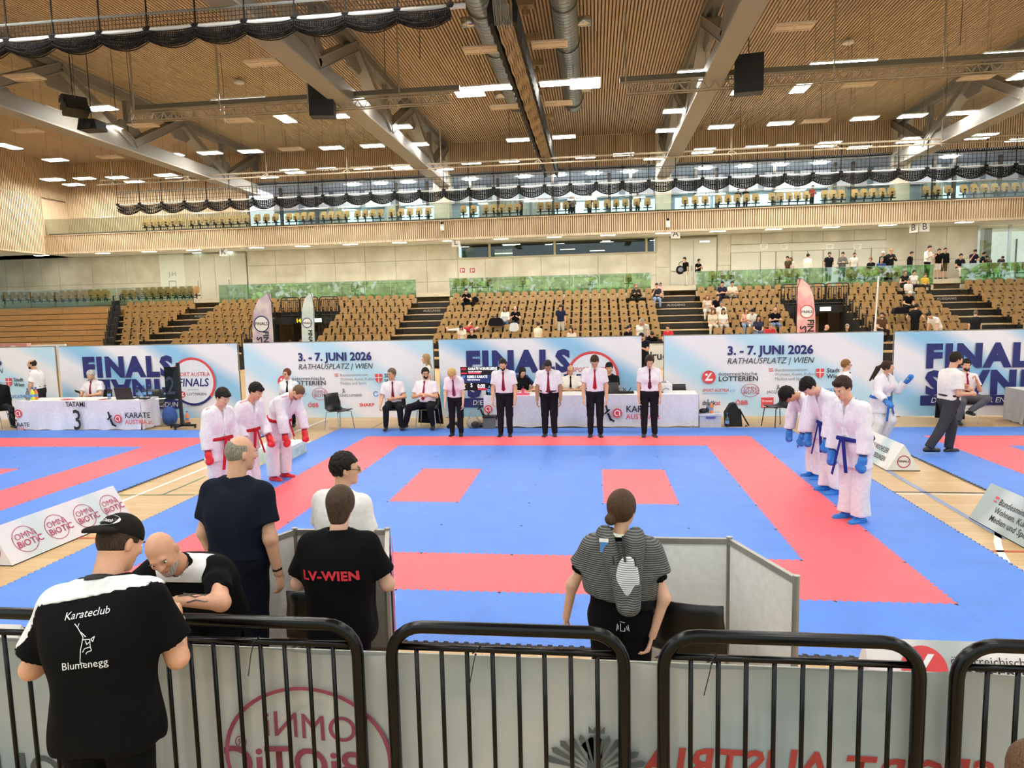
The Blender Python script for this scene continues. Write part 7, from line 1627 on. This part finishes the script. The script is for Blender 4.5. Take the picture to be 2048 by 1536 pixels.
# ---------------------------------------------------------------- referees
WS, TR_ = 'e9e2e8', '1d1d23'
SLK = dict(c=TR_, belt=1, g=.018)
BOWR, BOWL = ((.2, .02, -1), (.0, .26, -1)), ((-.2, .02, -1), (.0, .26, -1))
def referee(x, y, H, lean, label, hd=.45, **k):
    a = dict(res=.012, hair='short', hairc='3b3029', top=dict(c=WS, sleeve=.72, hem=.085, neck='collar', g=.02, cuff=.056), legs=SLK, shoes=('shoe', '141414'), tie='8c1f30', lean=lean, curve=.12, head=(hd, 0, 0), armR=BOWR, armL=BOWL); a.update(k)
    return person((x, y), PI, label, a.pop('res'), H=H, **a)
referee(-2.05, 8.1, 1.58, .3, 'blond referee in pink-white shirt and striped tie, bowing', .6, female=True, hair='short', hairc='c9a468', hvol=.018, tie='7a3a52', sk='e2b69c', shoes=('sock', '17171a'), top=dict(c='ecdde6', sleeve=.72, hem=.085, neck='collar', g=.022, cuff=.056))
referee(-.99, 8.05, 1.71, .08, 'bearded referee with receding dark hair, arms at sides', .3, hair='crew', hairc='2a1f1a', beard='2c211b', w=1.06)
referee(-.05, 8.05, 1.71, .17, 'broad dark-skinned referee bowing in the middle of the row', .5, sk='a87a5c', hair='crew', hairc='2b2826', w=1.15, tie='7a2236')
referee(.9, 7.98, 1.75, .07, 'slim referee with glasses and bright red tie', .4, glasses=True, hairc='3d2a1e', tie='a81e2c', hair='short', hvol=.01)
referee(2.0, 7.98, 1.74, .05, 'dark-haired woman referee at the right end of the row', .4, female=True, hair='tied', hairc='33251d', tie='6a1f34', w=1.04)
# standing and seated officials around the left table and banners
SIT = dict(legR=((.16, 1, -.1), (.05, -.06, -1)), legL=((-.16, 1, -.1), (-.05, -.06, -1)))
def seated(x, y, rz, label, H=1.74, **k):
    a = dict(res=.012, hair='short', hairc='3b3029', top=dict(c=WS, sleeve=.72, hem=.085, neck='collar', g=.022, cuff=.056), legs=SLK, shoes=('shoe', '141414'), tie='8c1f30', seat=.47, **SIT); a.update(k); return person((x, y), rz, label, a.pop('res'), H=H, **a)
CROSS = dict(armR=((.3, .3, -.9), (-.95, .4, .12)), armL=((-.3, .35, -.9), (.95, .38, .22)))
seated(-3.72, 9.1, PI+.25, 'grey-haired seated referee with glasses, one arm across', glasses=True, hairc='6b5d50', tie='6e2034', armR=((.3, .2, -1), (.1, .8, -.65)), armL=((-.3, .3, -.9), (.9, .35, -.1)), head=(.05, -.7, 0))
seated(-2.95, 9.15, PI-.1, 'bearded seated referee with glasses and crossed arms', w=1.15, glasses=True, hairc='1d1815', beard='1d1815', head=(.05, .5, 0), legR=((.5, .95, -.1), (.3, -.1, -1)), legL=((-.35, 1, -.1), (-.1, -.1, -1)), **CROSS)
o = MB().prism([(-.3, .08), (.3, .05), (.26, .5), (.22, .75), (-.2, .75), (-.26, .5)], 0, .05).build('blazer', cloth('16171c'), loc=(-2.95, 9.47, 0)); tag(o, 'dark blazer hung over the bearded referee\'s chair', 'jacket')
person((-3.12, 10.1), PI/2+.25, 'woman with shoulder-length blond hair in white sleeveless top', .012, 'd8a98c', 'long', 'a98a62', female=True, top=dict(c='e6e2dc', sleeve=.15, hem=.06), legs=dict(c='1c1c20'), shoes=('shoe', '222222'), H=1.66, head=(.12, 0, 0), armR=((.1, -.2, -1), (0, -.1, -1)), armL=((-.1, -.1, -1), (0, .1, -1)))
person((-13.2, 9.72), PI/2+.35, 'bald bearded referee standing at the left end of table three', .012, 'c79878', 'fringe', '2c2420', beard='3a2f2a', top=dict(c='e8e4e4', sleeve=.7, hem=.085, neck='collar', g=.024), tie='8c1f30', legs=dict(c='2c2a2c', belt=1, g=.02), shoes=('shoe', '141414'), H=1.72, w=1.05, lean=.14, armL=((-.2, .2, -1), (.0, .3, -1)), armR=((.2, .1, -1), (.1, .3, -1)))
seated(-13.9, 9.2, -PI/2-.6, 'white-haired man in black blazer with badge at far left', sk='dba88c', hair='fringe', hairc='d8d4cc', top=dict(c='17171b', sleeve=1.9, hem=.2, g=.026, n='blazer', neck='v'), legs=dict(c='26262a'), tie=None)
seated(-12.0, 10.12, PI, 'grey-haired referee reading his phone at table three', hairc='b9b6b0', beard='8d8780', head=(.5, .1, 0), armR=((.3, .45, -.8), (-.55, .8, -.05)), armL=((-.3, .45, -.8), (.55, .8, -.05)), w=1.08, curl=.8)
o = MB().box(-.07, .07, -.006, .006, -.04, .04).build('phone', BLACK, loc=(-12.05, 9.6, .88)); o.rotation_euler = (.7, .3, 0); tag(o, 'dark phone held by the grey-haired referee', 'phone')
seated(-6.45, 9.55, PI+.2, 'red-haired official with glasses half hidden behind the bowing man', female=True, hair='tied', hairc='6a3f28', glasses=True, head=(.05, -.4, 0), tie='1a1a1c', top=dict(c='e9e6e8', sleeve=.7, hem=.1, neck='collar'))
# people seated behind the central table
seated(-.86, 10.22, PI+.5, 'dark-haired woman in black behind the central table', female=True, hair='long', hairc='241c18', top=dict(c='141416', sleeve=.5, hem=.1), tie=None, head=(.5, 0, 0), armR=((.3, .5, -.8), (-.5, .8, 0)), armL=((-.3, .5, -.8), (.5, .8, 0)), H=1.6)
seated(.33, 10.22, PI, 'bald older official with glasses at the central table', sk='c99a78', hair='fringe', hairc='8a837a', glasses=True, tie='1a1a1c', head=(.3, 0, 0), top=dict(c='ece4d8', sleeve=.7, hem=.1, neck='collar'), armR=((.35, .4, -.85), (-.75, .6, .05)), armL=((-.35, .4, -.85), (.75, .6, .05)), H=1.66)
seated(-.3, 10.25, PI, 'person in white shirt hidden behind the broad bowing referee', hairc='4a4038', tie=None, head=(.3, 0, 0), H=1.62, armR=((.35, .4, -.85), (-.75, .6, .05)), armL=((-.35, .4, -.85), (.75, .6, .05)))
seated(1.25, 10.2, PI-.5, 'black-haired person in black T-shirt behind the slim referee', hair='mop', hairc='141110', top=dict(c='151517', sleeve=.6, hem=.1), tie=None, head=(.25, .4, 0), armR=((.3, .4, -.9), (-.3, .9, -.1)), armL=((-.35, .4, -.85), (-.1, .95, -.1)), H=1.72)
# right side
p = atY(1690, 722, 8.6); person((float(p[0]), 8.6), -PI/2+.1, 'man in white shirt, black tie and glasses behind the blue team', .012, 'dba98c', 'short', '8a6038', top=dict(c='ebe8ea', sleeve=.7, hem=.085, neck='collar'), tie='1a1a1c', legs=dict(c='2a2a30', belt=1), shoes=('shoe', '141414'), H=float(p[2])+.02, glasses=True, head=(.05, -.1, 0))
person((6.95, 6.38), -1.45, 'dark-haired referee walking to the right in white shirt', .0115, 'cf9f84', 'short', '241c18', hvol=.008, beard='2e241f', top=dict(c='e6e0e0', sleeve=.75, hem=.11, neck='collar', g=.026, cuff=.062), legs=dict(c='3c3b42', belt=1, g=.026, flare=.008), shoes=('shoe', '121212'), H=1.8, w=1.04, lean=.06, head=(.22, .1, 0), armR=((.2, -.05, -1), (-.25, .9, -.05)), armL=((-.2, .1, -1), (.3, .9, .2)), legR=((.02, -.35, -1), (.0, -.62, -1)), legL=((-.02, .32, -1), (0, -.08, -1)), feet=(.1, .1), curl=.7)
seated(8.78, 9.52, PI-.05, 'dark-haired seated referee with hand at his mouth, right side', hairc='1a1613', beard='2a221d', hair='short', head=(.08, -.1, 0), armR=((.3, .25, -.9), (-.9, .45, .15)), armL=((-.25, .4, -.85), (.5, .35, .95)), legR=((.3, 1, -.1), (.1, -.1, -1)), legL=((-.5, 1, .05), (.9, -.1, -.75)), legs=dict(c='5a5a5e', g=.02), curl=.9, tie='a0242c')
o = MB().prism([(-.32, .08), (.28, .04), (.26, .5), (.2, .78), (-.2, .78), (-.3, .5)], 0, .06).build('blazer', cloth('15151a'), loc=(8.72, 9.88, 0)); tag(o, 'black blazer hung over the chair of the seated referee at right', 'jacket')
# ================================================================== spectators
SEATED = dict(seat=.45, legR=((.14, 1, -.08), (.03, .05, -1)), legL=((-.14, 1, -.08), (-.03, .05, -1)))
ARMS = {'lap': dict(armR=((.18, .25, -1), (-.35, .9, -.25)), armL=((-.18, .25, -1), (.35, .9, -.25))), 'cross': dict(armR=((.3, .3, -.9), (-.95, .4, .12)), armL=((-.3, .35, -.9), (.95, .38, .22))), 'phone': dict(armR=((.25, .4, -.9), (-.45, .75, .35)), armL=((-.25, .4, -.9), (.45, .75, .35))), 'chin': dict(armR=((.2, .35, -.9), (-.4, .3, 1)), armL=((-.25, .35, -.9), (.8, .5, .0))), 'down': {}, 'back': dict(armR=((.25, -.15, -1), (-.5, -.3, -.8)), armL=((-.25, -.15, -1), (.5, -.3, -.8))), 'hips': dict(armR=((.6, -.1, -.8), (-.7, .3, -.6)), armL=((-.6, -.1, -.8), (.7, .3, -.6)))}
def spect(px, py, label, top, legs, hairc='2a211b', hair='short', fem=False, arms='lap', rz=PI, sk='d2a184', H=1.72, lean=.05, hd=.15, sl=.6, place='row', Y=None, z=None, yaw=0., upto=1.95, hem=.18, beard=None, cap=None, res=.021):
    pose = dict(H=H, lean=lean, curve=.08, head=(hd, yaw, 0), female=fem, **ARMS[arms])
    if place == 'row':      # seated in a row of the stand
        pose.update(SEATED); best = min(range(0, 8), key=lambda i: abs(float(atY(px, py, Yi(i)-.2)[2])-(Zi(i)+1.27*H/1.72))); Y = Yi(best)-.2; z = Zi(best)
    elif place == 'stand':  # standing on a row
        best = min(range(-1, 8), key=lambda i: abs(float(atY(px, py, Yi(i)-.42)[2])-(Zi(i)+H-.1*lean))); Y = Yi(best)-.42; z = Zi(best)
    elif place == 'conc': Y = Y or 34.5; z = ZC; pose['H'] = H = float(np.clip(float(atY(px, py, Y)[2])-ZC+.02, 1.1, 1.95))
    elif place == 'concsit': Y = Y or 34.2; pose.update(SEATED); z = float(atY(px, py, Y)[2])-1.27*H/1.72
    elif place == 'floorsit':
        pose.update(SEATED); z = 0.
        Y = min(np.arange(20, 30, .25), key=lambda q: abs(float(atY(px, py, q)[2])-1.3*H/1.72))
    elif place == 'floor':
        z = 0.; Y = Y or min(np.arange(12, 30, .25), key=lambda q: abs(float(atY(px, py, q)[2])-H*(1-.25*lean)))
    p = atY(px, py, Y)
    if place == 'row': TAKEN.add((float(p[0]), Y))
    return person((float(p[0]), Y, z), rz, label, res, sk, hair, hairc, top=dict(c=top, sleeve=sl, hem=hem), legs=dict(c=legs, upto=upto), shoes=('shoe', '2a2a2c'), beard=beard, **pose)
K_, W_C, J_ = '0c0c0e', 'e2ded6', '4c6484'
S = spect
S(933, 585, 'spectator in black with white bag strap in upper central row', K_, K_, arms='phone', hd=.35)
S(1010, 618, 'woman with long dark hair and white top in central row', W_C, J_, hair='long', fem=True, sl=1.6)
S(1031, 618.5, 'bald man in black with jacket on lap, central block', K_, '23231f', hair='fringe', hairc='5a4a40', arms='phone')
S(1121, 609, 'young man standing among the central seats in navy T-shirt', '1f2440', 'c4bda8', place='stand', arms='down', H=1.74, hd=.45, upto=1.15)
S(924, 648, 'woman in white blouse bending over above the banner', W_C, K_, hair='long', fem=True, place='stand', arms='down', lean=.35, hd=.5, H=1.66)
S(944, 661, 'grey-haired person in black seated just above the banner', K_, K_, hairc='8a8078')
S(1075, 652, 'person with olive backpack seen from behind above the banner', 'd6ccb4', '3a3a34', place='stand', arms='down', rz=-.5, H=1.6)
S(1143, 661, 'woman with long black hair and pale top above the banner', 'd8c4b0', K_, hair='long', fem=True, yaw=-.5)
S(1272, 570, 'red-bearded man in dark brown shirt in the top central row', '2e2822', '25231f', hair='crew', hairc='8a4a2c', beard='8a4a2c', sl=1.9, arms='phone')
S(1313, 567, 'man in dark cap and T-shirt beside the stairs', '2c2c34', '7f93b4', arms='chin')
S(1321, 578, 'small girl in pink dress sitting by the stairs', 'd8a8a4', 'd8b4a8', hair='long', fem=True, H=1.15, upto=.6)
S(1254, 658, 'young man in black T-shirt turned to the right', K_, K_, rz=PI+.9, yaw=0)
S(1293, 635, 'older man in grey T-shirt standing near the gap', 'b4aea4', '5a5a58', hairc='8d857a', place='stand', arms='down', lean=.3, rz=PI-.9)
S(1281, 637, 'blond woman in white behind the man in grey', W_C, '8a8478', hairc='c2a070', hair='long', fem=True, place='stand', arms='down', H=1.66)
S(1303, 651, 'person in black leaning on the printed floor banner', K_, K_, place='floor', Y=24.6, arms='lap', lean=.3, hd=.6)
S(1288, 662, 'man in dark sports kit standing in the banner gap', '1c1e2a', '1a1a22', hairc='1c1714', place='floor', Y=19.5, arms='phone', rz=PI-.7, hd=.5, upto=1.05, H=1.78, beard='2a221d', res=.016)
S(1337, 657, 'boy in red T-shirt just above the date banner', 'c43034', K_, rz=PI-.5)
pA = S(1372, 515, 'man in black T-shirt and white trousers before the double doors', K_, 'e4ded0', place='conc', Y=35.6, arms='down', rz=PI-1.1)
o = MB().ball((0, 0, 0), (.24, .18, .27), 12).build('duffel_bag', cloth('1c1c1e'), loc=tuple(np.array(atY(1360, 540, 35.75)))); tag(o, 'round black bag carried by the man before the doors', 'bag'); MB().tube([(-.1, -.05, .3), (0, 0, .45), (.15, .05, .5)], .02, 5).build('strap', BLACK, o); MB().ball((.02, -.16, .02), (.16, .06, .14), 8).build('print_patch', PGREY, o)
S(1396, 518.5, 'woman in black top gesturing before the double doors', K_, W_C, place='conc', Y=35.4, arms='phone', fem=True, hair='tied', rz=PI+.5)
S(1444, 566, 'man in navy with arms folded in the right-centre block', '23253a', '26262e', arms='cross')
S(1464, 563, 'man in cream T-shirt with crossed leg, right-centre block', 'e0d4bc', '6f6458', arms='cross', upto=1.1)
S(1414, 595, 'woman in pale dress beside the right-centre stairs', 'd8c8b4', 'c8c0b4', hair='long', hairc='8a5a3c', fem=True, arms='chin', sl=.1)
S(1435, 589, 'man in black T-shirt with arm stretched along seat', K_, '2a2a30', hair='short')
S(1442, 606, 'balding man in white polo, right-centre block', 'e4e0d4', 'b8b0a0', hair='crew', hairc='6a6058', sk='b88a68')
S(1425, 621, 'woman in beige shirt and trousers, right-centre block', 'd6c8b0', 'cfc2aa', hair='long', hairc='6a4a30', fem=True)
S(1446, 621, 'woman with long black hair and white T-shirt, right-centre block', W_C, 'b8b2a6', hair='long', hairc='1a1412', fem=True)
S(1492, 620, 'woman in peach top hugging her jeans, right-centre block', 'd8a890', '8aa0bc', hair='long', hairc='6a4a34', fem=True, arms='cross', sl=.1)
S(1503, 618, 'person in white shirt leaning forward, right-centre block', 'eae6dc', 'd8d2c4', hairc='1c1512', lean=.3, hd=.4)
S(1516, 632, 'woman in navy T-shirt and jeans, lower right-centre row', '2e3446', '56688a', hair='long', hairc='1d1614', fem=True)
S(1540, 644, 'man in red T-shirt just above the right date banner', 'b8343c', '3a3a40', hair='crew', hairc='8a7a68', hd=.35)
S(1550, 615, 'bald man in black polo with folded arms, jeans', K_, '6f87a8', hair='bald', arms='cross', yaw=-.5)
S(1649, 641, 'bald man in black at the right gangway', K_, K_, hair='bald', place='floor', Y=27, arms='down', rz=PI+1.2)
S(1693, 649, 'grey-haired person in black right of the gangway', K_, K_, hairc='8d857c', place='floor', Y=27, arms='down')
for px, py, l, t_, g_, kw in ((1577, 513, 'man in brown T-shirt standing behind the glass', '4a3a28', '3a3630', dict(rz=PI-.9)), (1584, 515, 'woman in white beside the man in brown', 'e6dccc', 'b8ac98', dict(hair='long', hairc='5a3a24', fem=True, rz=PI-.9)), (1615, 508, 'man in cream shirt turned away behind the glass', 'e8e0d0', '9a9488', dict(rz=-.6, sl=1.9)), (1658, 505, 'man in black T-shirt with hands behind his back', '16161c', '20222a', dict(arms='back', beard='221a16')), (1685, 505, 'man in grey hoodie with hand at his chest', '6f6a64', '4a5468', dict(sl=1.9, arms='cross', yaw=-.4)), (1708, 506, 'bearded man in cream T-shirt behind the glass', 'ece4d4', '7a6f58', dict(beard='1f1814', hair='crew')),
  (1768, 503, 'person in white cap and black hoodie behind the glass', K_, K_, dict(hairc='e4ded0', hair='short', sl=1.9, rz=PI-.8)), (1781, 498, 'blond person in black jacket behind the glass', '1a1a1c', '26262a', dict(hairc='b98a58', hair='curly', sl=1.9, arms='phone', hd=.4)), (1820, 504, 'man in black sweater and jeans turned right', '17171b', '56708f', dict(sl=1.9, rz=PI+.8)), (1947, 499, 'man in dark purple T-shirt with hand at his mouth', '2a2238', '2a2a34', dict(arms='chin', lean=.15, hd=.4)), (1965, 505, 'person in dark top with tied hair at far right', '20242a', '24242a', dict(rz=PI+1.2, hairc='1a1412')), (1979, 511, 'person in olive top bending at far right', '6a6450', '3a3a34', dict(lean=.35, rz=PI-1.)), (2001, 511, 'person in grey top bending at the glass, far right', '4a4448', '3a3a3c', dict(hd=.6, lean=.3, hairc='4a2f24'))):
    S(px, py, l, t_, g_, place='conc', Y=34.6, **({'arms': 'down'} | kw))
S(1743, 518, 'woman in black with tied auburn hair seated behind glass', K_, K_, place='concsit', hairc='7a4a30', hair='tied', fem=True, rz=PI-.8); S(1762, 519, 'man in blue shirt seated behind the glass', '34466e', '2a3040', place='concsit', hairc='7a6f64')
S(1856, 492, 'tall man in white shirt and black jeans at the stair head', 'e6dfd2', '1b1b1f', place='conc', Y=33.7, arms='phone', sl=1.3, rz=PI+.5); S(1877, 498, 'young man in black T-shirt and white shorts at stair head', K_, 'e4e0d8', place='conc', Y=33.8, arms='down', upto=.9); S(1889, 496, 'man in black hoodie and brown shorts at stair head', '151515', '5a4c34', place='conc', Y=34., arms='down', sl=1.9, upto=1.1, hair='crew')
S(1920, 511, 'man with glasses in black T-shirt behind the glass edge', '1c1c20', 'd8d2c4', place='concsit', Y=33.9)
S(1809, 541, 'woman in black tank top in the upper right block', '1f1a1c', '17171a', fem=True, hair='tied', hairc='6a4a34', arms='cross', sl=.1); S(1827, 539, 'woman in white tank top with hair bun, upper right', 'e6e2da', '1a1a1c', fem=True, hair='bun', sl=.1)
S(1818, 560, 'boy in pale T-shirt sprawled in the right block', 'd2ccc2', '8a8a88', H=1.45, lean=-.2); S(1849, 558, 'child in yellow T-shirt in the right block', 'e0b840', '2a2a2c', H=1.35, hairc='5a3c24'); S(1815, 583, 'man in white cap and black T-shirt in right block', '141416', '1c1c20', hairc='e2d8c8', hair='crew', lean=.3, hd=.4)
S(1763, 629, 'man in brown T-shirt with arm over a seat, right block', '5a4030', '2a2622', hairc='2a1d16', yaw=-.6, beard='2a1d16'); S(1754, 647, 'bald man in white standing behind the banner joint', 'e8e4dc', '3a3a3c', hair='bald', place='floor', arms='down', H=1.72)
S(1831, 615, 'man in black with backpack seen from behind, right block', '17171a', '1c1c1e', place='stand', arms='hips', rz=-.8); S(1867, 635, 'young man in black T-shirt with white trim above the right banner', '17171b', '26262a', hair='mop', place='floorsit', H=1.78); S(1877, 630, 'person in white T-shirt bending over, right block', 'e8e4de', 'c8c0b0', place='stand', arms='down', lean=.7, rz=PI-1.2, H=1.9)
S(1914, 637, 'person in beige taking a photo above the right banner', 'c4b8a0', '3a3a38', hairc='17120f', arms='chin', hd=.4, place='floorsit'); S(1952, 620, 'person in black standing on the right stairs', '1a1a1c', '222226', hairc='6a5a48', place='stand', arms='down', rz=-.4); S(1952, 634, 'grey-haired man in black printed T-shirt above the right banner', '1c1c22', '2a2a2e', hairc='6f675f', place='floorsit', yaw=.4, H=1.78); S(1990, 632, 'bald man in black with hand at his mouth, right edge', '17171b', '26262c', hair='bald', arms='chin', place='floorsit', H=1.78); S(2025, 624, 'man in beige polo standing at the right edge', 'b8ac98', '4a4640', hairc='6a4a38', place='floor', arms='down', rz=PI-1.2, H=1.8)
S(447, 652, 'woman with long brown hair in white T-shirt seen from behind', 'e9e6e2', 'dcdad6', hair='long', hairc='6a4c36', fem=True, place='floor', arms='down', rz=.3, H=1.74)
for px, py, l, t_, kw in ((581, 674, 'dark-haired woman\'s head above the left date banner', '5a4a50', dict(fem=True, hair='tied')), (593, 680, 'blond child\'s head above the left date banner', '8a8078', dict(hairc='c0a070', H=1.5)), (603, 677, 'brown-haired head beside the blond child', '6a5a54', dict(hairc='6a4a34')), (623, 673, 'balding man in white behind the left date banner', 'e6e2dc', dict(hair='fringe', hairc='8a8078')), (674, 675, 'dark-haired woman seated low behind the left date banner', '2a2a30', dict(fem=True, hair='long')), (754, 670, 'bald older man seated behind the left date banner', '26262a', dict(hair='bald'))):
    S(px, py, l, t_, '2a2a2e', place='floorsit', **kw)
lay = person((0, 0), 0, 'person in red top and white trousers lying across the seats', .021, 'd2a184', 'crew', '7a6a5a', top=dict(c='b83440', sleeve=.7, hem=.2), legs=dict(c='e2ddd2'), shoes=None, H=1.72, armR=((.3, .6, -.5), (-.7, .4, .3)), armL=((-.3, .6, -.5), (.7, .4, .3)))
a = atY(893, 649, Yi(5)-.25); lay.root.matrix_world = Matrix(((0, 0, 1, a[0]), (1, 0, 0, Yi(5)-.25), (0, 1, 0, Zi(5)+.58), (0, 0, 0, 1)))
GS = [(1042, 402, 'person in dark red on the gallery walking left', '5a3034', -1.), (1140, 399, 'grey-haired person in black leaning on the gallery', '1f1f24', .5), (1179, 388, 'dark-clad man drinking on the gallery', '22242a', .8), (1275, 391, 'person in maroon on the gallery near the column', '4a2a2c', 0), (1476, 379, 'left of two people standing close on the gallery', '1c1c22', 0), (1491, 376, 'right of two people standing close on the gallery', '17171b', .3), (1624, 372, 'person in red on the gallery at the right', 'a03a34', .4), (1146, 404, 'white-haired person seated on the gallery', '8a8478', 0)]
for px, py, l, t_, r_ in GS:
    p = atY(px, py, 37.2); Hh = float(np.clip(p[2]-(ZT+.2)+.02, 1.3, 1.9)); person((float(p[0]), 37.2, ZT+.2), PI+r_, l, .024, 'a88068', 'short', '2a211b' if 'white' not in l and 'grey' not in l else 'b4aea6', top=dict(c=t_, sleeve=.7, hem=.2), legs=dict(c='222226'), shoes=('shoe', '222222'), H=Hh, lean=.1, head=(.2, 0, 0), **ARMS['phone'])
# bags in the stands
for px, py, i, l, c, r in ((951, 598, 1, 'black bag on an upper central seat', '141416', (.2, .15, .18)), (992, 642, 5, 'black sports bag beside the woman in white', '17171a', (.45, .2, .25)), (1028, 652, 6, 'white plastic bag at the feet of the man in black', 'c9d0d4', (.26, .2, .26)), (1800, 620, 5, 'black holdall on a seat in the right block', '17171b', (.4, .2, .18))):
    p = atY(px, py, Yi(i)-.3); o = MB().prism(rr(-r[0]*.85, r[0]*.85, 0, r[2]*1.6, r[2]*.5, 3, r[0]*.12), -r[1]*.8, r[1]*.8).build('bag', cloth(c), loc=(float(p[0]), Yi(i)-.3, float(p[2])-r[2])); tag(o, l, 'bag'); MB().tube([(-r[0]*.4, 0, r[2]*1.55), (0, 0, r[2]*1.95), (r[0]*.4, 0, r[2]*1.55)], .02, 5).build('handle', BLACK, o)
p = atY(1748, 642, 24.); o = MB().tube([(0, 0, 0), (.12, 0, float(atY(1758, 552, 24.)[2]))], .035, 6).build('thin_pole', WHITE, loc=(float(p[0]), 24., 0)); tag(o, 'thin white upright pole before the right seating block', 'pole')

# ================================================================== seats (those with somebody on them are folded down)
S_DOWN = MB().box(-.2, .2, -.42, .0, .40, .435).mesh('seat_pan')
for q, (k, i, j, x, y, z) in enumerate(ALL[:298]):
    taken = any(abs(x-a) < .26 and abs(y-.2-b) < .3 for a, b in TAKEN)
    r = empty('tip_up_seat', (x, y, z)); tag(r, 'tan tip-up seat, %s row up, %s from left, %s' % (ordw(6-i), ordw(j), NAME[k]), 'seat', 'seats of the '+NAME[k])
    put('backrest', S_BACK, SEATW, r); put('seat_pan', S_DOWN if taken else S_PAN, SEATW, r); put('bracket', S_BRK, BLACK, r)
rest = restmesh([s[3:] for s in ALL[298:] if not any(abs(s[3]-a) < .26 and abs(s[4]-.2-b) < .3 for a, b in TAKEN)]+UP, 'tip_up_seats'); stuff(rest); tag(rest, 'tan tip-up seats in the upper rows and behind the glass', 'seats')
# ================================================================== trees outside behind the photographer, mirrored in the balustrade glass
rs = np.random.RandomState(3); V = []; Fq = []; n = 0
for tx in np.arange(-78, 80, 6.2):
    cx, cy, hh = tx+rs.uniform(-2, 2), -34+rs.uniform(-4, 4), rs.uniform(9, 14)
    for _ in range(420):
        d = nrm(rs.normal(size=3)); p = np.array((cx, cy, hh*.55))+d*np.array((3.6, 3., hh*.45))*rs.uniform(.55, 1.05); a = nrm(rs.normal(size=3)); b = nrm(np.cross(a, rs.normal(size=3))); s_ = rs.uniform(.25, .6)
        V += [p-a*s_-b*s_*.6, p+a*s_-b*s_*.6, p+a*s_+b*s_*.6, p-a*s_+b*s_*.6]; Fq.append((n, n+1, n+2, n+3)); n += 4
o = stuff(MB().add(V, Fq).build('tree_line', M('leaf_green', '6f9a4a', .6, var=.35, scale=1.2))); tag(o, 'green trees outside the hall, mirrored in the balustrade glass', 'trees')
struct(MB().box(-110, 110, -120, -14.01, -.6, -.3).build('floor_outside', M('outside_ground', '7f8a66', .9)))
# ================================================================== sub-parts: pieces that belong to a part go under it
SUBP = {'tie_knot': ('tie',), 'lapel': ('gi_jacket',), 'belt_knot': ('belt',), 'belt_end': ('belt',), 'belt_label': ('belt',), 'glove_cuff': ('glove',), 'glove_mark': ('glove',), 'cap_brim': ('cap',), 'cap_patch': ('cap',), 'cap_patch_ground': ('cap',), 'cap_lettering': ('cap',), 'hood': ('hoodie',), 'hood_lining': ('hoodie',), 'zip': ('hoodie',), 'drawstring': ('hoodie',), 'badge': ('hoodie',), 'badge_top': ('hoodie',), 'tattoo': ('body',), 'beard': ('body',)}
for n_ in ('lettering', 'emblem_ring', 'emblem_disc', 'emblem_mark', 'emblem_ground', 'emblem_eagle', 'emblem_wave', 'emblem_letter', 'brush_stroke', 'print_bar', 'print_flag', 'print_block', 'shield', 'shield_cross', 'eagle_emblem', 'eagle_crown', 'screen_row', 'screen_bar', 'print_kicker', 'print_monogram', 'collar', 'shoulder_panel', 'pictogram'):
    SUBP[n_] = ('print_sheet', 'sail', 'print_sleeve', 'fabric_sheet', 'cloth_drape', 'bezel', 'sign_plate', 't_shirt', 'polo_shirt', 'shirt', 'blazer', 'gi_jacket', 'panel')
base = lambda o: o.name.split('.')[0]
for root in [o for o in COL.objects if o.parent is None and len(o.children) > 1]:
    kids = list(root.children); seen = {}
    for c in kids:
        for want in SUBP.get(base(c), ()):
            host = [k for k in kids if base(k) == want and k.location.length < 1e-6 and max(abs(v) for v in k.rotation_euler) < 1e-6]
            if host:
                i = seen.get((base(c), want), 0); seen[(base(c), want)] = i+1; h = host[min(i, len(host)-1)] if want == 'glove' else host[0]
                if h is not c: c.parent = h
                break
bpy.data.scenes.remove(_TS)
